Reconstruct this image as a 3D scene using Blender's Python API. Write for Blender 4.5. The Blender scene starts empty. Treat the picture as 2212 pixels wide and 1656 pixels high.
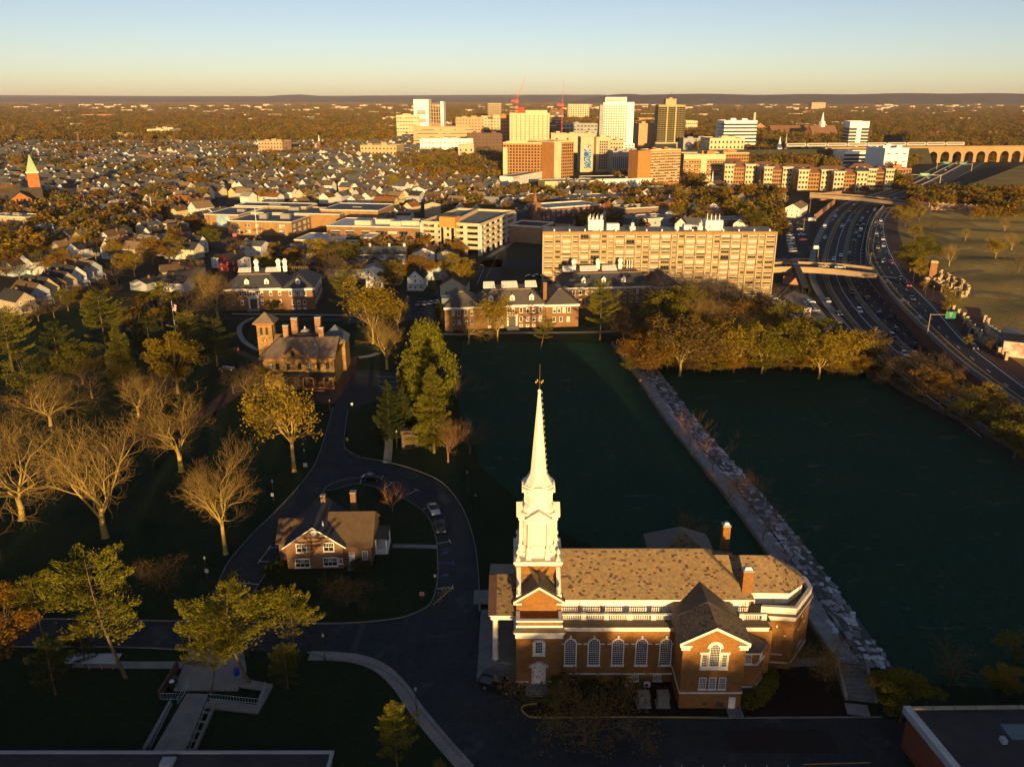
import bpy,math,random
from mathutils import Vector,Matrix
import numpy as np
R=math.radians
random.seed(7)
sc=bpy.context.scene
C=sc.collection
# ---------------------------------------------------------------- camera, sky, sun, exposure
F_PX,CX,CY,PITCH,CAM_Z=1788.0,1106.0,828.0,R(19.0),78.0
cam_d=bpy.data.cameras.new('camera');cam=bpy.data.objects.new('camera',cam_d);C.objects.link(cam)
cam.location=(0,0,CAM_Z);cam.rotation_euler=(R(90)-PITCH,0,0)
cam_d.sensor_width=36.0;cam_d.lens=36.0*F_PX/2212.0
cam_d.clip_start=1.0;cam_d.clip_end=60000.0
sc.camera=cam
SUN_EL,SUN_AZ=R(5.0),R(7.5) # low evening sun, behind and a little right of the viewer
world=bpy.data.worlds.new('World');sc.world=world;world.use_nodes=True
_n=world.node_tree;_bg=_n.nodes['Background']
_s=_n.nodes.new('ShaderNodeTexSky');_s.sky_type='NISHITA';_s.sun_disc=False
_s.sun_elevation=SUN_EL;_s.sun_rotation=R(180)-SUN_AZ;_s.altitude=80
_s.air_density=0.57;_s.dust_density=0.5;_s.ozone_density=0.6
_m=_n.nodes.new('ShaderNodeMix');_m.data_type='RGBA';_m.blend_type='MULTIPLY';_m.inputs[0].default_value=1.0
_m.inputs[7].default_value=(1.0,0.925,0.98,1)
_n.links.new(_s.outputs[0],_m.inputs[6]);_n.links.new(_m.outputs[2],_bg.inputs[0])
_bg.inputs[1].default_value=0.083
sun_d=bpy.data.lights.new('sun','SUN');sun=bpy.data.objects.new('sun',sun_d);C.objects.link(sun)
sun_d.energy=5.0;sun_d.angle=R(0.5);sun_d.color=(1.0,0.63,0.235)
SUN_DIR=Vector((-math.sin(SUN_AZ)*math.cos(SUN_EL),math.cos(SUN_AZ)*math.cos(SUN_EL),-math.sin(SUN_EL)))
sun.rotation_euler=SUN_DIR.to_track_quat('-Z','Y').to_euler();sun.location=(60,-200,120)
vs=sc.view_settings;vs.view_transform='Standard';vs.look='None';vs.exposure=0.95;vs.gamma=1.0
vs.use_curve_mapping=False
HAZE=2.4e-5
sc.render.engine='CYCLES'
cy=sc.cycles;cy.use_denoising=True;cy.use_adaptive_sampling=True;cy.adaptive_threshold=0.02
cy.max_bounces=5;cy.diffuse_bounces=2;cy.glossy_bounces=2;cy.transmission_bounces=2;cy.volume_bounces=0
cy.caustics_reflective=False;cy.caustics_refractive=False
# ---------------------------------------------------------------- survey: photo direction -> place on the ground
_cp,_sp=math.cos(PITCH),math.sin(PITCH)
def G(x,y,z=0.0):
    u=(x-CX)/F_PX;v=(y-CY)/F_PX
    t=(z-CAM_Z)/(-_sp-v*_cp)
    return(u*t,(_cp-v*_sp)*t)
def GP(pts,z=0.0):return[G(x,y,z)for x,y in pts]
def HT(X,Y,py):
    v=(py-CY)/F_PX
    return CAM_Z+(-_sp-v*_cp)*Y/(_cp-v*_sp)
def pix(X,Y,Z):
    dz=Z-CAM_Z;zc=Y*_cp-dz*_sp
    return(CX+F_PX*X/zc,CY-F_PX*(Y*_sp+dz*_cp)/zc)
# ---------------------------------------------------------------- materials
MATS={}
def _base(name):
    m=bpy.data.materials.new(name);m.use_nodes=True;nt=m.node_tree
    return m,nt,nt.nodes['Principled BSDF']
def _mix(nt,fac,a,b,blend='MIX'):
    n=nt.nodes.new('ShaderNodeMix');n.data_type='RGBA';n.blend_type=blend
    for i,v in((0,fac),(6,a),(7,b)):
        if isinstance(v,bpy.types.NodeSocket):nt.links.new(v,n.inputs[i])
        elif i==0:n.inputs[0].default_value=v
        else:n.inputs[i].default_value=(*v[:3],1)
    return n.outputs[2]
def _noise(nt,vec,scale,detail=4,rough=0.6):
    n=nt.nodes.new('ShaderNodeTexNoise');n.inputs['Scale'].default_value=scale
    n.inputs['Detail'].default_value=detail;n.inputs['Roughness'].default_value=rough
    nt.links.new(vec,n.inputs['Vector']);return n.outputs['Fac']
def _ramp(nt,fac,stops,mode='LINEAR'):
    n=nt.nodes.new('ShaderNodeValToRGB');cr=n.color_ramp;cr.interpolation=mode
    while len(cr.elements)<len(stops):cr.elements.new(0.5)
    for e,(p,c)in zip(cr.elements,stops):e.position=p;e.color=(*c[:3],1)
    nt.links.new(fac,n.inputs[0]);return n.outputs[0]
def _pos(nt,sep=False):
    g=nt.nodes.new('ShaderNodeNewGeometry');return g.outputs['Position']
def _bump(nt,b,h,dist,strength=0.6):
    n=nt.nodes.new('ShaderNodeBump');n.inputs['Strength'].default_value=strength;n.inputs['Distance'].default_value=dist
    nt.links.new(h,n.inputs['Height']);nt.links.new(n.outputs[0],b.inputs['Normal'])
def M(name,c1,c2=None,scale=0.6,rough=0.85,spec=0.25,bump=0.0,metal=0.0,c3=None,s3=6.0,t3=0.62,bs=None,sv=None,wave=None):
    """plain surface: two tones mottled by noise, optional third tone in small spots"""
    if name in MATS:return MATS[name]
    m,nt,b=_base(name);b.inputs['Roughness'].default_value=rough
    b.inputs['Specular IOR Level'].default_value=spec;b.inputs['Metallic'].default_value=metal
    c2=c2 or tuple(v*0.78 for v in c1);p=_pos(nt)
    f=_noise(nt,p,scale,6,0.65)
    col=_ramp(nt,f,[(0.36,c1),(0.64,c2)])
    if c3:
        p3=p
        if sv:mp=nt.nodes.new('ShaderNodeMapping');mp.inputs['Scale'].default_value=sv;nt.links.new(p,mp.inputs['Vector']);p3=mp.outputs[0]
        f3=_noise(nt,p3,s3,3,0.7);k=_ramp(nt,f3,[(t3,(0,0,0)),(t3+0.06,(1,1,1))])
        col=_mix(nt,k,col,c3)
    if wave:
        wv=nt.nodes.new('ShaderNodeTexWave');wv.inputs['Scale'].default_value=wave;wv.inputs['Distortion'].default_value=1.5;wv.inputs['Detail'].default_value=3;nt.links.new(p,wv.inputs['Vector'])
        col=_mix(nt,1.0,col,_ramp(nt,wv.outputs['Fac'],[(.3,(.98,.98,.98)),(.7,(1.02,1.02,1.02))]),'MULTIPLY')
        col=_mix(nt,1.0,col,_ramp(nt,_noise(nt,p,.9,6,.8),[(.3,(.6,.62,.6)),(.7,(1.4,1.36,1.3))]),'MULTIPLY')
    nt.links.new(col,b.inputs['Base Color'])
    if bump:_bump(nt,b,_noise(nt,p,bs or scale*8,4),bump,1.0 if bs else 0.6)
    MATS[name]=m;return m
def BRICK(name,c1,c2,mortar,sx=1.0,bw=0.42,bh=0.13,ms=0.03,rough=0.9):
    if name in MATS:return MATS[name]
    m,nt,b=_base(name);b.inputs['Roughness'].default_value=rough;b.inputs['Specular IOR Level'].default_value=0.15
    p=_pos(nt);s=nt.nodes.new('ShaderNodeSeparateXYZ');nt.links.new(p,s.inputs[0])
    a=nt.nodes.new('ShaderNodeMath');nt.links.new(s.outputs[0],a.inputs[0]);nt.links.new(s.outputs[1],a.inputs[1])
    c=nt.nodes.new('ShaderNodeCombineXYZ');nt.links.new(a.outputs[0],c.inputs[0]);nt.links.new(s.outputs[2],c.inputs[1])
    t=nt.nodes.new('ShaderNodeTexBrick');nt.links.new(c.outputs[0],t.inputs['Vector'])
    t.inputs['Scale'].default_value=sx;t.inputs['Brick Width'].default_value=bw;t.inputs['Row Height'].default_value=bh
    t.inputs['Mortar Size'].default_value=ms*0.35;t.inputs['Mortar Smooth'].default_value=0.3
    for k,v in(('Color1',c1),('Color2',c2),('Mortar',mortar)):t.inputs[k].default_value=(*v,1)
    f=_noise(nt,p,0.35,5);v=_ramp(nt,f,[(0.3,(0.8,0.8,0.8)),(0.7,(1.15,1.12,1.08))])
    col=_mix(nt,1.0,t.outputs['Color'],v,'MULTIPLY');nt.links.new(col,b.inputs['Base Color'])
    _bump(nt,b,t.outputs['Fac'],-0.01,0.4)
    MATS[name]=m;return m
def PIECES(name,stops,rough=0.85,spec=0.2,val=0.25):
    """each piece (island or object) takes one of the given colours"""
    if name in MATS:return MATS[name]
    m,nt,b=_base(name);b.inputs['Roughness'].default_value=rough;b.inputs['Specular IOR Level'].default_value=spec
    g=nt.nodes.new('ShaderNodeNewGeometry');o=nt.nodes.new('ShaderNodeObjectInfo')
    a=nt.nodes.new('ShaderNodeMath');a.operation='ADD'
    nt.links.new(g.outputs['Random Per Island'],a.inputs[0]);nt.links.new(o.outputs['Random'],a.inputs[1])
    fr=nt.nodes.new('ShaderNodeMath');fr.operation='FRACT';nt.links.new(a.outputs[0],fr.inputs[0])
    col=_ramp(nt,fr.outputs[0],stops,'CONSTANT')
    f=_noise(nt,g.outputs['Position'],1.6,5);v=_ramp(nt,f,[(0.3,(1-val,)*3),(0.7,(1+val,)*3)])
    col=_mix(nt,1.0,col,v,'MULTIPLY');nt.links.new(col,b.inputs['Base Color']);MATS[name]=m;return m
def GLASS(name,c=(0.012,0.016,0.02),rough=0.12):
    if name in MATS:return MATS[name]
    m,nt,b=_base(name);b.inputs['Base Color'].default_value=(*c,1);b.inputs['Roughness'].default_value=rough
    b.inputs['Specular IOR Level'].default_value=0.5
    p=_pos(nt);_bump(nt,b,_noise(nt,p,0.5,2),0.04,0.3);MATS[name]=m;return m
def LEAF(name,stops,trans=0.3):
    if name in MATS:return MATS[name]
    m,nt,b=_base(name);out=nt.nodes['Material Output']
    g=nt.nodes.new('ShaderNodeNewGeometry');o=nt.nodes.new('ShaderNodeObjectInfo')
    f=_noise(nt,g.outputs['Position'],0.45,3)
    a=nt.nodes.new('ShaderNodeMath');a.operation='MULTIPLY_ADD'
    nt.links.new(g.outputs['Random Per Island'],a.inputs[0]);a.inputs[1].default_value=0.55
    b2=nt.nodes.new('ShaderNodeMath');b2.operation='MULTIPLY_ADD'
    nt.links.new(o.outputs['Random'],b2.inputs[0]);b2.inputs[1].default_value=0.35
    c2=nt.nodes.new('ShaderNodeMath');c2.operation='MULTIPLY_ADD';nt.links.new(f,c2.inputs[0]);c2.inputs[1].default_value=0.5;c2.inputs[2].default_value=-0.2
    nt.links.new(c2.outputs[0],b2.inputs[2]);nt.links.new(b2.outputs[0],a.inputs[2])
    col=_ramp(nt,a.outputs[0],stops)
    d=nt.nodes.new('ShaderNodeBsdfDiffuse');t=nt.nodes.new('ShaderNodeBsdfTranslucent');mx=nt.nodes.new('ShaderNodeMixShader')
    mx.inputs[0].default_value=trans
    nt.links.new(col,d.inputs[0]);nt.links.new(col,t.inputs[0]);nt.links.new(d.outputs[0],mx.inputs[1]);nt.links.new(t.outputs[0],mx.inputs[2])
    nt.links.new(mx.outputs[0],out.inputs[0]);nt.nodes.remove(b);MATS[name]=m;return m
# ---------------------------------------------------------------- meshes and objects
SPLIT={'nave_cornice','ramp_coping','bay_band','apse_cornice','water_table','keystone','pier','door_well','vent','front_cornice','snow_guard','rib','cream_bay','dark_band','floor_band','white_band','louvre_band','open_floor','open_column','roof_pipe','side_dormer','handrail','clock_hands','bogie','crossarm','stair_glazing','stair_window','lettering_line','ribbon_window','cream_base','climbing_rung','bargeboard','wing_cornice','gable_cornice','palladian_surround','gable_returns'}
class MB:
    def __init__(s):s.v=[];s.f=[];s.m=[];s.T=None
    def add(s,vs,fs,mi=0):
        n=len(s.v)
        s.v.extend([tuple(s.T@Vector(p))for p in vs]if s.T is not None else vs)
        s.f.extend([tuple(i+n for i in f)for f in fs]);s.m.extend([mi]*len(fs));return s
    def box(s,x0,y0,z0,x1,y1,z1,mi=0):
        return s.add([(x0,y0,z0),(x1,y0,z0),(x1,y1,z0),(x0,y1,z0),(x0,y0,z1),(x1,y0,z1),(x1,y1,z1),(x0,y1,z1)],
                     [(0,3,2,1),(4,5,6,7),(0,1,5,4),(1,2,6,5),(2,3,7,6),(3,0,4,7)],mi)
    def cbox(s,cx,cy,cz,sx,sy,sz,mi=0):return s.box(cx-sx/2,cy-sy/2,cz-sz/2,cx+sx/2,cy+sy/2,cz+sz/2,mi)
    def poly(s,pts,mi=0):return s.add(list(pts),[tuple(range(len(pts)))],mi)
    def prism(s,pts,z0,z1,mi=0,top=None):
        n=len(pts);top=top or pts
        a=sum(pts[i][0]*pts[(i+1)%n][1]-pts[(i+1)%n][0]*pts[i][1]for i in range(n))
        if a<0:pts=pts[::-1];top=top[::-1]
        return s.add([(x,y,z0)for x,y in pts]+[(x,y,z1)for x,y in top],
                     [tuple(range(n-1,-1,-1)),tuple(range(n,2*n))]+[(i,(i+1)%n,n+(i+1)%n,n+i)for i in range(n)],mi)
    def profile(s,pts,axis,a0,a1,mi=0):
        """prism of an (h, z) profile along axis 'x' or 'y'"""
        n=len(pts)
        P=(lambda h,z,a:(a,h,z))if axis=='x' else(lambda h,z,a:(h,a,z))
        return s.add([P(h,z,a0)for h,z in pts]+[P(h,z,a1)for h,z in pts],
                     [tuple(range(n-1,-1,-1)),tuple(range(n,2*n))]+[(i,(i+1)%n,n+(i+1)%n,n+i)for i in range(n)],mi)
    def lathe(s,prof,n=8,cx=0,cy=0,mi=0,ph=0.0):
        vs=[];fs=[];k=len(prof)
        for r,z in prof:
            for i in range(n):a=ph+2*math.pi*i/n;vs.append((cx+r*math.cos(a),cy+r*math.sin(a),z))
        for j in range(k-1):
            for i in range(n):fs.append((j*n+i,j*n+(i+1)%n,(j+1)*n+(i+1)%n,(j+1)*n+i))
        fs.append(tuple(range(n-1,-1,-1)));fs.append(tuple(range((k-1)*n,k*n)))
        return s.add(vs,fs,mi)
    def tube(s,p0,p1,r0,r1=None,n=5,mi=0):
        p0=Vector(p0);p1=Vector(p1);d=(p1-p0)
        if d.length<1e-5:return s
        d.normalize();u=d.orthogonal().normalized();w=d.cross(u);r1=r0 if r1 is None else r1
        vs=[]
        for p,r in((p0,r0),(p1,r1)):
            for i in range(n):a=2*math.pi*i/n;vs.append(tuple(p+(u*math.cos(a)+w*math.sin(a))*r))
        return s.add(vs,[(i,(i+1)%n,n+(i+1)%n,n+i)for i in range(n)]+[tuple(range(n-1,-1,-1)),tuple(range(n,2*n))],mi)
    def mesh(s,name,mats,smooth=False):
        me=bpy.data.meshes.new(name);me.from_pydata(s.v,[],s.f)
        for m in(mats if isinstance(mats,(list,tuple))else[mats]):me.materials.append(m)
        if isinstance(mats,(list,tuple))and len(mats)>1:me.polygons.foreach_set('material_index',s.m)
        if smooth:me.polygons.foreach_set('use_smooth',[True]*len(me.polygons))
        me.update();return me
    def split(s):
        """separate pieces: islands whose boxes do not touch"""
        par=list(range(len(s.v)))
        def find(i):
            while par[i]!=i:par[i]=par[par[i]];i=par[i]
            return i
        for f in s.f:
            for j in f[1:]:par[find(j)]=find(f[0])
        I={}
        for i in range(len(s.v)):I.setdefault(find(i),[]).append(i)
        G_=[[set(v),np.array([s.v[i]for i in v]).min(0)-.03,np.array([s.v[i]for i in v]).max(0)+.03]for v in I.values()];k=0
        while k<len(G_):
            for j in range(k+1,len(G_)):
                if(G_[k][1]<=G_[j][2]).all()and(G_[j][1]<=G_[k][2]).all():G_[k]=[G_[k][0]|G_[j][0],np.minimum(G_[k][1],G_[j][1]),np.maximum(G_[k][2],G_[j][2])];del G_[j];k=-1;break
            k+=1
        out=[]
        for g,_,_ in G_:
            m=MB();ix={o:n for n,o in enumerate(sorted(g))};m.v=[s.v[i]for i in sorted(g)]
            for f,mi in zip(s.f,s.m):
                if f[0]in g:m.f.append(tuple(ix[i]for i in f));m.m.append(mi)
            out.append(m)
        return out
    def build(s,name,mats,parent=None,loc=(0,0,0),rz=0.0,smooth=False):
        if parent is not None and name in SPLIT:
            for m in s.split():o=put(name,m.mesh(name,mats,smooth),parent,loc,rz)
            return o
        return put(name,s.mesh(name,mats,smooth),parent,loc,rz)
def put(name,me,parent=None,loc=(0,0,0),rz=0.0,sc_=None,mat=None):
    o=bpy.data.objects.new(name,me);C.objects.link(o)
    if parent is not None:o.parent=parent
    o.location=loc;o.rotation_euler=(0,0,rz)
    if sc_ is not None:o.scale=sc_ if isinstance(sc_,(tuple,list))else(sc_,sc_,sc_)
    if mat is not None and len(me.materials):
        o.material_slots[0].link='OBJECT';o.material_slots[0].material=mat
    return o
ORDW=['first','second','third','fourth','fifth','sixth','seventh','eighth','ninth','tenth','eleventh','twelfth','thirteenth','fourteenth','fifteenth','sixteenth','seventeenth','eighteenth','nineteenth','twentieth','twenty-first','twenty-second']
def tag(o,label,cat,group=None):
    o['label']=label;o['category']=cat
    if group:o['group']=group
    return o
def thing(name,label,cat,loc=(0,0,0),rz=0.0,group=None):
    o=bpy.data.objects.new(name,None);C.objects.link(o);o.location=loc;o.rotation_euler=(0,0,rz);o.empty_display_size=0.5
    return tag(o,label,cat,group)
def struct(o,kind='structure'):o['kind']=kind;return o
def copy_tree(o,parent=None):
    c=o.copy();C.objects.link(c);c.parent=parent
    for ch in list(o.children):copy_tree(ch,c)
    return c
def sheet(name,pts,z,mat,kind='structure',px=True,parent=None):
    p=GP(pts,z)if px else pts
    b=MB();n=len(p)
    a=sum(p[i][0]*p[(i+1)%n][1]-p[(i+1)%n][0]*p[i][1]for i in range(n))
    if a<0:p=p[::-1]
    b.poly([(x,y,z)for x,y in p])
    me=b.mesh(name,mat)
    o=put(name,me,parent)
    if parent is None:struct(o,kind)
    return o
def offset_line(pts,d):
    out=[]
    for i,p in enumerate(pts):
        a=pts[max(i-1,0)];b=pts[min(i+1,len(pts)-1)]
        dx,dy=b[0]-a[0],b[1]-a[1];l=math.hypot(dx,dy)or 1
        out.append((p[0]-dy/l*d,p[1]+dx/l*d))
    return out
def smooth_line(pts,n=4):
    out=[]
    for i in range(len(pts)-1):
        p0=pts[max(i-1,0)];p1=pts[i];p2=pts[i+1];p3=pts[min(i+2,len(pts)-1)]
        for k in range(n):
            t=k/n
            out.append(tuple(0.5*(2*p1[j]+(p2[j]-p0[j])*t+(2*p0[j]-5*p1[j]+4*p2[j]-p3[j])*t*t+(3*p1[j]-p0[j]-3*p2[j]+p3[j])*t**3)for j in range(len(p1))))
    out.append(tuple(pts[-1]));return out
def strip(b,line,w,z0,z1,mi=0,w2=None):
    """a wall or band of width w centred on a polyline of world points"""
    w2=w/2 if w2 is None else w2
    l=offset_line(line,w/2);r=offset_line(line,-w2)
    for i in range(len(line)-1):
        b.prism([r[i],r[i+1],l[i+1],l[i]],z0,z1,mi)
    return b
def ribbon(b,line,d0,d1,z,mi=0):
    l=offset_line(line,d1);r=offset_line(line,d0);n=len(line)
    zz=z if isinstance(z,(list,tuple))else[z]*n
    return b.add([(p[0],p[1],zz[i])for i,p in enumerate(r)]+[(p[0],p[1],zz[i])for i,p in enumerate(l)],
                 [(i,i+1,n+i+1,n+i)for i in range(n-1)],mi)
def along(line,step,start=0.0):
    """points every step metres with the heading there"""
    out=[];acc=start
    for i in range(len(line)-1):
        a,b=line[i],line[i+1];L=math.hypot(b[0]-a[0],b[1]-a[1])
        while acc<L:
            t=acc/L;out.append((a[0]+(b[0]-a[0])*t,a[1]+(b[1]-a[1])*t,math.atan2(b[1]-a[1],b[0]-a[0])));acc+=step
        acc-=L
    return out
# shared materials
white_paint=M('white_paint',(0.78,0.76,0.72),(0.66,0.63,0.58),0.8,0.6)
stone_white=M('white_limestone',(0.72,0.68,0.6),(0.56,0.5,0.42),0.9,0.75)
glass=GLASS('window_glass')
dark_metal=M('dark_metal',(0.03,0.03,0.032),rough=0.5,spec=0.4)
asphalt=M('asphalt',(0.022,0.034,0.044),(0.016,0.025,0.033),0.25,0.9,0.2,0.004,c3=(0.036,0.05,0.06),s3=0.16,t3=0.6,wave=.05)
concrete=M('concrete',(0.26,0.25,0.235),(0.19,0.185,0.175),0.5,0.9,0.2)
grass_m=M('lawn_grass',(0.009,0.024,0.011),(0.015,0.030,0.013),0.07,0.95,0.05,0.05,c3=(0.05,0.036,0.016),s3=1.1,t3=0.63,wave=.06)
# ---------------------------------------------------------------- the setting near the church
ground_m=M('town_ground',(0.055,0.05,0.036),(0.04,0.043,0.026),0.02,0.95,0.05,c3=(0.09,0.075,0.05),s3=0.06,t3=0.6)
_b=MB()
_gx=[-30000,-3000,-600,0,600,3000,30000];_gy=[-3000,-300,0,300,800,3000,9000,45000]
for i in range(len(_gx)-1):
    for j in range(len(_gy)-1):
        _b.poly([(_gx[i],_gy[j],0),(_gx[i+1],_gy[j],0),(_gx[i+1],_gy[j+1],0),(_gx[i],_gy[j+1],0)])
struct(_b.build('ground',ground_m))
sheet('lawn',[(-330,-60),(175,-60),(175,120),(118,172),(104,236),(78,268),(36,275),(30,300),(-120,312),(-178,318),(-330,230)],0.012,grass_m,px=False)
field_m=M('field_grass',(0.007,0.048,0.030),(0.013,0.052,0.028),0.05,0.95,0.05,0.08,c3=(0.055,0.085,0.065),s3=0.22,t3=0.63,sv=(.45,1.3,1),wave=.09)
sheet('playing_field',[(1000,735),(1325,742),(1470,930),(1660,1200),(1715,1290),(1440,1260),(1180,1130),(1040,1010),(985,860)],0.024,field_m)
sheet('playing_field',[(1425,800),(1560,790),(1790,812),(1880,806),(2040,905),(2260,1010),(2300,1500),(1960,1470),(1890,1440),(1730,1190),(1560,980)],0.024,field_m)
# campus road: loop round the cottage, drive to the mansion, car park along the church
road_main=[(-60,1338),(106,1338),(266,1340),(403,1342),(430,1327),(460,1290),(486,1225),(540,1160),(615,1085),(676,1014),(700,955),(722,880),(738,842),
             (765,800),(800,798),(862,806),(860,862),(800,868),(752,884),(742,955),(752,975),(780,990),(835,1000),(890,1015),(950,1042),(988,1085),(1010,1130),(1025,1185),
             (1032,1250),(1035,1330),(1035,1480),(1122,1512),(1130,1535),(1165,1548),(1320,1548),(1560,1550),(1900,1550),(1960,1558),(1960,1800),(1080,1720),(1012,1656),
             (960,1597),(905,1530),(878,1488),(838,1452),(790,1432),(720,1424),(662,1408),(500,1404),(396,1403),(266,1397),(-60,1396)]
sheet('campus_road',road_main,0.04,asphalt)
island=[(701,1060),(722,1058),(750,1050),(781,1046),(835,1060),(875,1079),(910,1101),(929,1125),(940,1155),(944,1182),(946,1241),(942,1270),(932,1300),(910,1318),(862,1335),(781,1344),
          (701,1347),(590,1345),(520,1340),(530,1310),(560,1262),(592,1214),(622,1180),(655,1120)]
_iw=smooth_line(GP(island)+[G(*island[0])],3)
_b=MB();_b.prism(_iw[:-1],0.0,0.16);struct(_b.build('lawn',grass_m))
kerb_m=M('kerb_concrete',(0.20,0.195,0.18),(0.14,0.135,0.125),0.8,0.9,c3=(0.08,0.08,0.075),s3=1.5)
_b=MB();strip(_b,_iw,0.16,0.0,0.175);struct(_b.build('kerb',kerb_m))
kerb_lines=[[(-60,1337),(106,1337),(266,1339),(403,1341),(432,1326),(462,1288),(488,1223),(541,1158),(616,1083),(675,1012),(698,955),(720,880)],
              [(752,885),(743,955),(753,974),(781,988),(836,998),(891,1013),(952,1040),(990,1083),(1012,1128),(1027,1184),(1034,1250),(1036,1320)],
              [(-60,1397),(266,1398),(396,1404)],[(1000,1640),(905,1532),(878,1490),(838,1454),(790,1433),(720,1425),(664,1409)]]
for kl in kerb_lines:
    _b=MB();strip(_b,smooth_line(GP(kl),3),0.16,0.0,0.17);struct(_b.build('kerb',kerb_m))
kerb_y=M('kerb_yellow_paint',(0.42,0.27,0.05),(0.22,0.17,0.09),0.9,0.8)
_b=MB();strip(_b,smooth_line(GP([(1160,1520),(1135,1523),(1127,1532),(1140,1546),(1170,1550),(1320,1549),(1540,1550)]),3),0.18,0.0,0.18);struct(_b.build('kerb',kerb_y))
_b=MB();strip(_b,GP([(1540,1550),(1560,1551),(1905,1549)]),0.18,0.0,0.18);struct(_b.build('kerb',kerb_m))
# planting beds along the church
mulch=M('planting_mulch',(0.022,0.015,0.012),(0.014,0.01,0.008),0.8,0.95,0.05,0.03,c3=(0.04,0.025,0.015),s3=3.0)
sheet('planting_bed',[(1160,1520),(1137,1524),(1130,1533),(1142,1544),(1172,1547),(1540,1547),(1530,1470),(1210,1480)],0.05,mulch)
sheet('planting_bed',[(1610,1546),(1842,1546),(1838,1530),(1790,1470),(1740,1400),(1610,1400)],0.05,mulch)
# pavements of concrete flags: each flag its own slab on a bed
def pavement(label,line,w,step,z=0.05,mat=concrete,parent_name='pavement',px=True):
    p=smooth_line(GP(line)if px else line,4);b=MB();ribbon(b,p,-w/2,w/2,z)
    o=struct(b.build(parent_name,M('joint_sand',(0.05,0.048,0.042))))
    l=offset_line(p,w/2-0.02);r=offset_line(p,-w/2+0.02);acc=0;i=0;start=0
    for i in range(len(p)-1):
        a,c=p[i],p[i+1];L=math.hypot(c[0]-a[0],c[1]-a[1]);n=max(1,round(L/step))
        for k in range(n):
            t0,t1=k/n,(k+1)/n-0.02/max(L,0.1)
            q=[tuple(u[j]+(v[j]-u[j])*t for j in(0,1))for(u,v,t)in((r[i],r[i+1],t0),(r[i],r[i+1],t1),(l[i],l[i+1],t1),(l[i],l[i+1],t0))]
            MB().prism(q,z-0.02,z+0.012).build('paving_slab',mat,o)
    return o
pavement('walk',[(668,1416),(720,1417),(778,1424),(828,1446),(868,1486),(893,1524),(948,1592),(1010,1662)],2.1,1.9)
pavement('walk',[(160,1434),(280,1436),(396,1436)],1.6,1.8)
pavement('walk',[(848,1180),(945,1182)],1.3,1.5,0.172)
pavement('walk',[(836,1000),(840,960),(838,920),(836,880)],1.9,3.0)
pavement('walk',[(1856,1545),(1848,1520)],3.0,2.0)
pavement('walk',[(500,678),(600,679),(740,681),(760,684)],2.0,6)
pavement('walk',[(945,721),(1010,722),(1100,719),(1250,718),(1330,716)],2.0,5)
pavement('walk',[(560,757),(530,740),(517,718),(522,700),(548,686)],1.8,4)
pavement('walk',[(775,772),(800,768),(818,762)],2.2,2.5)
sheet('campus_road',[(300,692),(500,684),(770,688),(760,694),(500,690),(300,700)],0.03,asphalt)
sheet('campus_road',[(740,700),(900,690),(960,700),(1000,650),(985,600),(930,640),(830,650),(760,670)],0.02,asphalt)
# brick court of the mansion
court_m=BRICK('court_brick',(0.085,0.045,0.035),(0.06,0.035,0.03),(0.05,0.04,0.035),1.0,0.5,0.25,0.05)
sheet('brick_court',[(738,771),(772,770),(768,800),(742,842),(724,870),(700,872),(672,862),(668,842),(690,838),(730,822)],0.045,court_m)
sheet('brick_court',[(472,855),(520,820),(560,790),(575,800),(540,835),(495,870),(440,905),(200,990),(60,1030),(0,1045),(0,1036),(60,1018),(200,975),(400,905)],0.045,court_m)
sheet('brick_court',[(497,755),(540,775),(575,800),(590,790),(548,768),(505,748)],0.043,court_m)
# painted lines
paint_w=M('road_paint_white',(0.62,0.64,0.66),(0.42,0.44,0.46),1.5,0.7)
paint_y=M('road_paint_yellow',(0.62,0.40,0.06),(0.45,0.3,0.06),1.5,0.7)
paint_b=M('road_paint_blue',(0.05,0.16,0.62),(0.06,0.14,0.45),1.5,0.7)
def marking(name,pts,w,mat,z=0.046,px=True,closed=False):
    p=GP(pts,z)if px else list(pts)
    b=MB()
    for i in range(len(p)-1):
        d=math.hypot(p[i+1][0]-p[i][0],p[i+1][1]-p[i][1])or 1
        nx,ny=-(p[i+1][1]-p[i][1])/d*w/2,(p[i+1][0]-p[i][0])/d*w/2
        b.poly([(p[i][0]-nx,p[i][1]-ny,z),(p[i+1][0]-nx,p[i+1][1]-ny,z),(p[i+1][0]+nx,p[i+1][1]+ny,z),(p[i][0]+nx,p[i][1]+ny,z)])
    return struct(b.build(name,mat))
def tee(a,b_,mat,w=0.13):
    A=G(*a);B=G(*b_);dx,dy=B[0]-A[0],B[1]-A[1];d=math.hypot(dx,dy);nx,ny=-dy/d*0.75,dx/d*0.75
    marking('bay_line',[A,B],w,mat,0.046,False);marking('bay_line',[(B[0]-nx,B[1]-ny),(B[0]+nx,B[1]+ny)],w,mat,0.05,False)
for a,b_,m_ in(((943,1174),(972,1169),paint_w),((946,1217),(979,1216),paint_b),((930,1130),(959,1126),paint_w),((912,1102),(938,1088),paint_w),((880,1069),(901,1058),paint_w),((833,1054),(847,1042),paint_w),
                  ((559,1262),(525,1259),paint_w),((611,1183),(582,1182),paint_w),((590,1213),(560,1212),paint_w),((943,1270),(978,1268),paint_w)):tee(a,b_,m_)
marking('bay_line',[(560,1212),(583,1182)],0.13,paint_y)
marking('bay_line',smooth_line([(698,1056),(716,1044),(740,1036),(762,1032),(783,1031)],3),0.13,paint_y)
marking('bay_line',[(783,1031),(776,1047)],0.13,paint_w)
marking('hatching',[(945,1272),(977,1270),(935,1305)],0.12,paint_y)
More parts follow.
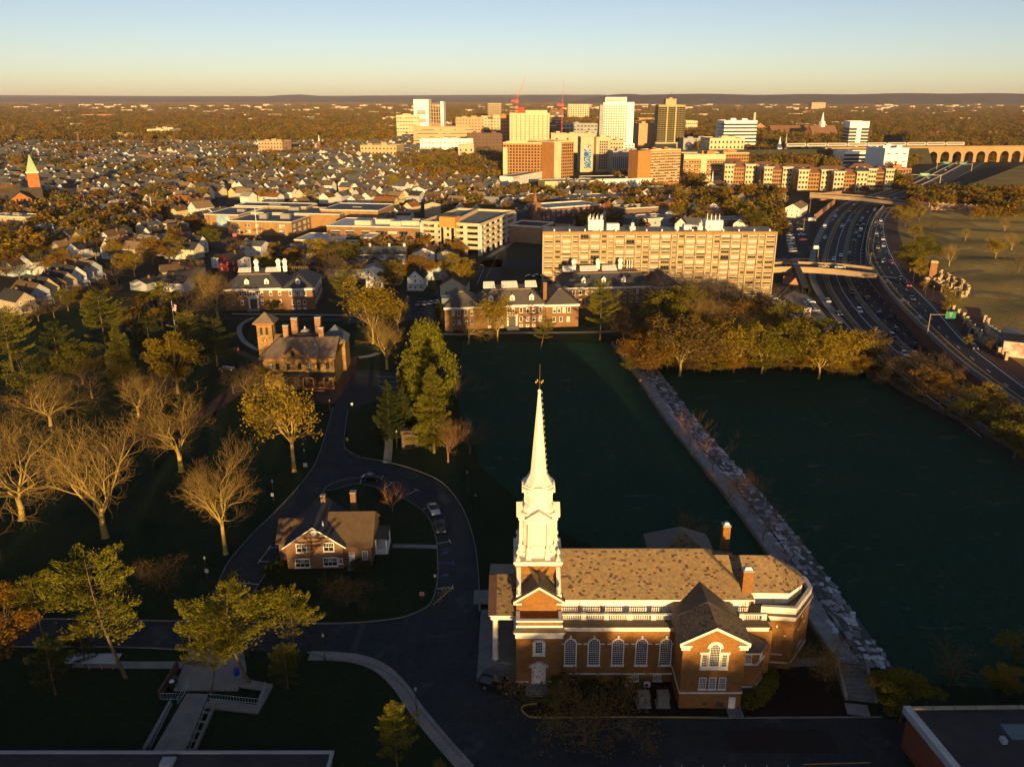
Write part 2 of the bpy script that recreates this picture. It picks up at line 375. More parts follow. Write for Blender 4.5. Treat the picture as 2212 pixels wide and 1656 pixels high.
for k in range(4):marking('hatching',[(945+k*0,1279+k*7),(958-k*4+6,1289+k*5-6)],0.1,paint_y,0.05)
for k in range(3):marking('hatching',[(953+k*8,1272),(964+k*5,1281-k*3)],0.1,paint_y,0.05)
for(bx_,by_)in((961,1194),(962,1242)): # wheelchair symbols
    X,Y=G(bx_,by_);q=lambda a:(X+a[1]*1.3,Y-a[0]*0.9)
    marking('access_symbol',[q((-.1,.0)),q((-.1,.45))],0.1,paint_b,0.05,False)
    marking('access_symbol',[q((.02,.45)),q((.02,.0)),q((.45,.05)),q((.62,-.3))],0.1,paint_b,0.054,False)
    marking('access_symbol',[q((.05+.36*math.cos(t),-.02+.36*math.sin(t)))for t in[1.9+k*.45 for k in range(9)]],0.1,paint_b,0.058,False)
    marking('access_symbol',[q((-.42,.0)),q((-.28,.0))],0.16,paint_b,0.05,False)
for k in range(5):marking('bay_line',[(817,813+k*10.5),(861,814+k*10.5)],0.14,paint_w)
for k in range(7):marking('bay_line',[(1426+k*46,1652),(1429+k*46,1663)],0.12,paint_w)
marking('bay_line',[(1735,1650),(1880,1646)],0.12,paint_y)
marking('road_patch',[(1570,1598),(1800,1598)],4.2,M('tar_patch',(0.012,0.012,0.014),rough=0.8),0.043)
marking('road_patch',[(762,1406),(785,1346)],0.9,M('tar_patch_grey',(0.045,0.05,0.056),rough=0.8),0.043)
marking('road_patch',[(240,1396),(262,1341)],1.2,MATS['tar_patch'],0.043)
# ---------------------------------------------------------------- the church (local y = 0 at 96 m from the viewer)
CH=(0,96,0)
church=thing('church','red brick church with tall white steeple, white balustrade and mottled slate roof','church',CH)
ch_brick=BRICK('church_brick',(0.28,0.122,0.026),(0.19,0.08,0.02),(0.22,0.14,0.065),1.0,0.42,0.14,0.05)
trim=M('church_white_trim',(0.72,0.68,0.60),(0.62,0.575,0.49),0.7,0.6,c3=(0.5,0.4,0.28),s3=1.4,t3=0.63,sv=(1,1,.22))
attic_m=M('stained_white_board',(0.80,0.77,0.71),(0.74,0.69,0.6),0.5,0.7,c3=(0.50,0.29,0.14),s3=1.5,t3=0.58,sv=(1,1,.25))
slate=PIECES('roof_slate',[(0.0,(0.23,0.155,0.075)),(0.22,(0.205,0.14,0.072)),(0.40,(0.25,0.17,0.085)),(0.56,(0.19,0.145,0.08)),(0.70,(0.21,0.125,0.06)),(0.80,(0.16,0.12,0.075)),(0.90,(0.085,0.042,0.03)),(0.96,(0.06,0.042,0.035))],0.7,0.3,0.12)
lead=M('lead_flashing',(0.10,0.078,0.058),(0.07,0.057,0.046),0.8,0.6,0.4)
flat_roof=M('flat_roof_membrane',(0.03,0.03,0.032),(0.022,0.022,0.024),0.4,0.9)
step_m=M('grey_steps',(0.20,0.21,0.205),(0.14,0.15,0.15),0.7,0.9)
def cpart(b,name,mat,parent=church,smooth=False):return b.build(name,mat,parent,smooth=smooth)
SLATE_ME=None
def slates(parent,a0,a1,b1,b0,singles=0,w=0.42,h=0.27,name='slate_course'):
    """rows of slates on the quad eave a0-a1, ridge b0-b1; the lowest ones (nearest the eave) are single pieces"""
    global SLATE_ME
    a0,a1,b0,b1=map(Vector,(a0,a1,b0,b1));n=(a1-a0).cross(b0-a0).normalized()
    if n.z<0:n=-n
    ex=(a1-a0).normalized();up=n.cross(ex).normalized()
    if up.z<0:up=-up
    H=(b0-a0).dot(up);rows=int(H/h);big=MB();done=0
    if SLATE_ME is None:
        t=MB();t.add([(-.5,0,.012),(.5,0,.012),(.5,1.12,0.002),(-.5,1.12,0.002),(-.5,0,-.02),(.5,0,-.02)],[(0,1,2,3),(4,5,1,0),(0,3,4),(1,5,2)])
        SLATE_ME=t.mesh('slate',slate)
    for r in range(rows):
        t=r/rows;L=a0.lerp(b0,t);Rr=a1.lerp(b1,t);ln=(Rr-L).length;cnt=max(1,int(ln/w));ww=ln/cnt;off=0.5 if r%2 else 0.0
        for k in range(cnt+(1 if off else 0)):
            u0=max(0.0,(k-off)*ww);u1=min(ln,(k+1-off)*ww)
            if u1-u0<0.08:continue
            p=L+ex*((u0+u1)/2)+n*(0.035+random.uniform(0,0.008));sw=(u1-u0)-0.014
            if done<singles:
                o=put('slate',SLATE_ME,parent);mt=Matrix((ex,up,n)).transposed().to_4x4()@Matrix.Diagonal((sw,H/rows,1,1));mt.translation=p;o.matrix_local=mt;done+=1
            else:
                q=H/rows
                big.add([tuple(p-ex*sw/2+n*.012),tuple(p+ex*sw/2+n*.012),tuple(p+ex*sw/2+up*q*1.12),tuple(p-ex*sw/2+up*q*1.12),tuple(p-ex*sw/2-n*.02),tuple(p+ex*sw/2-n*.02)],
                        [(0,1,2,3),(4,5,1,0),(0,3,4),(1,5,2)])
    o=big.build(name,slate,parent);o['kind']='stuff';return o
def arch_pts(cx,z0,z1,w,n=8,round_=True):
    r=w/2;zc=z1-r
    return[(cx-r,z0),(cx+r,z0)]+[(cx+r*math.cos(math.pi*k/n),zc+r*math.sin(math.pi*k/n))for k in range(n+1)]
def window(parent,cx,y,z0,z1,w,arched=False,cols=4,rows=8,fw=0.13,mat=None,gl=None,sash=True,nrm=(0,-1)):
    """frame, glass and glazing bars on a wall facing -y at plane y (nrm gives another facing)"""
    mat=mat or white_paint;gl=gl or glass
    ang=math.atan2(nrm[1],nrm[0])+math.pi/2
    f=MB();T=Matrix.Translation((cx,y,0))@Matrix.Rotation(ang,4,'Z');f.T=T
    P=lambda pts,d:[(h,d,z)for h,z in pts]
    if arched:
        o_=arch_pts(0,z0,z1,w);i_=arch_pts(0,z0+fw,z1-fw,w-2*fw)
    else:
        o_=[(-w/2,z0),(w/2,z0),(w/2,z1),(-w/2,z1)];i_=[(-w/2+fw,z0+fw),(w/2-fw,z0+fw),(w/2-fw,z1-fw),(-w/2+fw,z1-fw)]
    n=len(o_)
    vs=P(o_,-0.09)+P(i_,-0.09)+P(i_,-0.01)+P(o_,0.02)
    fs=[]
    for i in range(n):
        j=(i+1)%n;fs+=[(i,j,n+j,n+i),(n+i,n+j,2*n+j,2*n+i),(3*n+i,3*n+j,j,i)]
    f.add(vs,fs);f.box(-w/2-0.1,-0.16,z0-0.12,w/2+0.1,0,z0)
    fo=f.build('window',mat,parent)
    g=MB();g.T=T;g.poly(P(i_,-0.015));g.build('pane',gl,fo)
    bm=MB();bm.T=T;bw=0.035;iw=w-2*fw;zt=z1-fw;zb=z0+fw;r=iw/2
    for k in range(1,cols):
        x=-iw/2+iw*k/cols;top=zt if not arched else zt-r+math.sqrt(max(0,r*r-x*x))
        bm.box(x-bw/2,-0.05,zb,x+bw/2,-0.018,top)
    for k in range(1,rows):
        z=zb+(zt-zb)*k/rows;hw=iw/2 if not arched or z<zt-r else math.sqrt(max(0,r*r-(z-zt+r)**2))
        th=bw*(1.8 if sash and k==rows//2 else 1)
        bm.box(-hw,-0.054,z-th/2,hw,-0.016,z+th/2)
    if bm.f:bm.build('glazing_bars',mat,fo)
    return fo
# front block below the tower
b=MB();b.box(0.6,0.2,0,6.9,19.8,7.95);b.box(0.75,0.45,9.7,6.8,19.6,10.55);cpart(b,'front_block_wall',ch_brick)
b=MB();b.box(0.45,0.05,7.9,7.05,19.95,8.75);b.box(0.25,-0.15,8.75,7.25,20.15,9.1);b.box(0.55,0.15,9.6,6.95,0.45,9.95);b.box(0.55,0.1,10.5,6.95,0.62,10.75);b.box(0.55,0.6,10.5,1.1,2.4,10.75);b.box(6.4,0.6,10.5,6.95,2.4,10.75);cpart(b,'front_cornice',trim)
b=MB();b.add([(0.1,-0.3,9.1),(7.4,-0.3,9.1),(6.95,0.3,9.62),(0.55,0.3,9.62)],[(0,1,2,3)]);b.box(0.1,-0.3,9.04,7.4,0.3,9.11)
for k in range(7):b.add([(0.2+k*1.17,-0.31,9.12),(0.24+k*1.17,-0.31,9.12),(0.6+k*1.02,0.29,9.66),(0.56+k*1.02,0.29,9.66)],[(0,1,2,3)])
cpart(b,'skirt_roof',lead)
b=MB();b.box(1.15,0.65,9.7,6.35,2.6,9.75);cpart(b,'flat_roof',flat_roof)
window(church,3.72,0.2,5.35,7.35,1.15,False,4,4,0.12)
b=MB();b.box(2.85,0.06,5.05,3.14,0.2,7.6);b.box(4.3,0.06,5.05,4.59,0.2,7.6);b.box(2.85,0.06,7.36,4.59,0.2,7.62);b.box(2.8,0.02,5.0,4.64,0.2,5.2);cpart(b,'window_surround',stone_white)
d=MB();d.box(2.75,0.0,0.45,3.05,0.2,3.1);d.box(4.4,0.0,0.45,4.7,0.2,3.1);d.box(2.7,-0.1,3.1,4.75,0.2,3.5);d.profile([(2.4,3.5),(5.05,3.5),(3.72,4.1)],'y',-0.25,0.2);d.box(2.4,-0.3,3.42,5.05,0.2,3.54)
d=cpart(d,'door_surround',stone_white)
b=MB()
for s in(0,1):
    x0=3.06+s*0.67;b.box(x0,0.05,0.5,x0+0.655,0.2,3.08)
    for q in range(3):b.box(x0+0.1,0.035,0.68+q*0.8,x0+0.55,0.06,1.3+q*0.8)
door=cpart(b,'door',white_paint)
b=MB();b.box(3.64,0.0,1.4,3.69,0.05,1.75);b.box(3.77,0.0,1.4,3.82,0.05,1.75);cpart(b,'handle',dark_metal,door)
b=MB()
for k in range(3):b.box(2.2-k*0.15,-1.6-0.35*k+0.2,0,5.25+k*0.15,0.2,0.45-0.15*k)
cpart(b,'door_steps',step_m)
b=MB();b.box(0.5,0.1,0.6,2.3,0.2,0.82);b.box(5.1,0.1,0.6,6.95,0.2,0.82);cpart(b,'water_table',stone_white)
# wall gable over the front block, with its little roof
b=MB();b.add([(0.6,2.7,9.7),(6.9,2.7,9.7),(6.9,2.7,12.15),(3.75,2.7,14.25),(0.6,2.7,12.15),(0.6,6.9,9.7),(6.9,6.9,9.7),(6.9,6.9,12.15),(3.75,6.9,14.25),(0.6,6.9,12.15)],
      [(0,1,2,3,4),(5,9,8,7,6),(1,6,7,2),(0,4,9,5)]);cpart(b,'gable_wall',ch_brick)
def rake(b,x0,x1,xa,z0,za,y,t=0.22,d=0.34,dep=0.5):
    for xs in((x0,1),(x1,-1)):
        b.add([(xs[0],y,z0),(xa,y,za),(xa,y,za-d),(xs[0]+xs[1]*0.0,y,z0-d),(xs[0],y+dep,z0),(xa,y+dep,za),(xa,y+dep,za-d),(xs[0],y+dep,z0-d)],
              [(0,1,2,3),(0,4,5,1),(3,2,6,7),(4,7,6,5),(0,3,7,4)])
b=MB();rake(b,0.2,7.3,3.75,12.2,14.55,2.35);b.box(0.2,2.3,11.75,1.35,2.7,12.0);b.box(6.15,2.3,11.75,7.3,2.7,12.0);cpart(b,'gable_cornice',trim)
sm=cpart(MB().add([(0.1,2.25,12.22),(3.75,2.25,14.62),(3.75,7.0,14.62),(0.1,3.2,12.22),(7.4,2.25,12.22),(7.4,3.2,12.22)],[(0,1,2,3),(4,5,2,1)]),'gable_roof',lead)
slates(sm,(0.15,2.3,12.22),(0.9,4.2,12.62),(3.75,6.9,14.6),(3.75,2.3,14.6));slates(sm,(7.35,2.3,12.22),(6.6,4.2,12.62),(3.75,6.9,14.6),(3.75,2.3,14.6))
b=MB()
prof=[(0.16,0),(0.16,0.25),(0.07,0.3),(0.1,0.42),(0.24,0.6),(0.26,0.85),(0.2,0.95),(0.22,1.02),(0.08,1.1),(0.09,1.2),(0.03,1.3),(0.0,1.42)]
for x0 in(0.65,6.25):
    b.add([(x0,7.0,15.0),(x0+.6,7.0,15.0),(x0+.6,3.2,12.9),(x0,3.2,12.9),(x0,7.0,13.9),(x0+.6,7.0,13.9),(x0+.6,3.2,12.1),(x0,3.2,12.1)],[(0,3,2,1),(0,4,7,3),(1,2,6,5),(3,7,6,2)])
    b.box(x0-.05,2.9,12.0,x0+.65,3.6,13.05);b.lathe([(r,z+13.05)for r,z in prof],10,x0+.3,3.25)
cpart(b,'ramp_coping',trim)
# tower shaft, platform, urns
TX,TY=3.72,10.1
tower=thing('steeple','','');tower.parent=church;del tower['label'];del tower['category']
def tpart(b,name,mat,smooth=False):return b.build(name,mat,tower,smooth=smooth)
b=MB();b.box(0.5,6.9,9,6.95,13.3,15.3);tpart(b,'shaft',ch_brick)
b=MB();b.box(0.4,6.8,15.2,7.05,13.4,15.55);b.box(0.22,6.62,15.55,7.22,13.58,15.85);tpart(b,'platform_cornice',trim)
b=MB();b.box(0.3,6.7,15.85,7.14,13.5,15.9);tpart(b,'platform',stone_white)
for sx in(-1,1):
    for sy in(-1,1):
        b=MB();x,y=TX+sx*2.85,TY+sy*2.85;b.box(x-.3,y-.3,15.9,x+.3,y+.3,16.25);b.lathe([(r*1.15,z*1.15+16.25)for r,z in prof],10,x,y);tpart(b,'urn',trim)
# belfry: chamfered core, four fronts with column pairs, louvres and pediments
def oct_(h,c,z0,z1,h1=None,c1=None):
    h1=h1 or h;c1=c1 or c
    f=lambda h,c:[(TX-c,TY-h),(TX+c,TY-h),(TX+h,TY-c),(TX+h,TY+c),(TX+c,TY+h),(TX-c,TY+h),(TX-h,TY+c),(TX-h,TY-c)]
    return f(h,c),z0,z1,f(h1,c1)
def octp(b,*a):p,z0,z1,t=oct_(*a);b.prism(p,z0,z1,0,t);return b
b=MB();octp(b,2.1,1.45,15.9,22.3);octp(b,2.3,1.6,15.9,16.6);octp(b,2.22,1.55,17.4,17.65);tpart(b,'belfry_core',trim)
for k in range(4):
    Rm=Matrix.Translation((TX,TY,0))@Matrix.Rotation(k*math.pi/2,4,'Z')@Matrix.Translation((-TX,-TY,0))
    b=MB();b.T=Rm
    for sx in(-1,1):
        x=TX+sx*1.35;y=TY-2.5
        b.box(x-.36,y-.36,15.9,x+.36,y+.45,16.5);b.box(x-.3,y-.3,16.5,x+.3,y+.45,17.5);b.box(x-.34,y-.34,17.5,x+.34,y+.45,17.65)
        b.lathe([(.28,17.65),(.28,17.75),(.23,17.85),(.19,21.4),(.25,21.45),(.25,21.6)],12,x,y)
    b.box(TX-1.65,TY-2.8,21.6,TX+1.65,TY-2.0,22.15);b.box(TX-1.85,TY-3.05,22.15,TX+1.85,TY-1.6,22.4)
    b.profile([(TX-1.6,22.4),(TX+1.6,22.4),(TX,23.3)],'y',TY-2.85,TY-1.4)
    tpart(b,'belfry_front',trim)
    b=MB();b.T=Rm
    for s in(-1,1):b.add([(TX+s*1.95,TY-3.1,22.4),(TX,TY-3.1,23.65),(TX,TY-3.1,23.4),(TX+s*1.75,TY-3.1,22.4),(TX+s*1.95,TY-1.2,22.4),(TX,TY-1.2,23.65)],[(0,1,2,3),(0,4,5,1)])
    tpart(b,'pediment_rake',trim)
    b=MB();b.T=Rm
    a=arch_pts(TX,17.9,21.35,1.6);a2=arch_pts(TX,17.8,21.55,2.0);n=len(a);y0=TY-2.28
    b.add([(h,y0,z)for h,z in a2]+[(h,y0,z)for h,z in a]+[(h,y0+.2,z)for h,z in a2]+[(h,y0+.12,z)for h,z in a],[f for i in range(n)for j in[(i+1)%n]for f in((i,j,n+j,n+i),(i,2*n+i,2*n+j,j),(n+i,n+j,3*n+j,3*n+i))])
    lv=tpart(b,'louvre_frame',trim)
    b=MB();b.T=Rm
    for q in range(22):
        z=17.95+q*0.155;hw=0.8 if z<20.55 else math.sqrt(max(0.02,.64-(z-20.55)**2));b.add([(TX-hw,y0+.03,z),(TX+hw,y0+.03,z),(TX+hw,y0+.12,z+.15),(TX-hw,y0+.12,z+.15)],[(0,1,2,3)])
    b.build('louvres',trim,lv)
# second stage and spire
b=MB();octp(b,2.35,1.75,22.4,22.9);octp(b,2.1,1.5,22.9,23.6);octp(b,2.1,1.5,23.6,24.0,1.85,1.15);octp(b,1.85,1.15,24.0,25.9);octp(b,2.0,1.3,25.9,26.2);octp(b,2.2,1.5,26.2,26.55);tpart(b,'lantern_stage',trim)
for k in range(4):
    Rm=Matrix.Translation((TX,TY,0))@Matrix.Rotation(k*math.pi/2,4,'Z')@Matrix.Translation((-TX,-TY,0))
    b=MB();b.T=Rm
    pr=[(TX+1.5*math.cos(math.pi*q/10),25.85+1.05*math.sin(math.pi*q/10))for q in range(11)]
    pi_=[(TX+1.22*math.cos(math.pi*q/10),25.85+.8*math.sin(math.pi*q/10))for q in range(11)]
    for i in range(10):b.add([(pr[i][0],TY-2.32,pr[i][1]),(pr[i+1][0],TY-2.32,pr[i+1][1]),(pi_[i+1][0],TY-2.32,pi_[i+1][1]),(pi_[i][0],TY-2.32,pi_[i][1]),(pr[i][0],TY-1.2,pr[i][1]),(pr[i+1][0],TY-1.2,pr[i+1][1]),(pi_[i+1][0],TY-1.9,pi_[i+1][1]),(pi_[i][0],TY-1.9,pi_[i][1])],[(0,1,2,3),(0,4,5,1),(3,2,6,7)])
    b.profile(arch_pts(TX,24.1,26.5,2.1,10),'y',TY-1.98,TY-1.8);b.T=Rm
    tpart(b,'arched_pediment',trim)
    b=MB();b.T=Rm@Matrix.Translation((TX,TY-1.98,25.45))@Matrix.Rotation(math.pi/2,4,'X');b.lathe([(.62,0),(.62,.06),(.5,.06),(.5,.03)],20);tpart(b,'roundel',trim)
b=MB();octp(b,2.05,1.2,26.5,26.85);octp(b,1.95,1.0,26.85,27.3,1.62,.75);octp(b,1.62,.75,27.3,27.5);octp(b,1.55,.7,27.5,28.3,1.12,.47);tpart(b,'spire_base',trim)
b=MB();octp(b,1.12,.464,28.3,40.2,.16,.066);b.lathe([(.05,40.1),(.2,40.2),(.26,40.4),(.2,40.58),(.05,40.66)],10,TX,TY);tpart(b,'spire',trim)
b=MB();gold=M('gilded_metal',(0.55,0.36,0.08),rough=0.35,metal=0.9)
b.tube((TX,TY,40.5),(TX+.06,TY,44.2),.045,.03,6);b.lathe([(.02,43.3),(.1,43.38),(.02,43.46)],8,TX+.04,TY)
for k in range(4):
    a=k*math.pi/2+.5;e=(TX+.55*math.cos(a),TY+.55*math.sin(a),41.75);b.tube((TX,TY,41.7),e,.025,n=4);b.box(e[0]-.07,e[1]-.03,e[2]-.12,e[0]+.07,e[1]+.03,e[2]+.12)
tpart(b,'weathervane',gold)
for k in range(15):
    z=28.6+k*0.82;h=1.12+(.16-1.12)*(z-28.3)/11.9;x=TX+h*.93;y=TY-h*.38
    b=MB();[b.tube(p,q,.022,n=4)for p,q in(((x,y,z),(x+.22,y,z)),((x+.22,y,z),(x+.22,y,z+.22)),((x+.22,y,z+.22),(x-.03,y,z+.22)))];tpart(b,'climbing_rung',trim)
# nave: aisle wall, cornice, balustrade, attic, roof
b=MB();b.box(6.9,1.0,0,36,19.2,8.6);cpart(b,'nave_wall',ch_brick)
b=MB();b.box(7.0,0.85,8.5,22.6,1.2,9.05);b.box(7.0,0.7,9.05,22.6,1.3,9.3);b.box(31.2,.85,8.5,35.4,1.2,9.05);b.box(31.2,.7,9.05,35.5,1.3,9.3);cpart(b,'nave_cornice',trim)
b=MB();b.add([(7.0,.6,9.3),(22.6,.6,9.3),(22.6,2.1,9.55),(7,2.1,9.55)],[(0,1,2,3)]);b.add([(31.2,.6,9.3),(35.6,.6,9.3),(35.3,2.1,9.55),(31.2,2.1,9.55)],[(0,1,2,3)]);b.box(7,2.0,8.6,36,18,9.3);cpart(b,'aisle_roof',lead)
b=MB();b.box(7.0,0.9,1.3,22.5,1.0,1.52);cpart(b,'water_table',stone_white)
for cx in(8.15,11.42,14.75,18.05,21.4):
    window(church,cx,1.0,2.8,7.3,1.75,True,6,12,0.16)
    b=MB();b.box(cx-.12,.85,7.28,cx+.12,1.0,7.75);[b.box(cx+s*1.2-.28,.9,6.3,cx+s*1.2+.28,1.0,6.48)for s in(-1,1)];cpart(b,'keystone',stone_white)
for cx in(17.3,20.5):window(church,cx,1.0,0.2,1.15,1.1,False,4,3,0.07)
def balustrade(x0,x1,y,z0,posts):
    b=MB();b.box(x0,y-.16,z0,x1,y+.16,z0+.22);b.box(x0,y-.2,z0+.86,x1,y+.2,z0+1.06);rail=cpart(b,'balustrade',trim)
    bm=MB();bm.lathe([(.07,0),(.1,.06),(.06,.1),(.13,.28),(.07,.48),(.06,.54),(.1,.6),(.1,.64)],8);me=bm.mesh('baluster',trim)
    for px_ in posts:
        bb=MB();bb.box(px_-.35,y-.24,z0+.001,px_+.35,y+.24,z0+1.12);bb.build('pedestal',trim,rail)
    ends=[x0]+list(posts)+[x1]
    xs=np.arange(x0+.2,x1-.1,0.31)
    for x in xs:
        if all(abs(x-p)>.42 for p in posts):put('baluster',me,rail,(float(x),y,z0+.22))
balustrade(7.0,23.6,2.25,9.35,(9.95,13.1,16.35,19.65,22.7));balustrade(31.6,35.3,2.25,9.35,(31.9,35.0))
b=MB();b.box(7.0,4.3,8.9,33.4,15.9,11.45);cpart(b,'attic_wall',attic_m)
for k in range(9):b=MB();b.tube((8.2+k*3.1,4.22,9.3),(8.2+k*3.1,4.22,11.4),.05,n=6);cpart(b,'downpipe',trim)
b=MB();b.box(6.95,3.75,11.42,33.95,4.1,11.6);b.box(6.95,3.9,11.3,33.8,16.3,11.46);cpart(b,'gutter',trim)
RZ,EZ=16.0,11.62
b=MB();P0=[(0.6,3.85,EZ),(33.95,3.85,EZ),(27.7,10.1,RZ),(0.6,10.1,RZ),(0.6,16.35,EZ),(33.95,16.35,EZ)]
b.add(P0,[(0,1,2,3),(3,2,5,4),(1,5,2),(0,3,4)]);roof=cpart(b,'nave_roof',lead)
slates(roof,(7.0,3.85,EZ),(33.95,3.85,EZ),(27.7,10.1,RZ),(7.0,10.1,RZ),300);slates(roof,(0.65,3.85,EZ),(7.0,3.85,EZ),(7.0,10.1,RZ),(.65,10.1,RZ));slates(roof,(33.95,3.85,EZ),(33.95,16.35,EZ),(27.7,10.2,RZ),(27.7,10.0,RZ))
b=MB()
for k in range(70):b.cbox(8+k*.37+random.uniform(-.1,.1),4.4+(k%3)*.4,EZ+.45+(k%3)*.28,.1,.08,.12)
cpart(b,'snow_guards',M('snow_guard',(0.35,0.33,0.25),rough=0.5))['kind']='stuff'
b=MB();b.box(0.6,10.0,RZ-.02,27.7,10.2,RZ+.12);cpart(b,'ridge_cap',lead,roof)
# south wing with palladian window
b=MB();b.add([(22.5,-4.4,0),(30.8,-4.4,0),(30.8,-4.4,10.4),(26.65,-4.4,12.75),(22.5,-4.4,10.4),(22.5,1.2,0),(30.8,1.2,0),(30.8,1.2,10.4),(26.65,1.2,12.75),(22.5,1.2,10.4)],[(0,1,2,3,4),(1,6,7,2),(0,4,9,5),(5,9,8,7,6)]);cpart(b,'wing_wall',ch_brick)
b=MB();b.box(22.38,-4.52,2.5,30.92,1.0,2.72);cpart(b,'water_table',stone_white)
b=MB();rake(b,22.0,31.3,26.65,10.62,13.05,-4.75,d=.42,dep=.5);b.box(22.05,-4.75,10.0,23.6,-4.4,10.3);b.box(22.25,-4.65,9.5,23.4,-4.4,10.0);b.box(29.7,-4.75,10.0,31.25,-4.4,10.3);b.box(29.9,-4.65,9.5,31.05,-4.4,10.0);b.box(22.0,-4.4,10.2,22.5,1.2,10.55);b.box(30.8,-4.4,10.2,31.3,1.2,10.55);cpart(b,'wing_cornice',trim)
wr=cpart(MB().add([(21.75,-4.85,10.55),(26.65,-4.85,13.12),(26.65,.9,13.12),(21.75,.9,10.55),(31.55,-4.85,10.55),(31.55,.9,10.55)],[(0,1,2,3),(4,5,2,1)]),'wing_roof',lead)
slates(wr,(22.1,-4.3,10.68),(22.1,.9,10.68),(26.6,.9,13.05),(26.6,-4.3,13.05),0);slates(wr,(31.2,-4.3,10.68),(31.2,.9,10.68),(26.7,.9,13.05),(26.7,-4.3,13.05),0)
br=cpart(MB().add([(22.2,1.2,10.7),(26.65,.9,13.2),(26.65,6.0,13.2),(22.2,4.3,10.7),(31.1,1.2,10.7),(31.1,4.3,10.7),(26.65,.9,9.5),(22.2,1.2,9.5),(31.1,1.2,9.5)],[(0,1,2,3),(4,5,2,1),(0,7,6,1),(1,6,8,4)]),'link_roof',lead)
window(church,26.75,-4.4,6.75,10.4,1.45,True,6,9,0.13)
for s in(-1,1):window(church,26.75+s*1.32,-4.4,6.75,8.75,0.75,False,3,5,0.09)
b=MB();b.box(24.85,-4.55,6.3,28.65,-4.4,6.62);b.box(24.75,-4.6,8.85,26.0,-4.4,9.15);b.box(27.5,-4.6,8.85,28.75,-4.4,9.15)
for x in(24.9,25.88,27.48,28.48):b.box(x-.0,-4.52,6.6,x+.14,-4.4,8.9)
a=arch_pts(26.75,9.1,10.75,2.1,10);a2=arch_pts(26.75,9.1,10.4,1.5,10)
for i in range(2,len(a)-1):b.add([(a[i][0],-4.52,a[i][1]),(a[i+1][0],-4.52,a[i+1][1]),(a2[i+1][0],-4.52,a2[i+1][1]),(a2[i][0],-4.52,a2[i][1]),(a[i][0],-4.4,a[i][1]),(a[i+1][0],-4.4,a[i+1][1])],[(0,1,2,3),(0,4,5,1)])
cpart(b,'palladian_surround',stone_white)
for cx in(25.45,26.78,28.1):window(church,cx,-4.4,3.2,5.05,0.98,False,4,6,0.09)
b=MB();b.box(29.2,-4.46,0.05,30.1,-4.4,1.85);dd=cpart(b,'door',white_paint);b=MB();b.box(29.3,-4.52,.9,29.36,-4.46,1.05);cpart(b,'handle',dark_metal,dd)
b=MB();b.box(25.6,-4.43,.55,26.3,-4.4,.95);b.box(27.5,-4.43,.3,28.6,-4.4,1.0);cpart(b,'vent',M('vent_grey',(0.08,0.07,0.06)))
b=MB();b.box(28.9,-6.3,0,29.1,-4.5,.5);b.box(30.6,-6.3,0,30.8,-4.5,.5);b.box(29.1,-6.3,0,30.6,-4.5,.06);cpart(b,'door_well',step_m)
# bay beside the wing
bay=[(30.8,-1.6),(33.4,-1.6),(34.9,.2),(34.9,1.2),(30.8,1.2)]
b=MB();b.prism(bay,0,6.9);cpart(b,'bay_wall',ch_brick)
b=MB();b.prism([(30.8,-1.75),(33.5,-1.75),(35.05,.15),(35.05,1.3),(30.8,1.3)],1.2,1.42);b.prism([(30.8,-1.75),(33.5,-1.75),(35.05,.15),(35.05,1.3),(30.8,1.3)],4.9,5.05);b.prism([(30.7,-1.95),(33.6,-1.95),(35.2,.1),(35.2,1.3),(30.7,1.3)],6.8,7.05);cpart(b,'bay_band',trim)
b=MB();b.add([(30.7,-2.0,7.06),(33.65,-2.0,7.06),(35.25,.05,7.06),(35.25,1.1,7.06),(32.8,.9,8.2),(30.7,.9,8.2)],[(0,1,4,5),(1,2,4),(2,3,4)]);cpart(b,'bay_roof',lead)
window(church,32.2,-1.6,5.15,6.6,.9,False,4,5,.08);window(church,34.15,-.7,5.15,6.6,.7,False,3,5,.08,nrm=(.77,-.64))
# apse
ap=[(35.2,4.2),(40.0,3.7),(44.0,9.0),(44.0,11.6),(40.0,16.6),(35.2,16.2)]
def grow(p,d,c=(39,10.1)):return[(c[0]+(x-c[0])*(1+d/math.hypot(x-c[0],y-c[1])),c[1]+(y-c[1])*(1+d/math.hypot(x-c[0],y-c[1])))for x,y in p]
b=MB();b.prism(ap,0,8.3);cpart(b,'apse_wall',ch_brick)
b=MB();b.prism(grow(ap,.12),8.2,8.8);b.prism(grow(ap,.35),8.8,9.0);b.prism(grow(ap,.12),1.0,1.2);cpart(b,'apse_cornice',trim)
b=MB();b.prism(grow(ap,.4),9.0,9.25,0,grow(ap,.0));cpart(b,'apse_skirt_roof',lead)
b=MB();o1=grow(ap,.0);i1=grow(ap,-.45)
for i in range(5):b.prism([o1[i],o1[i+1],i1[i+1],i1[i]],9.2,10.15)
for i in range(5):b.prism([grow(ap,.08)[i],grow(ap,.08)[i+1],grow(ap,-.53)[i+1],grow(ap,-.53)[i]],10.15,10.3)
cpart(b,'apse_parapet',trim)
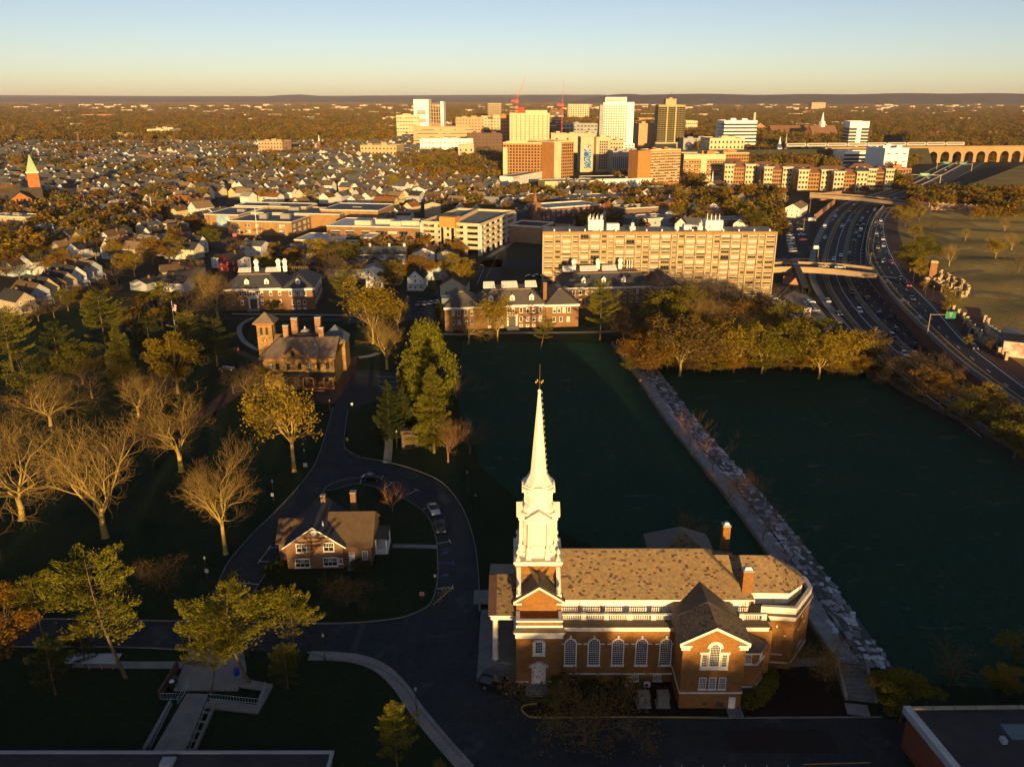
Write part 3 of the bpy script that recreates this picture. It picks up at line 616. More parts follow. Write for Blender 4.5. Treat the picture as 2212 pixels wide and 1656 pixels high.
for(x0,y0,x1,y1)in((35.2,4.2,40.0,3.7),(40.0,3.7,44.0,9.0)):
    b=MB();mx,my=(x0+x1)/2,(y0+y1)/2;an=math.atan2(y1-y0,x1-x0);b.T=Matrix.Translation((mx,my,0))@Matrix.Rotation(an,4,'Z')
    for h,z in arch_pts(0,2.6,7.0,2.3,10)[2:]:b.cbox(h,-.02,z,.3,.12,.25)
    b.box(-1.25,-.08,2.6,-1.1,0.02,5.9);b.box(1.1,-.08,2.6,1.25,.02,5.9);cpart(b,'blind_arch',ch_brick)
    b=MB();b.T=Matrix.Translation((mx,my,0))@Matrix.Rotation(an,4,'Z');b.box(-.12,-.12,7.0,.12,0,7.4);b.box(-1.4,-.12,5.6,-1.05,0,5.78);b.box(1.05,-.12,5.6,1.4,0,5.78);b.box(-1.2,-.12,2.4,1.2,0,2.58);cpart(b,'keystone',stone_white)
ai=[(33.4,6.4),(39.6,6.35),(42.5,9.0),(42.5,11.4),(39.6,14.0),(33.4,13.8)]
b=MB();b.prism(ai,9.0,11.3);cpart(b,'apse_attic',attic_m)
b=MB();e=grow(ai,.35);rr=((29.0,10.2,14.95),(37.6,10.2,14.95));ez=11.35
b.add([(30.5,e[0][1],ez),(e[1][0],e[1][1],ez),(e[2][0],e[2][1],ez),(e[3][0],e[3][1],ez),(e[4][0],e[4][1],ez),(30.5,e[5][1],ez),rr[0],rr[1]],[(0,1,7,6),(1,2,7),(2,3,7),(3,4,7),(4,5,6,7)]);ar=cpart(b,'apse_roof',lead)
slates(ar,(31.5,e[0][1],ez),(e[1][0],e[1][1],ez),rr[1],(29.5,10.2,14.95));slates(ar,(e[1][0],e[1][1],ez),(e[2][0],e[2][1],ez),rr[1],rr[1]);slates(ar,(e[2][0],e[2][1],ez),(e[3][0],e[3][1],ez),rr[1],rr[1])
b=MB();b.prism(grow(ai,.38),11.2,11.36);cpart(b,'apse_gutter',lead)
# chimneys
for(x0,y0,x1,y1,z0,z1)in((32.35,4.6,33.75,5.7,9,15.6),(32.1,15.6,33.2,16.7,9,16.6)):
    b=MB();b.box(x0,y0,z0,x1,y1,z1);ck=cpart(b,'chimney',ch_brick)
    b=MB();b.box(x0-.08,y0-.08,z1,x1+.08,y1+.08,z1+.15);b.prism([(x0+.1,y0+.1),(x1-.1,y0+.1),(x1-.1,y1-.1),(x0+.1,y1-.1)],z1+.15,z1+.55,0,[(x0+.35,y0+.3),(x1-.35,y0+.3),(x1-.35,y1-.3),(x0+.35,y1-.3)]);b.build('chimney_cap',M('galvanised',(0.4,0.42,0.45),rough=.45,metal=.5),ck)
# rear wing
b=MB();b.box(22,16,0,31.4,24,10.4);cpart(b,'rear_wing_wall',ch_brick)
b=MB();b.add([(21.5,15,10.4),(31.9,15,10.4),(31.9,24.5,10.4),(21.5,24.5,10.4),(26.6,19.0,14.0),(26.6,20.5,14.0)],[(0,1,4),(1,2,5,4),(2,3,5),(3,0,4,5)]);rw=cpart(b,'rear_wing_roof',lead)
slates(rw,(21.5,15,10.4),(31.9,15,10.4),(26.6,19,14),(26.6,19,14))
# portico on the west front
b=MB()
for k in range(6):b.box(-5.0+k*.32,2.0+k*.32,0,.6,18.2-k*.32,.2+k*.2)
cpart(b,'portico_steps',step_m)
b=MB();b.box(-3.0,4.0,1.2,.6,16.2,1.26);cpart(b,'portico_floor',M('portico_flags',(0.15,0.16,0.155),(0.10,0.11,0.11),1.2))
for y in(4.6,8.1,12.1,15.6):
    b=MB();b.lathe([(.52,1.26),(.52,1.4),(.44,1.5),(.42,3.2),(.36,7.7),(.46,7.8),(.5,8.1)],16,-2.4,y);b.box(-2.92,y-.52,8.1,-1.88,y+.52,8.25);cpart(b,'column',stone_white)
b=MB();b.box(-3.0,3.9,8.25,.6,16.3,9.0);b.box(-3.2,3.6,9.0,.6,16.6,9.35);b.profile([(3.7,9.35),(16.5,9.35),(10.1,11.3)],'x',-2.9,.6);cpart(b,'entablature',trim)
b=MB();b.add([(-3.35,3.3,9.4),(.65,3.3,9.4),(.65,10.1,11.75),(-3.35,10.1,11.75),(-3.35,16.9,9.4),(.65,16.9,9.4)],[(0,1,2,3),(3,2,5,4)]);b.box(-3.3,3.35,9.3,.6,16.8,9.38);pr_=cpart(b,'portico_roof',lead)
slates(pr_,(-2.2,3.35,9.45),(.6,3.35,9.45),(.6,10.1,11.75),(-2.2,10.1,11.75))
b=MB();copper=M('brown_copper',(0.10,0.06,0.04),(0.075,0.045,0.035),.6,.5,.4)
for k in range(6):b.add([(-3.36,3.3+k*1.12,9.43+k*.388),(-2.2,3.3+k*1.12,9.46+k*.388),(-2.2,4.38+k*1.12,9.84+k*.388),(-3.36,4.38+k*1.12,9.81+k*.388)],[(0,1,2,3)])
b.build('copper_edge',copper,pr_)
b=MB();b.tube((-4.9,6.5,1.0),(-4.9,6.5,.1),.03,n=5);b.tube((-4.9,6.5,1.0),(-3.2,6.5,2.1),.03,n=5);b.tube((-4.9,14,1.0),(-4.9,14,.1),.03,n=5);b.tube((-4.9,14,1.0),(-3.2,14,2.1),.03,n=5);b.tube((-3.2,6.5,2.1),(-3.2,6.5,1.2),.03,n=5);cpart(b,'handrail',dark_metal)
b=MB();b.box(-5.0,.2,0.0,.5,1.9,.1);cpart(b,'landing',step_m)
b=MB();b.box(-6.3,20,0,.5,24,.12);b.box(-5.4,18.3,0,-5.1,20,.5);cpart(b,'side_terrace',step_m)
# plant behind the church wall: transformer cabinets and condensers
cab=M('grey_cabinet',(0.17,0.18,0.16),(0.14,0.15,0.135),.8,.6)
for(x,lab)in((17.9,'left of two grey green utility cabinets beside the church wall'),(20.5,'right of two grey green utility cabinets beside the church wing')):
    t=thing('utility_cabinet',lab,'cabinet',(x,92.4,0),0,'utility cabinets by the church')
    b=MB();b.box(-.95,-.9,0,.95,.9,.15);b.build('base_slab',concrete,t)
    b=MB();b.box(-.75,-.7,.15,.75,.7,1.75);b.box(-.8,-.75,1.75,.8,.75,1.85);b.build('body',cab,t)
    b=MB();b.box(-.03,-.72,.3,.03,-.7,1.6);b.box(.2,-.74,.9,.3,-.7,1.1);b.build('door_seam',dark_metal,t)
for(x,lab)in((15.7,'small white condenser unit by the church shrubs'),(18.9,'small white condenser unit behind the two utility cabinets')):
    t=thing('condenser_unit',lab,'condenser',(x,95.9,0));b=MB();b.box(-.45,-.2,.12,.45,.2,.8);b.box(-.4,-.15,0,-.3,.15,.12);b.box(.3,-.15,0,.4,.15,.12);b.build('body',white_paint,t)
    b=MB();b.T=Matrix.Translation((-.1,-.2,.46))@Matrix.Rotation(math.pi/2,4,'X');b.lathe([(.27,0),(.27,.02),(.2,.02),(.2,.03)],14);b.build('fan_grille',dark_metal,t)
# ---------------------------------------------------------------- trees: prototypes (20 m tall), then copies that share their meshes
rng=np.random.default_rng(11)
def np_mesh(name,v,q,mat):
    me=bpy.data.meshes.new(name);n,k=len(v),q.shape[1]
    me.vertices.add(n);me.vertices.foreach_set('co',np.asarray(v,np.float32).ravel())
    me.loops.add(q.size);me.loops.foreach_set('vertex_index',q.astype(np.int32).ravel())
    me.polygons.add(len(q));me.polygons.foreach_set('loop_start',np.arange(0,q.size,k,dtype=np.int32))
    me.polygons.foreach_set('loop_total',np.full(len(q),k,np.int32));me.update(calc_edges=True);me.validate()
    me.materials.append(mat);return me
def leaves(P,size,aspect=0.6,up=0.25,jitter=0.35,axis=None):
    """rhombic leaf faces at points P"""
    n=len(P);a=rng.normal(size=(n,3));a[:,2]*=0.7
    if axis is not None:a=axis+a*0.35
    a/=np.linalg.norm(a,axis=1)[:,None]
    b=rng.normal(size=(n,3));b[:,2]*=(1-up);b-=(b*a).sum(1)[:,None]*a;b/=np.linalg.norm(b,axis=1)[:,None]+1e-9
    s=size*(1+jitter*rng.uniform(-1,1,n))[:,None]
    V=np.stack([P-a*s,P+b*s*aspect,P+a*s,P-b*s*aspect],1).reshape(-1,3)
    return V,np.arange(n*4).reshape(n,4)
def tubes_mesh(name,segs,mat):
    """segs: (p0, p1, r0, r1, sides)"""
    V=[];Q=[];n0=0
    for sides in sorted({s[4]for s in segs}):
        S=[s for s in segs if s[4]==sides]
        p0=np.array([s[0]for s in S]);p1=np.array([s[1]for s in S]);r0=np.array([s[2]for s in S]);r1=np.array([s[3]for s in S])
        d=p1-p0;d/=np.linalg.norm(d,axis=1)[:,None]+1e-9
        ref=np.where(np.abs(d[:,2:3])>0.9,np.array([[1.,0,0]]),np.array([[0,0,1.]]));u=np.cross(d,ref);u/=np.linalg.norm(u,axis=1)[:,None]+1e-9;w=np.cross(d,u)
        an=2*np.pi*np.arange(sides)/sides;c=np.cos(an)[None,:,None];s_=np.sin(an)[None,:,None]
        ring=u[:,None]*c+w[:,None]*s_
        A=p0[:,None]+ring*r0[:,None,None];B=p1[:,None]+ring*r1[:,None,None]
        V.append(np.concatenate([A,B],1).reshape(-1,3));i=np.arange(sides);j=(i+1)%sides
        base=(np.arange(len(S))*2*sides+n0)[:,None,None];quad=np.stack([i,j,sides+j,sides+i],1)[None]
        Q.append((base+quad).reshape(-1,4));n0+=len(S)*2*sides
    me=np_mesh(name,np.concatenate(V),np.concatenate(Q),mat)
    if mat is bark_pale:me.materials.append(twig_m);k3=sum(3 for s in segs if s[4]==3);me.polygons.foreach_set('material_index',[1]*k3+[0]*(len(me.polygons)-k3))
    return me
def limb(segs,p,d,L,r,lv,maxlv,rnd,kids,tips,up=0.15,wob=0.25,shrink=0.62,spread=0.8):
    n=4 if lv<3 else(3 if lv<4 else 2);q=np.array(p);d=np.array(d);rr=r
    for k in range(n):
        d=d+rnd.normal(size=3)*wob*0.5+np.array([0,0,up*0.3]);d/=np.linalg.norm(d)
        q2=q+d*L/n;r2=rr*(0.86 if lv<maxlv else 0.7)
        segs.append((q,q2,rr,r2,7 if lv==0 else(5 if lv==1 else(4 if lv==2 else 3))));
        if lv<maxlv and(k>=1 or lv>0):
            for _ in range(kids[lv]if k==n-1 else max(1,kids[lv]//2)):
                e=rnd.normal(size=3);e-=e.dot(d)*d;e/=np.linalg.norm(e)+1e-9
                nd=d*(1-0.35*spread)+e*spread*rnd.uniform(0.5,1.1)+np.array([0,0,up]);nd/=np.linalg.norm(nd)
                limb(segs,q2,nd,L*shrink*rnd.uniform(0.75,1.2),r2*0.64,lv+1,maxlv,rnd,kids,tips,up,wob,shrink,spread)
        q=q2;rr=r2
    if lv>=maxlv-1:tips.append(q)
bark_pale=M('pale_bark',(0.38,0.275,0.08),(0.25,0.18,0.055),0.6,0.9,0.1)
twig_m=M('golden_twigs',(0.30,0.20,0.055),(0.19,0.125,0.038),.5,.9,.1)
bark_dark=M('dark_bark',(0.15,0.10,0.05),(0.09,0.065,0.037),0.6,0.9,0.1)
bark_red=M('reddish_twig_bark',(0.26,0.13,0.06),(0.17,0.09,0.045),0.6,0.9,0.1)
LV={
 'pine':LEAF('pine_needles',[(0.1,(0.05,0.06,0.008)),(0.5,(0.14,0.135,0.012)),(0.9,(0.25,0.21,0.016))]),
 'dark_pine':LEAF('dark_pine_needles',[(0.1,(0.02,0.034,0.014)),(0.5,(0.045,0.06,0.016)),(0.9,(0.09,0.09,0.02))]),
 'gold':LEAF('golden_leaves',[(0.1,(0.13,0.095,0.010)),(0.5,(0.25,0.175,0.014)),(0.9,(0.36,0.25,0.02))]),
 'yellow':LEAF('yellow_leaves',[(0.1,(0.18,0.14,0.015)),(0.5,(0.28,0.21,0.02)),(0.9,(0.38,0.28,0.03))]),
 'olive':LEAF('olive_leaves',[(0.1,(0.065,0.065,0.010)),(0.5,(0.15,0.13,0.014)),(0.9,(0.24,0.19,0.02))]),
 'rust':LEAF('rust_leaves',[(0.1,(0.12,0.062,0.010)),(0.5,(0.22,0.118,0.014)),(0.9,(0.32,0.18,0.02))]),
 'brown':LEAF('brown_leaves',[(0.1,(0.07,0.048,0.018)),(0.5,(0.135,0.09,0.026)),(0.9,(0.20,0.135,0.035))]),
 'red':LEAF('red_leaves',[(0.1,(0.10,0.018,0.014)),(0.5,(0.20,0.03,0.02)),(0.9,(0.30,0.05,0.025))]),
}
PROTO={}
def bare(key,seed,trunk=5.0,r=0.42,kids=(4,3,3,3),L=8.5,spread=0.8,up=0.15,mat=None,lv=4,leafy=0,leafmat='gold',lean=0.0,size=0.3,sub=None):
    rnd=np.random.default_rng(seed);segs=[];tips=[]
    p=np.zeros(3);q=np.array([lean*trunk,0,trunk]);m=p*0.5+q*0.5+rnd.normal(size=3)*0.12
    segs+=[(p,p+(m-p)*.15,r*1.5,r*1.1,8),(p+(m-p)*.15,m,r*1.1,r*.95,8),(m,q,r*.95,r*.85,8)]
    nl=kids[0]+1
    for k in range(nl):
        a=2*math.pi*(k+rnd.uniform(-.3,.3))/nl;t=rnd.uniform(0.25,0.9)*spread
        d=np.array([math.cos(a)*t,math.sin(a)*t,1.0]);d/=np.linalg.norm(d)
        limb(segs,q-np.array([0,0,rnd.uniform(0,trunk*.3)]),d,L*rnd.uniform(.8,1.15),r*rnd.uniform(.44,.64),1,lv,rnd,kids,tips,up,0.28,0.62,spread)
    zs=max(s[1][2]for s in segs);f=20.0/zs
    segs=[(a*f,b*f,ra*f,max(rb*f,0.010),n)for a,b,ra,rb,n in segs]
    T=np.array(tips)*f
    parts=[('trunk',tubes_mesh(key+'_trunk',segs,mat or bark_pale))]
    if leafy:
        P=np.repeat(T,leafy,0)+rnd.normal(size=(len(T)*leafy,3))*0.45
        parts.append(('crown',np_mesh(key+'_crown',*leaves(P,size*.8),LV[leafmat])))
    PROTO[key]=parts
def leafy(key,seed,leafmat,w=0.42,z0=0.22,clumps=38,per=260,size=0.27,trunk_r=0.34,top=1.0,dens=1.0,inner=0.5,barkm=None):
    """round broadleaf crown of leaf clumps with gaps, over a limbed trunk"""
    rnd=np.random.default_rng(seed);H=20.0;segs=[(np.zeros(3),np.array([0,0,H*z0]),trunk_r*1.3,trunk_r,7)]
    cen=[]
    for k in range(clumps):
        while True:
            p=rnd.uniform(-1,1,3);l=np.linalg.norm(p)
            if inner<l<1:break
        c=np.array([p[0]*w*H,p[1]*w*H,H*(z0+(top-z0)*(0.5+0.47*p[2]))]);sq=1-0.35*max(0,p[2])**2;c[:2]*=sq;cen.append(c)
        mid=np.array([c[0]*.4,c[1]*.4,H*z0+(c[2]-H*z0)*.45]);r=trunk_r*.45
        segs+=[(np.array([0,0,H*z0*rnd.uniform(.7,1)]),mid,r,r*.6,4),(mid,c,r*.6,.03,3)]
    P=[]
    for c in cen:
        n=int(per*dens*rnd.uniform(.6,1.3));rad=H*w*rnd.uniform(.2,.36)
        d=rnd.normal(size=(n,3));d/=np.linalg.norm(d,axis=1)[:,None];P.append(c+d*rad*(rnd.uniform(.35,1.0,n)**.6)[:,None]*np.array([1,1,.7]))
    P=np.concatenate(P);P=P[P[:,2]>H*z0*.6]
    PROTO[key]=[('trunk',tubes_mesh(key+'_trunk',segs,barkm or bark_dark)),('crown',np_mesh(key+'_crown',*leaves(P,size),LV[leafmat]))]
def pine(key,seed,leafmat='pine',z0=0.3,tiers=11,reach=6.2,shape='pine',lean=(0,0),pads=1.0,size=0.22,tr=0.28,curve=0.0,droop=0.0,gap=0.25):
    rnd=np.random.default_rng(seed);H=20.0;segs=[];P=[];A=[]
    ax=lambda t:np.array([lean[0]*t*H+curve*math.sin(t*3)*1.2,lean[1]*t*H,t*H])
    for k in range(10):segs.append((ax(k/10),ax((k+1)/10),tr*(1-k/10.5)*(1.3 if k==0 else 1),tr*(1-(k+1)/10.5),7))
    for k in range(tiers):
        t=z0+(1-z0)*(k+rnd.uniform(-.25,.25))/tiers;t=min(max(t,z0),.985);s=(t-z0)/(1-z0)
        if shape=='cone':L=reach*(1-s)**.85+.35
        elif shape=='pine':L=reach*(0.75+.35*math.sin(s*2.6))*(1-s**2.2)**.6+.5
        else:L=reach*math.sqrt(max(.05,1-(s*1.15-.35)**2))
        nb=rnd.integers(4,7)if shape!='cone' else rnd.integers(6,9)
        for j in range(nb):
            if rnd.random()<gap:continue
            a=2*math.pi*(j+rnd.uniform(-.4,.4))/nb;l=L*rnd.uniform(.6,1.12);o=ax(t)
            e=o+np.array([math.cos(a)*l,math.sin(a)*l,l*(.22-droop)+rnd.uniform(-.3,.3)]);m=o*.5+e*.5+np.array([0,0,-.1*l-droop*l*.1])
            segs+=[(o,m,tr*.3*(1-s*.7),.05,4),(m,e,.05,.02,3)]
            n=int(52*l*pads);u=rnd.uniform(.25,1.04,n);base=np.where((u<.5)[:,None],o+(m-o)*(u*2)[:,None],m+(e-m)*((u-.5)*2)[:,None])
            side=np.array([-math.sin(a),math.cos(a),0]);wdt=l*.30*np.sin(np.clip(u,0,1)*2.7+.3)+.15
            off=side[None]*(rnd.normal(size=n)*wdt*.6)[:,None];off[:,2]+=rnd.normal(size=n)*.2+np.sin(u*9+a)*.12-droop*np.abs(rnd.normal(size=n))*.9
            P.append(base+off);A.append(np.tile(np.array([math.cos(a),math.sin(a),.55-droop*2.2]),(n,1)))
    P=np.concatenate(P);A=np.concatenate(A)
    PROTO[key]=[('trunk',tubes_mesh(key+'_trunk',segs,bark_dark)),('crown',np_mesh(key+'_crown',*leaves(P,size,.3,.2,.4,A),LV[leafmat]))]
bare('bare_a',1,4.6,.5,(4,3,3,3,2),8.2,.85,lv=5);bare('bare_b',2,5.5,.46,(4,3,3,3,2),8.5,.7,lv=5);bare('bare_c',3,4.0,.42,(5,3,3,3,2),8.0,1.0,lv=5)
bare('bare_d',4,7.0,.40,(4,3,3,3,2),7.0,.75,lv=5);bare('bare_red',5,3.4,.3,(5,3,3,2),8,.8,.22,bark_red);bare('sapling',6,4.5,.2,(5,3,2,2),9,.75,.25,bark_red,3)
bare('half_leaf',7,7.5,.4,(4,3,3,2),7.0,.85,.12,bark_pale,4,3,'gold',size=.34);bare('dark_bare',8,4.5,.32,(5,3,3,2),8,.9,.15,bark_dark);bare('sparse_leaf',9,3.0,.28,(5,3,3,2),8,1.0,.12,bark_dark,4,3,'brown',size=.28)
bare('gold_half',10,5.5,.36,(4,3,3,2),8,.8,.15,bark_pale,4,5,'gold',size=.36)
leafy('round_a',21,'olive');leafy('round_b',22,'gold',.36,.2,30);leafy('round_c',23,'rust',.46,.14,36,200);leafy('round_d',24,'brown',.40,.25,26,120);leafy('tall_gold',25,'gold',.3,.2,30,150)
leafy('shrub',26,'olive',.62,.02,24,170,.7,.1)
pine('pine_a',31);pine('pine_b',32,'pine',.35,9,6.6,gap=.35,lean=(-.12,0),curve=-.6);pine('pine_c',33,'pine',.55,7,6.5,gap=.2);pine('pine_d',34,'dark_pine',.2,12,6.0,pads=1.3)
pine('pine_e',38,'pine',.5,9,7.5,gap=.3,lean=(-.06,0),curve=-1.2,pads=1.4)
pine('spruce',35,'pine',.18,19,5.6,'cone',droop=.22,gap=.12,pads=1.0);pine('fir',36,'dark_pine',.08,17,5.4,'cone',gap=.05,pads=1.5,droop=.05)
def cone_crown(key,seed,leafmat,w=.27):
    rnd=np.random.default_rng(seed);H=20;P=[]
    for k in range(120):
        t=rnd.uniform(.06,.97);r=H*w*min(1,(1-t)*1.55+.06)**.75*rnd.uniform(.72,1.06);a=rnd.uniform(0,6.28);c=np.array([r*math.cos(a),r*math.sin(a),t*H])
        n=110;d=rnd.normal(size=(n,3))*np.array([.62,.62,.8]);P.append(c+d)
    P=np.concatenate(P);A=np.tile(np.array([0,0,1.0]),(len(P),1))
    PROTO[key]=[('trunk',tubes_mesh(key+'_trunk',[(np.zeros(3),np.array([0,0,18.]),.4,.05,7)],bark_dark)),('crown',np_mesh(key+'_crown',*leaves(P,.36,.4,.2,.4,A),LV[leafmat]))]
cone_crown('cypress',37,'pine')
NAMES={'bare':'bare_tree','pine':'pine_tree','spruce':'spruce_tree','fir':'fir_tree','cypress':'conifer_tree','shrub':'shrub','sapling':'young_tree'}
TREE_AT=[]
def tree(kind,X,Y,h,label,group=None,w=1.0,rz=None,mat=None,z=0.0,parts=True,cat=None):
    nm=NAMES.get(kind,NAMES.get(kind.split('_')[0],'broadleaf_tree'))
    t=thing(nm,label,cat or('shrub' if kind=='shrub' else 'tree'),(X,Y,z),random.uniform(0,6.28)if rz is None else rz,group)
    s=h/20.0
    for pn,me in PROTO[kind]:
        o=put(pn,me,t,sc_=(s*w,s*w,s))
        if mat and pn=='crown':o.material_slots[0].link='OBJECT';o.material_slots[0].material=LV[mat]
    TREE_AT.append((X,Y,h*.3*w));return t
def ptree(kind,bx,by,ty,label,group=None,w=1.0,rz=None,mat=None,z=0.0):
    X,Y=G(bx,by,z);return tree(kind,X,Y,max(1.5,HT(X,Y,ty)-z),label,group,w,rz,mat,z)
for a in(
 ('bare_c',48,1122,862,'large spreading bare tree, leftmost on the dark lawn',None,1.15,.4),('bare_a',228,1160,900,'bare many-stemmed tree with tangled low branches, second from left',None,1.0,2.2),
 ('bare_a',392,1018,818,'wide vase-shaped bare tree with lit trunk above the lawn',None,1.15,4.0),('bare_d',488,1196,942,'slender bare tree at the edge of the cottage drive',None,.9,1.0),
 ('half_leaf',636,1018,818,'tall tree with thin rusty leaves and pale trunk before the mansion',None,.95,.6),('bare_c',548,876,778,'small brightly lit bare tree left of the mansion front',None,1.0,1.9),
 ('bare_b',836,797,672,'bare tree with fine twigs right of the mansion court',None,1.15,.2),('gold_half',806,742,590,'large yellow-twigged tree between the mansion and the small white house',None,1.15,3.0),
 ('pine_a',746,690,574,'bright conifer left of the white house above the mansion',None,.9,.3),('bare_red',968,998,886,'reddish bare tree beside the spruce',None,1.25,.9),
 ('sapling',848,1106,1036,'thin young bare tree on the cottage island',None,1.3,.5),('cypress',926,868,697,'broad cone-shaped conifer, tallest at the field edge',None,1.15,.4),
 ('spruce',938,978,782,'drooping spruce with bare lower trunk beside the drive',None,1.0,.7),('fir',842,950,818,'dense fir left of the drooping spruce',None,1.1,.1),('fir',872,935,830,'small fir tucked behind the drooping spruce',None,.9,2.1),
 ('pine_b',272,1464,1180,'tall leaning pine with orange lit trunk at lower left',None,.95,.15),('pine_c',98,1400,1240,'flat-topped pine at the left edge of the lower road',None,1.0,1.2),('pine_d',120,1500,1372,'low dark pine below the leaning pine',None,1.05,.8),('pine_d',185,1440,1342,'small pine between the two lower left pines',None,1.0,2.8),
 ('pine_e',540,1476,1268,'wide windswept pine with orange limbs over the footbridge',None,1.15,.25),('pine_c',640,1440,1278,'flat-crowned pine right of the windswept pine',None,1.1,2.0),('pine_d',622,1486,1390,'dark green fir-like pine in shade beside the footbridge ramp',None,1.2,2.0),('pine_e',455,1500,1352,'lower pine overhanging the footbridge',None,1.0,3.4),
 ('pine_a',858,1662,1520,'small bright pine at the bottom beside the curved walk',None,.9,.5),('pine_a',950,1690,1640,'tip of a small pine at the bottom edge by the walk',None,.9,1.5),
 ('sparse_leaf',1264,1600,1476,'low bare tree with few brown leaves before the church wall',None,1.7,.5),('round_a',1945,1560,1462,'round olive evergreen beside the stone steps',None,1.5,.5,'olive'),
 ('round_a',2165,1505,1440,'bush lit at its top behind the flat roofed building',None,1.3,1.1,'gold'),('round_d',2190,1440,1360,'tree at the right edge above the flat roofed building',None,1.2,2.2,'olive'),('dark_bare',2050,1480,1390,'dark bare thicket tree below the right field',None,1.4,.4),
 ('sparse_leaf',1782,1470,1392,'contorted bare small tree between the apse and the steps',None,1.5,.9),('bare_red',1725,1440,1380,'small twiggy tree in the bed right of the apse',None,1.4,2.0),
 ('sapling',1490,965,878,'young bare tree beside the stone walk, farthest of the row',None,1.5,.3),('sapling',1540,1018,925,'young bare tree beside the stone walk, second of the row',None,1.5,1.3),('bare_red',1618,1108,1012,'young bare tree with lit crown beside the stone walk',None,1.4,2.3),('sapling',1648,1168,1075,'young bare tree beside the stone walk near the church roof',None,1.5,3.3),('sapling',1575,1085,1000,'thin bare tree left of the stone walk',None,1.5,4.0),('sapling',1695,1228,1140,'young bare tree beside the stone walk, nearest the apse',None,1.4,5.0),
 ('bare_red',1480,1165,1100,'reddish shrubby tree behind the church roof',None,1.9,.8),('bare_red',1525,1180,1125,'low reddish shrub tree beside the rear chimney',None,1.7,1.8),
 ('sparse_leaf',345,1268,1205,'small twiggy tree on the lawn left of the cottage drive',None,1.5,3.3),('sparse_leaf',750,1310,1250,'reddish bare shrub tree before the cottage',None,1.4,.3),
 ('round_c',20,1420,1270,'rust-brown leafy tree at the left edge',None,1.1,.6),
 ('pine_a',232,770,622,'tall lit pine above the bare trees on the left',None,1.15,1.1),('pine_d',130,800,690,'dark pine left of the tall lit pine',None,1.2,.4),('pine_a',28,800,662,'lit pine at the left edge beside the street',None,1.3,2.0),('pine_d',330,790,680,'dark pine right of the tall lit pine',None,1.2,3.0),('spruce',268,832,690,'pale green spruce with bare spine before the dark pines',None,.95,.4),
 ('pine_a',412,775,668,'pine beside the flagpole',None,1.1,4.0),('pine_d',470,790,680,'dark pine left of the mansion tower',None,1.2,4.6),('round_a',385,850,722,'big round olive-yellow tree above the vase-shaped bare tree',None,1.2,.3,'gold'),('round_b',352,712,606,'golden leafy tree behind the flagpole',None,1.2,1.0,'olive'),('dark_bare',410,715,622,'brown twiggy tree right of the golden tree',None,1.2,1.0),('round_d',300,735,640,'brown leafy tree behind the tall lit pine',None,1.2,4.0,'rust'),
 ('bare_c',470,690,578,'pale bare tree left of the dormered hall',None,1.2,.5),('bare_b',440,660,570,'bare tree behind the golden tree',None,1.2,1.5),('dark_bare',200,860,770,'brown bare tree before the dark pine',None,1.4,.7),('bare_b',300,900,790,'bare tree with pale twigs behind the vase-shaped tree',None,1.4,1.7),('bare_c',110,920,800,'bare tree behind the leftmost spreading tree',None,1.4,2.7),('round_d',60,850,760,'dark leafy tree at the left edge behind bare trees',None,1.4,.2,'olive'),('dark_bare',350,880,800,'low brown tree below the olive-yellow tree',None,1.3,2.9),
 ('fir',335,690,640,'dark conifer by the street left of the flag',None,1.1,.9),('pine_d',80,860,775,'shaded pine on the far left lawn',None,1.3,1.0),('round_a',180,830,740,'dark evergreen mass under the tall lit pine',None,1.5,2.0,'olive'),
 ('dark_bare',505,850,790,'twiggy tree beside the mansion court',None,1.2,.3),('round_a',580,832,782,'dark evergreen beside the mansion porch',None,1.2,1.3,'olive'),('dark_bare',640,850,808,'small tree before the mansion porch',None,1.3,2.3),('sparse_leaf',690,835,805,'small leafless tree at the mansion steps',None,1.2,3.3),
 ('gold_half',1075,737,630,'tree with thin yellow leaves before the middle hall',None,1.05,.6),('bare_c',1012,742,655,'bare tree with bright twigs left of the hall entrance',None,1.1,1.6),('pine_a',1296,735,602,'tall green pine right of the middle hall',None,.95,.3),('pine_b',1168,752,682,'small pine on the field edge before the hall',None,1.1,3.5),('dark_bare',1340,690,612,'dark twiggy tree behind the tall green pine',None,1.3,1.1),('fir',948,690,645,'small bright fir left of the middle hall',None,1.0,.6),('gold_half',860,715,640,'yellow leafed tree right of the white house',None,1.0,5.1),('round_b',845,700,638,'golden bushy tree below the two small houses',None,1.0,2.4),
 ('dark_bare',985,860,795,'dark thicket tree left of the playing field',None,1.5,.4),('dark_bare',1015,980,905,'greyish bare tree at the field corner',None,1.3,2.4)):
    ptree(*a)
for i,(x,y,t,k,m_)in enumerate(((20,712,662,'round_d','olive'),(52,706,655,'dark_bare',None),(84,694,645,'round_d','brown'),(118,686,634,'dark_bare',None),(148,672,622,'round_a','olive'),(176,664,612,'round_d','rust'),(205,652,604,'dark_bare',None),(232,650,598,'round_d','brown'))):ptree(k,x,y,t,'street tree before the porch row, %s from left'%ORDW[i],'street trees before the porch row',1.3,mat=m_)  # trees added to shade and partly screen the porch row
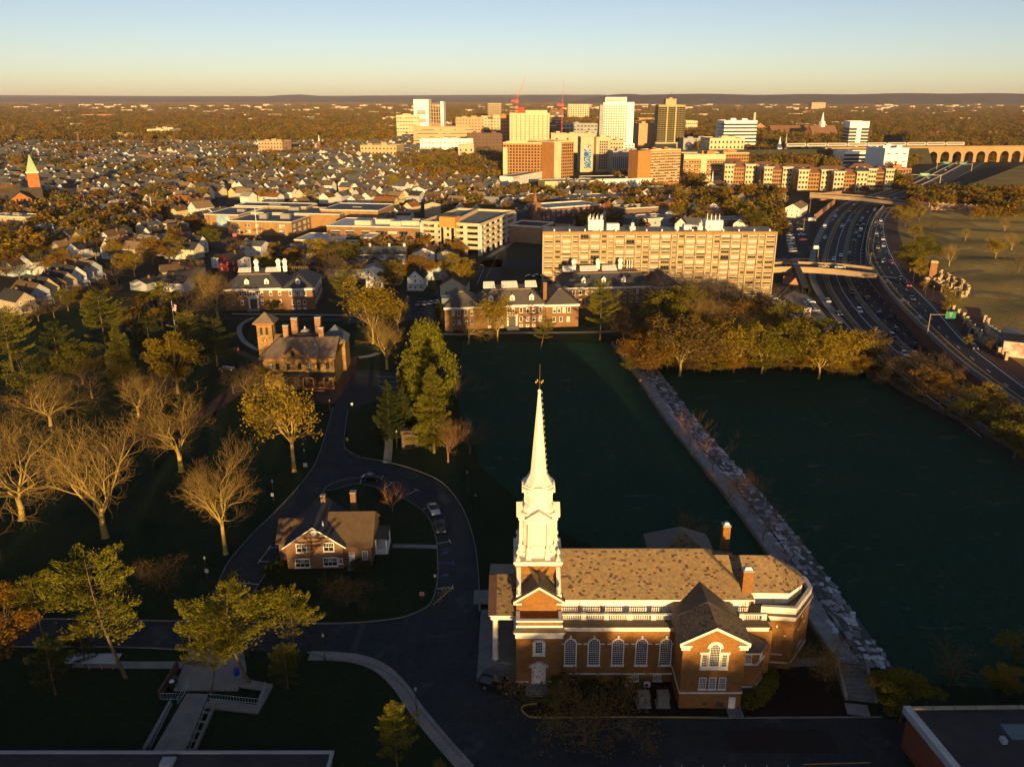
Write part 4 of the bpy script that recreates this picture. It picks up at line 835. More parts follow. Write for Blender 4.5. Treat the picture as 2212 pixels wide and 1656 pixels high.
# woods between the field and the apartment block: front row, then the darker back
g_='trees of the wood before the apartment block'
wood=[('round_c',1398,808,730,'rust'),('gold_half',1468,812,690,'brown'),('round_c',1510,800,705,'brown'),('gold_half',1585,805,705,'gold'),('gold_half',1645,806,712,'olive'),('round_a',1705,800,705,'olive'),('gold_half',1768,818,720,'gold'),('gold_half',1822,800,715,'gold'),('round_b',1868,790,722,'brown'),
        ('round_b',1440,740,640,'olive'),('bare_b',1500,742,635,None),('bare_c',1550,750,650,None),('round_d',1600,745,660,'rust'),('dark_bare',1380,720,640,None),('dark_bare',1420,700,610,None),('dark_bare',1470,690,600,None),('dark_bare',1520,690,598,None),('round_a',1470,705,628,'olive'),('dark_bare',1560,690,610,None),('dark_bare',1600,700,620,None),('round_d',1640,720,652,'brown'),('dark_bare',1660,690,620,None),('round_a',1690,735,665,'olive'),('dark_bare',1610,770,690,None),('round_c',1740,760,690,'olive'),('dark_bare',1400,760,680,None),('round_d',1560,780,700,'rust'),('bare_c',1640,760,680,None),('round_a',1420,775,700,'rust'),('round_d',1345,735,690,'brown'),('dark_bare',1690,770,700,None),('round_a',1500,760,690,'gold'),('dark_bare',1540,730,655,None)]
words_={'round_c':'dense rounded','round_a':'bushy','round_b':'tall leafy','round_d':'thin leafed','gold_half':'open limbed','bare_b':'bare grey','bare_c':'bare spreading','dark_bare':'dark twiggy'}
for i,(k,x,y,t,m_)in enumerate(wood):
    side='left' if x<1480 else('middle' if x<1620 else 'right');row='front' if y>785 else('middle' if y>725 else 'back')
    ptree(k,x,y,t-14,'%s %stree in the %s row of the wood, %s part'%(words_[k],(m_+' ')if m_ else '',row,side),g_,1.45 if k!='bare_b' else 1.25,mat=m_)
wall_wood=[('round_b',1925,830,765,'brown'),('dark_bare',1960,845,775,None),('round_d',1995,870,790,'rust'),('gold_half',2030,880,800,'rust'),('dark_bare',2065,905,820,None),('round_b',2110,900,820,'gold'),('round_d',2090,925,850,'olive'),('dark_bare',2150,930,850,None),('round_d',2185,955,870,'olive'),('dark_bare',2215,960,880,None),('sparse_leaf',1990,820,752,None),('dark_bare',2040,845,775,None),('round_d',2190,990,900,'olive'),('dark_bare',1895,815,760,None),('round_d',2230,1010,910,'olive')]
words_['sparse_leaf']='sparse brown'
for i,(k,x,y,t,m_)in enumerate(wall_wood):ptree(k,x,y,t,'%s %stree along the stone field wall, %s'%(words_[k],(m_+' ')if m_ else '','near the wall corner' if x<2000 else('halfway along' if x<2120 else 'at the right edge')),'trees along the field wall',1.4,mat=m_)
for i in range(22):ptree('round_c' if i%3 else 'round_a',1362+i*24+random.uniform(-8,8),800+random.uniform(-6,9)+(6 if i>17 else 0),768+random.uniform(-8,10),'%s bush at the front edge of the wood'%['olive','rust','brown','gold'][i%4],'bushes at the front of the wood',1.7,mat=['olive','rust','brown','gold'][i%4])
# shrubs and hedge by the buildings
sg='low shrubs by the walls'
for(x,y,w_,lab)in((1215,1500,2.2,'dark red shrub at the foot of the tower block'),(1330,1500,2.0,'dark shrub under the nave windows'),(1250,1497,1.8,'small dark shrub right of the church side door'),(785,1232,2.0,'round dark bush beside the cottage door'),(1290,1500,1.6,'low dark bush under the second nave window'),(594,1240,2.0,'dark shrub at the left corner of the cottage'),(600,668,3.6,'rounded evergreen bush before the left hall'),(570,666,3.0,'smaller evergreen bush before the left hall'),(720,838,1.4,'small shrub at the right of the mansion porch'),(1195,1520,1.3,'shrub at the end of the planting bed')):
    X,Y=G(x,y);tree('shrub',X,Y,w_*1.2,lab,sg,1.3,mat='brown' if 'red' in lab else 'dark_pine')
_h=thing('hedge','rounded yellow-green hedge between the church wing and the apse','hedge',(33.6,93.5,0))
for k,(x,y,r)in enumerate(((-1.6,-1.2,1.3),(-.6,-.6,1.5),(.5,.4,1.6),(1.5,1.6,1.6),(2.4,3.0,1.5),(3.0,4.4,1.4))):
    n=900;d=rng.normal(size=(n,3));d/=np.linalg.norm(d,axis=1)[:,None];d[:,2]=np.abs(d[:,2])
    put('clump',np_mesh('hedge_clump',*leaves(np.array([x,y,.2])+d*np.array([r,r,1.5])*rng.uniform(.8,1.02,(n,1)),.16),LV['olive']),_h)
# ---------------------------------------------------------------- window, dormer and roof helpers for the other buildings
glass_b=GLASS('window_glass_blue',(0.02,0.03,0.04),0.08)
curtain=M('window_blind',(0.50,0.47,0.40),(0.40,0.37,0.30),1.2,0.7)
WINS={}
def win_mesh(w,h,cols=2,rows=2,fr=None,gl=None,fw=0.09,sill=True,blind=0.0,proud=0.07):
    key=(round(w,2),round(h,2),cols,rows,fr.name if fr else '',gl.name if gl else '',round(blind,2),sill,fw)
    if key in WINS:return WINS[key]
    b=MB();x=w/2;i=x-fw
    b.box(-x,-proud,0,-i,0,h);b.box(i,-proud,0,x,0,h);b.box(-i,-proud,0,i,0,fw);b.box(-i,-proud,h-fw,i,0,h)
    if sill:b.box(-x-.08,-proud-.06,-.1,x+.08,0,0)
    for k in range(1,cols):u=-i+2*i*k/cols;b.box(u-.025,-proud*.7,fw,u+.025,-.015,h-fw)
    for k in range(1,rows):z=fw+(h-2*fw)*k/rows;b.box(-i,-proud*.75,z-.03,i,-.013,z+.03)
    b.poly([(-i,-.012,fw),(i,-.012,fw),(i,-.012,h-fw),(-i,-.012,h-fw)],1)
    if blind:z=fw+(h-2*fw)*(1-blind);b.poly([(-i,-.0135,z),(i,-.0135,z),(i,-.0135,h-fw),(-i,-.0135,h-fw)],2)
    WINS[key]=b.mesh('window',[fr or white_paint,gl or glass,curtain]);return WINS[key]
def wins(parent,p0,p1,us,z0,w,h,cols=2,rows=2,fr=None,gl=None,name='window',blinds=0.4,fw=0.09,sill=True,off=0.0):
    """a row of windows along p0 -> p1, facing to the right of that direction; us in metres from p0"""
    dx,dy=p1[0]-p0[0],p1[1]-p0[1];L=math.hypot(dx,dy);an=math.atan2(dy,dx);nx,ny=dy/L,-dx/L
    for u in us:
        bl=random.choice((0.3,0.5,1.0))if random.random()<blinds else 0.0
        put(name,win_mesh(w,h,cols,rows,fr,gl,fw,sill,bl),parent,(p0[0]+dx/L*u+nx*off,p0[1]+dy/L*u+ny*off,z0),an)
def spread_u(L,n,m=None):m=L/n/2 if m is None else m;return[m+(L-2*m)*k/max(1,n-1)for k in range(n)]
def gable(b,x0,x1,y0,y1,ze,zr,axis='y',ov=0.35,th=0.14):
    """two roof slopes; ridge runs along axis"""
    if axis=='y':
        xm=(x0+x1)/2;sl=(zr-ze)/((x1-x0)/2);e=ze-sl*ov
        for s,xe in((1,x0-ov),(-1,x1+ov)):
            b.add([(xe,y0-ov,e),(xm,y0-ov,zr),(xm,y1+ov,zr),(xe,y1+ov,e),(xe,y0-ov,e+th),(xm,y0-ov,zr+th),(xm,y1+ov,zr+th),(xe,y1+ov,e+th)],[(0,1,2,3),(4,7,6,5),(0,4,5,1),(2,6,7,3),(0,3,7,4)])
    else:
        ym=(y0+y1)/2;sl=(zr-ze)/((y1-y0)/2);e=ze-sl*ov
        for ye in(y0-ov,y1+ov):
            b.add([(x0-ov,ye,e),(x0-ov,ym,zr),(x1+ov,ym,zr),(x1+ov,ye,e),(x0-ov,ye,e+th),(x0-ov,ym,zr+th),(x1+ov,ym,zr+th),(x1+ov,ye,e+th)],[(0,1,2,3),(4,7,6,5),(0,4,5,1),(2,6,7,3),(0,3,7,4)])
    return b
def gwall(b,x0,x1,y0,y1,z0,ze,zr,axis='y'):
    if axis=='y':
        xm=(x0+x1)/2
        return b.add([(x0,y0,z0),(x1,y0,z0),(x1,y0,ze),(xm,y0,zr),(x0,y0,ze),(x0,y1,z0),(x1,y1,z0),(x1,y1,ze),(xm,y1,zr),(x0,y1,ze)],[(0,1,2,3,4),(6,5,9,8,7),(1,6,7,2),(5,0,4,9)])
    ym=(y0+y1)/2
    return b.add([(x0,y0,z0),(x0,y1,z0),(x0,y1,ze),(x0,ym,zr),(x0,y0,ze),(x1,y0,z0),(x1,y1,z0),(x1,y1,ze),(x1,ym,zr),(x1,y0,ze)],[(0,4,3,2,1),(5,6,7,8,9),(0,5,9,4),(6,1,2,7)])
def hip(b,x0,x1,y0,y1,ze,zt,ins,ov=0.45,flat=True):
    """hipped roof cut off flat at the top (or to a ridge)"""
    X0,X1,Y0,Y1=x0-ov,x1+ov,y0-ov,y1+ov
    ins=min(ins,(Y1-Y0)/2-.01,(X1-X0)/2-.01)
    a=[(X0,Y0,ze),(X1,Y0,ze),(X1,Y1,ze),(X0,Y1,ze),(X0+ins,Y0+ins,zt),(X1-ins,Y0+ins,zt),(X1-ins,Y1-ins,zt),(X0+ins,Y1-ins,zt)]
    return b.add(a,[(0,1,5,4),(1,2,6,5),(2,3,7,6),(3,0,4,7),(4,5,6,7),(3,2,1,0)])
def dormer(parent,x,y,z,w=1.5,h=1.7,roofm=None,dep=2.6):
    b=MB();gwall(b,x-w/2,x+w/2,y,y+dep,z,z+h*.68,z+h);d=b.build('dormer',white_paint,parent)
    b=MB();gable(b,x-w/2,x+w/2,y,y+dep,z+h*.68,z+h,'y',.12,.06);b.build('dormer_roof',roofm,d)
    put('dormer_window',win_mesh(.7,1.0,2,3,white_paint,glass,.06,False),d,(x,y-.005,z+.25))
def skylight(parent,x0,x1,y,z,panes=4,d=3.0,h=1.7):
    b=MB();b.add([(x0,y,z),(x1,y,z),(x1-.2,y+d*.75,z+h),(x0+.2,y+d*.75,z+h),(x0,y+d,z),(x1,y+d,z)],[(0,1,2,3),(1,5,2),(0,3,4),(4,3,2,5)]);s=b.build('skylight',white_paint,parent)
    for k in range(panes):
        for r in range(2):
            u0=x0+.2+(x1-x0-.4)*k/panes+.06;u1=x0+.2+(x1-x0-.4)*(k+1)/panes-.06;t0,t1=.08+r*.45,.48+r*.45
            MB().poly([(u0,y+d*.75*t0,z+h*t0+.03),(u1,y+d*.75*t0,z+h*t0+.03),(u1,y+d*.75*t1,z+h*t1+.03),(u0,y+d*.75*t1,z+h*t1+.03)]).build('pane',M('frosted_glass',(0.48,0.5,0.5),(0.4,0.42,0.42),1,.3,.5),s)
def vent_stack(parent,x,y,z,h=4.0):
    b=MB();b.box(x-.75,y-.75,z,x+.75,y+.75,z+h*.35);b.box(x-.95,y-.95,z+h*.35,x+.95,y+.95,z+h*.42);b.box(x-.65,y-.65,z+h*.42,x+.65,y+.65,z+h*.7);b.box(x-.9,y-.9,z+h*.7,x+.9,y+.9,z+h*.9);b.box(x-.5,y-.5,z+h*.9,x+.5,y+.5,z+h);b.build('vent_stack',white_paint,parent)
def chimney(parent,x,y,z0,z1,w=1.1,d=0.9,mat=None,cap=None):
    b=MB();b.box(x-w/2,y-d/2,z0,x+w/2,y+d/2,z1);c=b.build('chimney',mat or ch_brick,parent)
    b=MB();b.box(x-w/2-.08,y-d/2-.08,z1,x+w/2+.08,y+d/2+.08,z1+.18);b.build('chimney_cap',cap or concrete,c)
# ---------------------------------------------------------------- the cottage on the island
cot_brick=BRICK('cottage_brick',(0.22,0.12,0.055),(0.16,0.085,0.045),(0.16,0.12,0.085),1,.42,.14,.05)
cot_roof=M('cottage_shingle',(0.06,0.065,0.075),(0.045,0.05,0.058),.8,.9,.1);cot_roof2=M('cottage_brown_shingle',(0.105,0.072,0.045),(0.08,0.056,0.037),1.2,.9,.1)
t=thing('cottage','brick gabled cottage with white rake boards inside the loop drive','house',(-34.3,126.6,0),R(1.5))
b=MB();gwall(b,-4.9,4.9,0,11,0,4.7,8.1);b.build('wall',cot_brick,t)
b=MB();gable(b,-4.9,4.9,0,11,4.75,8.25,'y',.5);rf=b.build('roof',cot_roof,t)
b=MB()
for s in(-1,1):b.add([(s*5.5,-.56,4.25),(0,-.56,8.28),(0,-.56,8.5),(s*5.5,-.56,4.5),(s*5.5,-.5,4.25),(0,-.5,8.28),(0,-.5,8.5),(s*5.5,-.5,4.5)],[(0,1,2,3),(3,2,6,7),(4,5,1,0),(4,7,6,5)])
b.build('rake_board',white_paint,t)
b=MB();gwall(b,4.9,9.7,.6,11.2,0,4.3,7.9,'x');b.build('side_wing_wall',cot_brick,t)
b=MB();gable(b,2.0,9.7,.6,11.2,4.35,8.0,'x',.35);b.build('side_wing_roof',cot_roof2,t)
b=MB();gwall(b,-7.0,-4.9,3.0,10,0,3.6,6.4,'x');b.build('rear_wing_wall',cot_brick,t);b=MB();gable(b,-7.2,-3.0,3.0,10,3.65,6.5,'x',.3);b.build('rear_wing_roof',cot_roof2,t)
b=MB();b.T=Matrix.Translation((.1,-.01,7.2))@Matrix.Rotation(math.pi/2,4,'X')@Matrix.Diagonal((1.15,1,1,1));b.lathe([(.5,0),(.5,.08),(.42,.08),(.4,.04)],18);b.build('oval_vent',white_paint,t)
for(x,z,w,h,c_)in((-2.25,3.35,1.9,1.75,2),(2.45,3.5,1.9,1.75,2),(-2.3,.4,2.6,1.75,3),(2.55,.6,2.55,1.75,3),(4.35,1.05,.78,1.05,1)):
    put('window',win_mesh(w,h,c_,2,white_paint,glass,.13),t,(x,0,z))
    if w>1:
        b=MB();k=c_;ww=w-.26
        for q in range(k):
            xc=x-ww/2+ww*(q+.5)/k;pw=ww/k-.18
            for m in range(1,3):b.box(xc-pw/2+pw*m/3-.015,-.05,z+h/2,xc-pw/2+pw*m/3+.015,-.02,z+h-.13)
        b.build('glazing_bars',white_paint,t)
for(x,z)in((-1.75,3.4),(2.55,1.55),(-2.3,1.35)):b=MB();b.box(x-.3,-.4,z,x+.3,0,z+.4);b.build('air_conditioner',M('ac_casing',(0.4,0.42,0.42),rough=.5),t)
b=MB();b.box(5.75,.52,.7,6.75,.6,2.9);dd=b.build('door',white_paint,t);b=MB();b.box(5.85,.49,2.6,6.65,.52,2.82);b.build('transom_pane',glass_b,dd);b=MB();b.box(6.55,.45,1.6,6.62,.52,1.72);b.build('handle',dark_metal,dd)
b=MB();b.box(5.6,-.5,0,6.9,.6,.65);b.box(5.6,-.9,0,6.9,-.5,.33);b.build('door_steps',step_m,t)
put('window',win_mesh(1.0,1.6,2,4,white_paint,glass,.1),t,(8.55,.6,1.55))
chimney(t,0,9.8,7.6,9.4,.8,.8,cot_brick);chimney(t,5.35,10.6,2,9.6,1.0,1.0,cot_brick)
b=MB();b.box(9.7,4.5,3.0,12.0,9.5,3.2);po=b.build('porch',cot_roof,t)
for(x,y)in((11.8,4.7),(11.8,9.3),(9.9,4.7)):b=MB();b.box(x-.12,y-.12,.2,x+.12,y+.12,3.0);b.build('porch_post',white_paint,po)
b=MB();b.box(9.7,4.5,0,12,9.5,.2);b.box(9.9,4.65,.9,11.8,4.73,1.0);[b.box(9.95+k*.2,4.67,.2,9.99+k*.2,4.71,.9)for k in range(10)];b.build('porch_rail',white_paint,po)
b=MB();b.box(-7.1,3.4,2.3,-4.9,8,2.45);ca=b.build('side_canopy',white_paint,t)
for y in(3.6,7.8):b=MB();b.box(-7.0,y-.08,0,-6.84,y+.08,2.3);b.build('canopy_post',white_paint,ca)
b=MB();b.box(6.0,4.2,5.2,6.5,4.6,5.75);b.tube((6.25,4.5,5.3),(6.25,4.5,6.5),.05,n=5);b.build('roof_vent',white_paint,t);b=MB();b.box(1.2,2.0,7.3,1.4,2.2,8.3);b.build('vent_pipe',white_paint,t)
# ---------------------------------------------------------------- the mansion with its tower
sand=BRICK('brownstone_block',(0.34,0.21,0.07),(0.19,0.115,0.042),(0.22,0.145,0.07),1,1.1,.38,.06);sandt=M('brownstone_trim',(0.26,0.11,0.055),(0.2,0.085,0.045),.8)
mroof=M('mansion_slate',(0.20,0.15,0.105),(0.15,0.115,0.085),.5,.85,.2);mdark=M('mansion_dark_roof',(0.035,0.03,0.028),rough=.8)
t=thing('mansion','brownstone mansion with square clock tower, chimneys and columned porch','mansion',(-60.6,224,0),R(2))
b=MB();gwall(b,-10,10,0,15,0,8.7,8.7,'x');b.build('wall',sand,t)
b=MB();b.add([(-11,-.7,8.7),(10.6,-.7,8.9),(10.6,8,12.6),(-6.8,8,12.3),(-11,15.5,8.7),(10.6,15.5,8.9),(-2,11,12.3),(10.6,8.1,12.55)],[(0,1,2,3),(0,3,4),(3,2,5,4)]);b.build('roof',mroof,t)
b=MB();b.box(-11,-.7,8.3,10.6,-.45,8.68);b.box(10.35,-.7,8.4,10.6,15,8.75);b.add([(10.62,-.7,8.4),(10.62,8,12.2),(10.62,8,12.6),(10.62,-.7,8.9)],[(0,1,2,3)]);b.build('eaves',sandt,t)
b=MB();gwall(b,-4.6,2.0,-.25,5,0,8.6,11.7);b.build('centre_gable',sand,t);b=MB();gable(b,-4.9,2.3,-.3,6.5,8.7,12.0,'y',.6);cg=b.build('gable_roof',mroof,t)
b=MB()
for s in(-1,1):b.add([(-1.3+s*4.3,-.95,8.1),(-1.3,-.95,12.0),(-1.3,-.95,12.25),(-1.3+s*4.35,-.95,8.4),(-1.3+s*4.3,-.8,8.1),(-1.3,-.8,12.0)],[(0,1,2,3),(0,4,5,1)])
b.build('bargeboard',sandt,cg)
b=MB();b.add([(-7.2,7.9,12.35),(10.6,7.9,12.45),(8,15.5,11),(-6,15.5,11)],[(0,1,2,3)]);b.prism([(-4,9.5),(4,9.5),(3.5,14),(-3.5,14)],11.5,13.2,0,[(-.8,11),(.8,11),(.8,12.4),(-.8,12.4)]);b.build('rear_flat_roof',mdark,t)
b=MB();b.prism([(-1.2,10.6),(1.2,10.6),(1.2,13),(-1.2,13)],13.2,13.9,0,[(-.3,11.5),(.3,11.5),(.3,12.1),(-.3,12.1)]);b.lathe([(.15,13.9),(.3,14.2),(.1,14.6)],8,0,11.8);b.build('roof_lantern',stone_white,t)
for(x,y,z0,z1,w,d)in((-4.9,9,11.5,15.6,1.5,1.3),(-3.4,14,11,16.5,1.8,1.5),(3.6,13.5,11,16.8,1.7,1.4),(5.4,8.4,11.8,15.0,1.4,1.2)):chimney(t,x,y,z0,z1,w,d,M('chimney_stone',(0.30,0.17,0.08),(0.22,0.12,0.06),.8),M('chimney_cap_pale',(0.5,0.5,0.52)))
b=MB();b.box(4,14,0,11,22,9);b.build('rear_wall',sand,t);b=MB();b.add([(3.4,13.5,9),(11.5,13.5,9),(11.5,22.5,9),(3.4,22.5,9),(7.5,19,13.2)],[(0,1,4),(1,2,4),(2,3,4),(3,0,4)]);b.build('rear_roof',M('mansion_blue_slate',(0.13,0.16,0.19),(0.10,0.125,0.15),.6),t)
b=MB();b.box(-9.8,9,0,-6,15,9.5);b.add([(-9.8,8.9,9.5),(-5.5,8.9,9.5),(-5.5,13,12),(-9.8,13,12)],[(0,1,2,3)]);b.build('side_roof',mroof,t)
b=MB();b.box(-13.6,10,0,-9.2,14.4,15.6);tw=b.build('clock_tower',sand,t)
b=MB();b.prism([(-14.6,9),(-8.2,9),(-8.2,15.4),(-14.6,15.4)],16.2,18.9,0,[(-11.5,12.1),(-11.3,12.1),(-11.3,12.3),(-11.5,12.3)]);b.build('tower_roof',mroof,tw)
b=MB();b.box(-14.5,9.1,15.9,-8.3,15.3,16.2);b.box(-13.9,9.7,15.5,-8.9,14.7,15.9);[b.box(-13.5+k*.72,9.3,15.5,-13.3+k*.72,9.8,15.9)for k in range(6)];b.build('tower_eaves',M('eaves_terracotta',(0.34,0.13,0.06),(0.28,0.11,0.05),.8),tw)  # eaves in a brighter terracotta than the other mansion trim
for x in(-12.3,-10.7):window(tw,x,10,12.6,14.9,.8,True,2,3,.07,M('sash_olive',(0.2,0.17,0.08)))
window(tw,-9.2,12.2,12.6,14.9,.8,True,2,3,.07,MATS['sash_olive'],nrm=(1,0))
b=MB();b.T=Matrix.Translation((-11.5,9.99,10.9))@Matrix.Rotation(math.pi/2,4,'X');b.lathe([(.75,0),(.75,.06),(.62,.08),(.6,.04)],22);ck=b.build('clock_face',sandt,tw)
b=MB();b.box(-11.55,9.9,10.4,-11.4,9.94,10.95);b.add([(-11.5,9.9,10.85),(-11.2,9.9,11.2),(-11.28,9.9,11.25),(-11.56,9.9,10.95)],[(0,1,2,3)]);b.build('clock_hands',M('clock_white',(0.8,0.8,0.78)),ck)
b=MB();b.T=Matrix.Translation((-11.4,9.98,8.5))@Matrix.Rotation(math.pi/2,4,'X');b.lathe([(.6,0),(.6,.08),(.42,.08),(.42,.02)],8);b.build('octagon_vent',sandt,tw)
wm=M('sash_dark',(0.08,0.06,0.035),rough=.6)
for x,bl in((-7.9,1),(-6.0,0),(-2.9,0),(.3,0),(2.8,1),(5.5,0),(8.1,0)):put('window',win_mesh(1.05,1.9,2,2,wm,glass,.12,True,.95 if bl else 0),t,(x,-.27 if-4.6<x<2 else 0,5.1))
put('window',win_mesh(.85,2.0,2,2,wm,glass,.12),t,(-1.3,-.27,8.7))
for x in(4.0,6.0,8.3):put('window',win_mesh(1.0,2.0,2,2,wm,glass,.12,True,.6 if x==4 else 0),t,(x-.6,0,1.4))
b=MB();b.box(5.4,-.08,.7,6.4,0,3.1);b.build('door',wm,t)
b=MB();b.add([(1.2,-3,3.7),(10.2,-3,3.7),(10.2,0,4.2),(1.2,0,4.2),(1.2,-3,3.5),(10.2,-3,3.5),(10.2,0,3.5),(1.2,0,3.5)],[(0,1,2,3),(0,4,5,1),(1,5,6,2),(0,3,7,4),(4,7,6,5)]);po=b.build('porch_roof',mdark,t)
b=MB();b.box(1.2,-3,0,10.2,0,.7);b.box(4.6,-4.6,0,7.6,-3,.35);b.build('porch_floor',sandt,po)
for x in(1.5,4.4,7.4,9.9):b=MB();b.box(x-.15,-2.85,.7,x+.15,-2.55,3.5);b.build('porch_post',sandt,po)
b=MB();b.box(7.6,-2.8,1.4,9.8,-2.7,1.5);[b.box(7.7+k*.25,-2.78,.7,7.76+k*.25,-2.72,1.4)for k in range(9)];b.build('porch_rail',sandt,po)
b=MB();b.lathe([(3.6,4.0),(3.6,4.25),(2.6,4.7),(2.5,4.55)],14,-1.3,-.2);b.lathe([(3.0,0),(3.0,4.0)],14,-1.3,-.2);b.build('bay_window',mdark,t)
# ---------------------------------------------------------------- dormered halls
hroof=M('hall_slate',(0.052,0.055,0.066),(0.04,0.042,0.052),.5,.8,.3);hroof_w=M('hall_slate_worn',(0.09,0.08,0.075),(0.07,0.063,0.06),.5,.8,.3)
h_brick=BRICK('hall_brick',(0.24,0.125,0.055),(0.175,0.09,0.045),(0.18,0.13,0.09));deck_m=M('roof_deck',(0.26,0.18,0.12),(0.2,0.14,0.095),.6,.9)
def hall(label,x,y,rz,blocks,dormers,skylights,wall,roofm,rows):
    """blocks: (x0, x1, y0, depth, eave, top, inset)"""
    t=thing('campus_hall',label,'hall',(x,y,0),R(rz))
    for i,(x0,x1,y0,d,ze,zt,ins)in enumerate(blocks):
        b=MB();b.box(x0,y0,0,x1,y0+d,ze);b.build('wall',wall,t)
        b=MB();b.box(x0-.35,y0-.35,ze-.75,x1+.35,y0+d+.35,ze+.003*i);b.build('cornice',white_paint,t)
        b=MB();hip(b,x0,x1,y0,y0+d,ze+.02+.004*i,zt,ins);b.build('roof',roofm,t)
        if ins<d/2-1:b=MB();k=ins-.2;b.box(x0+k,y0+k,zt,x1-k,y0+d-k,zt+.3);b.build('roof_deck',deck_m,t)
    for(p0,p1,us,z,w,h)in rows:wins(t,p0,p1,us,z,w,h,1,2,white_paint,glass_b if random.random()<.5 else glass,'window',.45,.13)
    for d_ in dormers:dormer(t,*d_,roofm=roofm)
    for s_ in skylights:skylight(t,*s_)
    return t
def rowu(L,n,m):return spread_u(L,n,m)
A=hall('left brick hall with dark slate roof, dormers and tall white roof vents',-89,314.5,6,
     [(-22,0,1.2,22,8.5,12.9,5.2),(0,12.2,0,25,8.45,12.6,6.3)],[(-13.5,2.4,9.75,1.7,2.4),(-6,2.4,9.75,1.7,2.4),(6,1.6,9.75,1.7,2.3)],[(-18,-13,9.5,13.2,3,2.6,1.5),(-7.5,-2.5,9.5,13.2,3,2.6,1.5)],h_brick,hroof,
     [((-22,1.2),(0,1.2),[6,7.8,9.8,11,12.4,14,17.4,20.8],5.6,1.1,1.9),((-22,1.2),(0,1.2),[3,6.3,14,17.4,20.8],2.2,1.1,1.8),((0,0),(12.2,0),[3,4.4,5.8,7.2,8.6],5.5,1.0,1.9),((0,0),(12.2,0),[4,6,8.2],2.0,1.15,1.8),((0,0),(12.2,0),[4,6,8.2],.25,1.15,.6),
      ((12.2,0),(12.2,25),rowu(25,9,2),5.5,1.0,1.8),((12.2,0),(12.2,25),rowu(25,9,2),2.0,1.0,1.8)])
for x in(-11,-2.5,0):vent_stack(A,x,12,12.9,5)
b=MB();b.box(-13.2,.6,.8,-12.6,1.2,4.6);b.box(-9.9,.6,.8,-9.3,1.2,4.6);b.box(-13.4,.4,4.6,-9.1,1.2,5.3);b.box(-13.6,.2,5.2,-8.9,1.2,5.45);b.build('entrance_surround',stone_white,A);b=MB();b.box(-12.6,.9,.8,-9.9,1.2,4.4);b.build('entrance_door',dark_metal,A);b=MB();[b.box(-13.6,-1.2+k*.4,0,-9,1.2,.2+k*.2)for k in range(4)];b.build('entrance_steps',step_m,A)
b=MB()
for k in range(8):b.tube((2+k*.9,16,12.6),(2+k*.9,16,13.9),.04,n=4)
b.tube((2,16,13.9),(8.3,16,13.9),.04,n=4);b.tube((2,16,13.3),(8.3,16,13.3),.04,n=4);b.build('roof_railing',M('rail_yellow',(0.4,0.3,0.12)),A)
Bh=hall('middle brick hall with three white dormers and slanted skylights at the field edge',0,288,7,
     [(-11.5,12,0,17,8.4,12.9,4.8),(12,24,-1.0,19,8.35,12.6,5.6),(-24,-11.5,-.6,18,8.3,12.5,5.6)],[(-7.4,1.0,9.6,1.7,2.5),(.2,1.0,9.6,1.7,2.5),(7.2,1.0,9.6,1.7,2.5)],[(-9.6,-5.3,6.5,13.2,4,3,2.0),(-3,3,6.5,13.2,5,3,2.0),(5.6,10,6.5,13.2,4,3,2.0)],h_brick,hroof_w,
     [((-11.5,0),(12,0),[1.2,3.4,5.6,7.8,14.8,17.2,19.4,21.8],5.4,1.15,1.95),((-11.5,0),(12,0),[3.4,5.6,7.8,14.8,17.2,19.4,21.8],2.2,1.15,1.85),((-11.5,0),(12,0),[3.4,5.6,7.8,14.8,17.2,19.4],.25,1.1,.9),((-11.5,0),(12,0),[10.2,11.1,12.0],5.5,.9,1.9),
      ((12,-1),(24,-1),[3.2,4.9,6.7,8.5],5.3,1.15,1.95),((12,-1),(24,-1),[3.1,5.6,8.3],2.0,1.15,1.8),((-24,-.6),(-11.5,-.6),[3,5,7.5,9.5],5.2,1.1,1.9),((-24,-.6),(-11.5,-.6),[3,5,7.5,9.5],2.0,1.1,1.8)])
chimney(Bh,12.4,4.0,9,15.2,1.3,1.3)
b=MB();b.box(-1.9,-.5,.8,-1.3,0,4.6);b.box(1.3,-.5,.8,1.9,0,4.6);b.box(-2.1,-.7,4.5,2.1,0,5.2);b.build('entrance_surround',stone_white,Bh);b=MB();b.box(-1.3,-.1,.8,1.3,0,4.4);b.build('entrance_door',dark_metal,Bh);b=MB();[b.box(-2.2,-3.6+k*.5,0,2.2,0,.12+k*.12)for k in range(6)];b.build('entrance_steps',step_m,Bh)
for(x,w)in((-20,2.2),(-20.5,2.0)):
    b=MB();y0=4+(w-2)*18;b.box(-24.8,y0,8.6,-19.5,y0+2,10.4);b.box(-24.9,y0-.1,10.4,-19.4,y0+2.1,10.6);b.build('side_dormer',M('grey_slate_side',(0.14,0.17,0.19)),Bh)
Ch=hall('farther brick hall with dark roof behind the tall green pine',36,318,7,
     [(-16,20,0,20,8.4,12.8,5.0),(20,30,-2,22,8.35,12.5,4.9)],[(-8,1.2,9.7,1.7,2.5),(0,1.2,9.7,1.7,2.5),(8,1.2,9.7,1.7,2.5)],[(-15,-11,8,13.1,3,3,1.8),(-8,-1,8,13.1,5,3,1.8),(1,7,8,13.1,5,3,1.8)],h_brick,hroof,
     [((-16,0),(20,0),rowu(36,14,1.5),5.4,1.1,1.9),((-16,0),(20,0),rowu(36,14,1.5),2.0,1.1,1.9),((20,-2),(30,-2),rowu(10,4,1.5),5.4,1.1,1.9)])
for x in(-10,-.2,9):vent_stack(Ch,x,12,12.8,4.5)
b=MB();[b.tube((12+k,12,12.8),(12+k,12,16.5),.18,n=6)for k in range(3)];b.build('roof_pipe',white_paint,Ch)
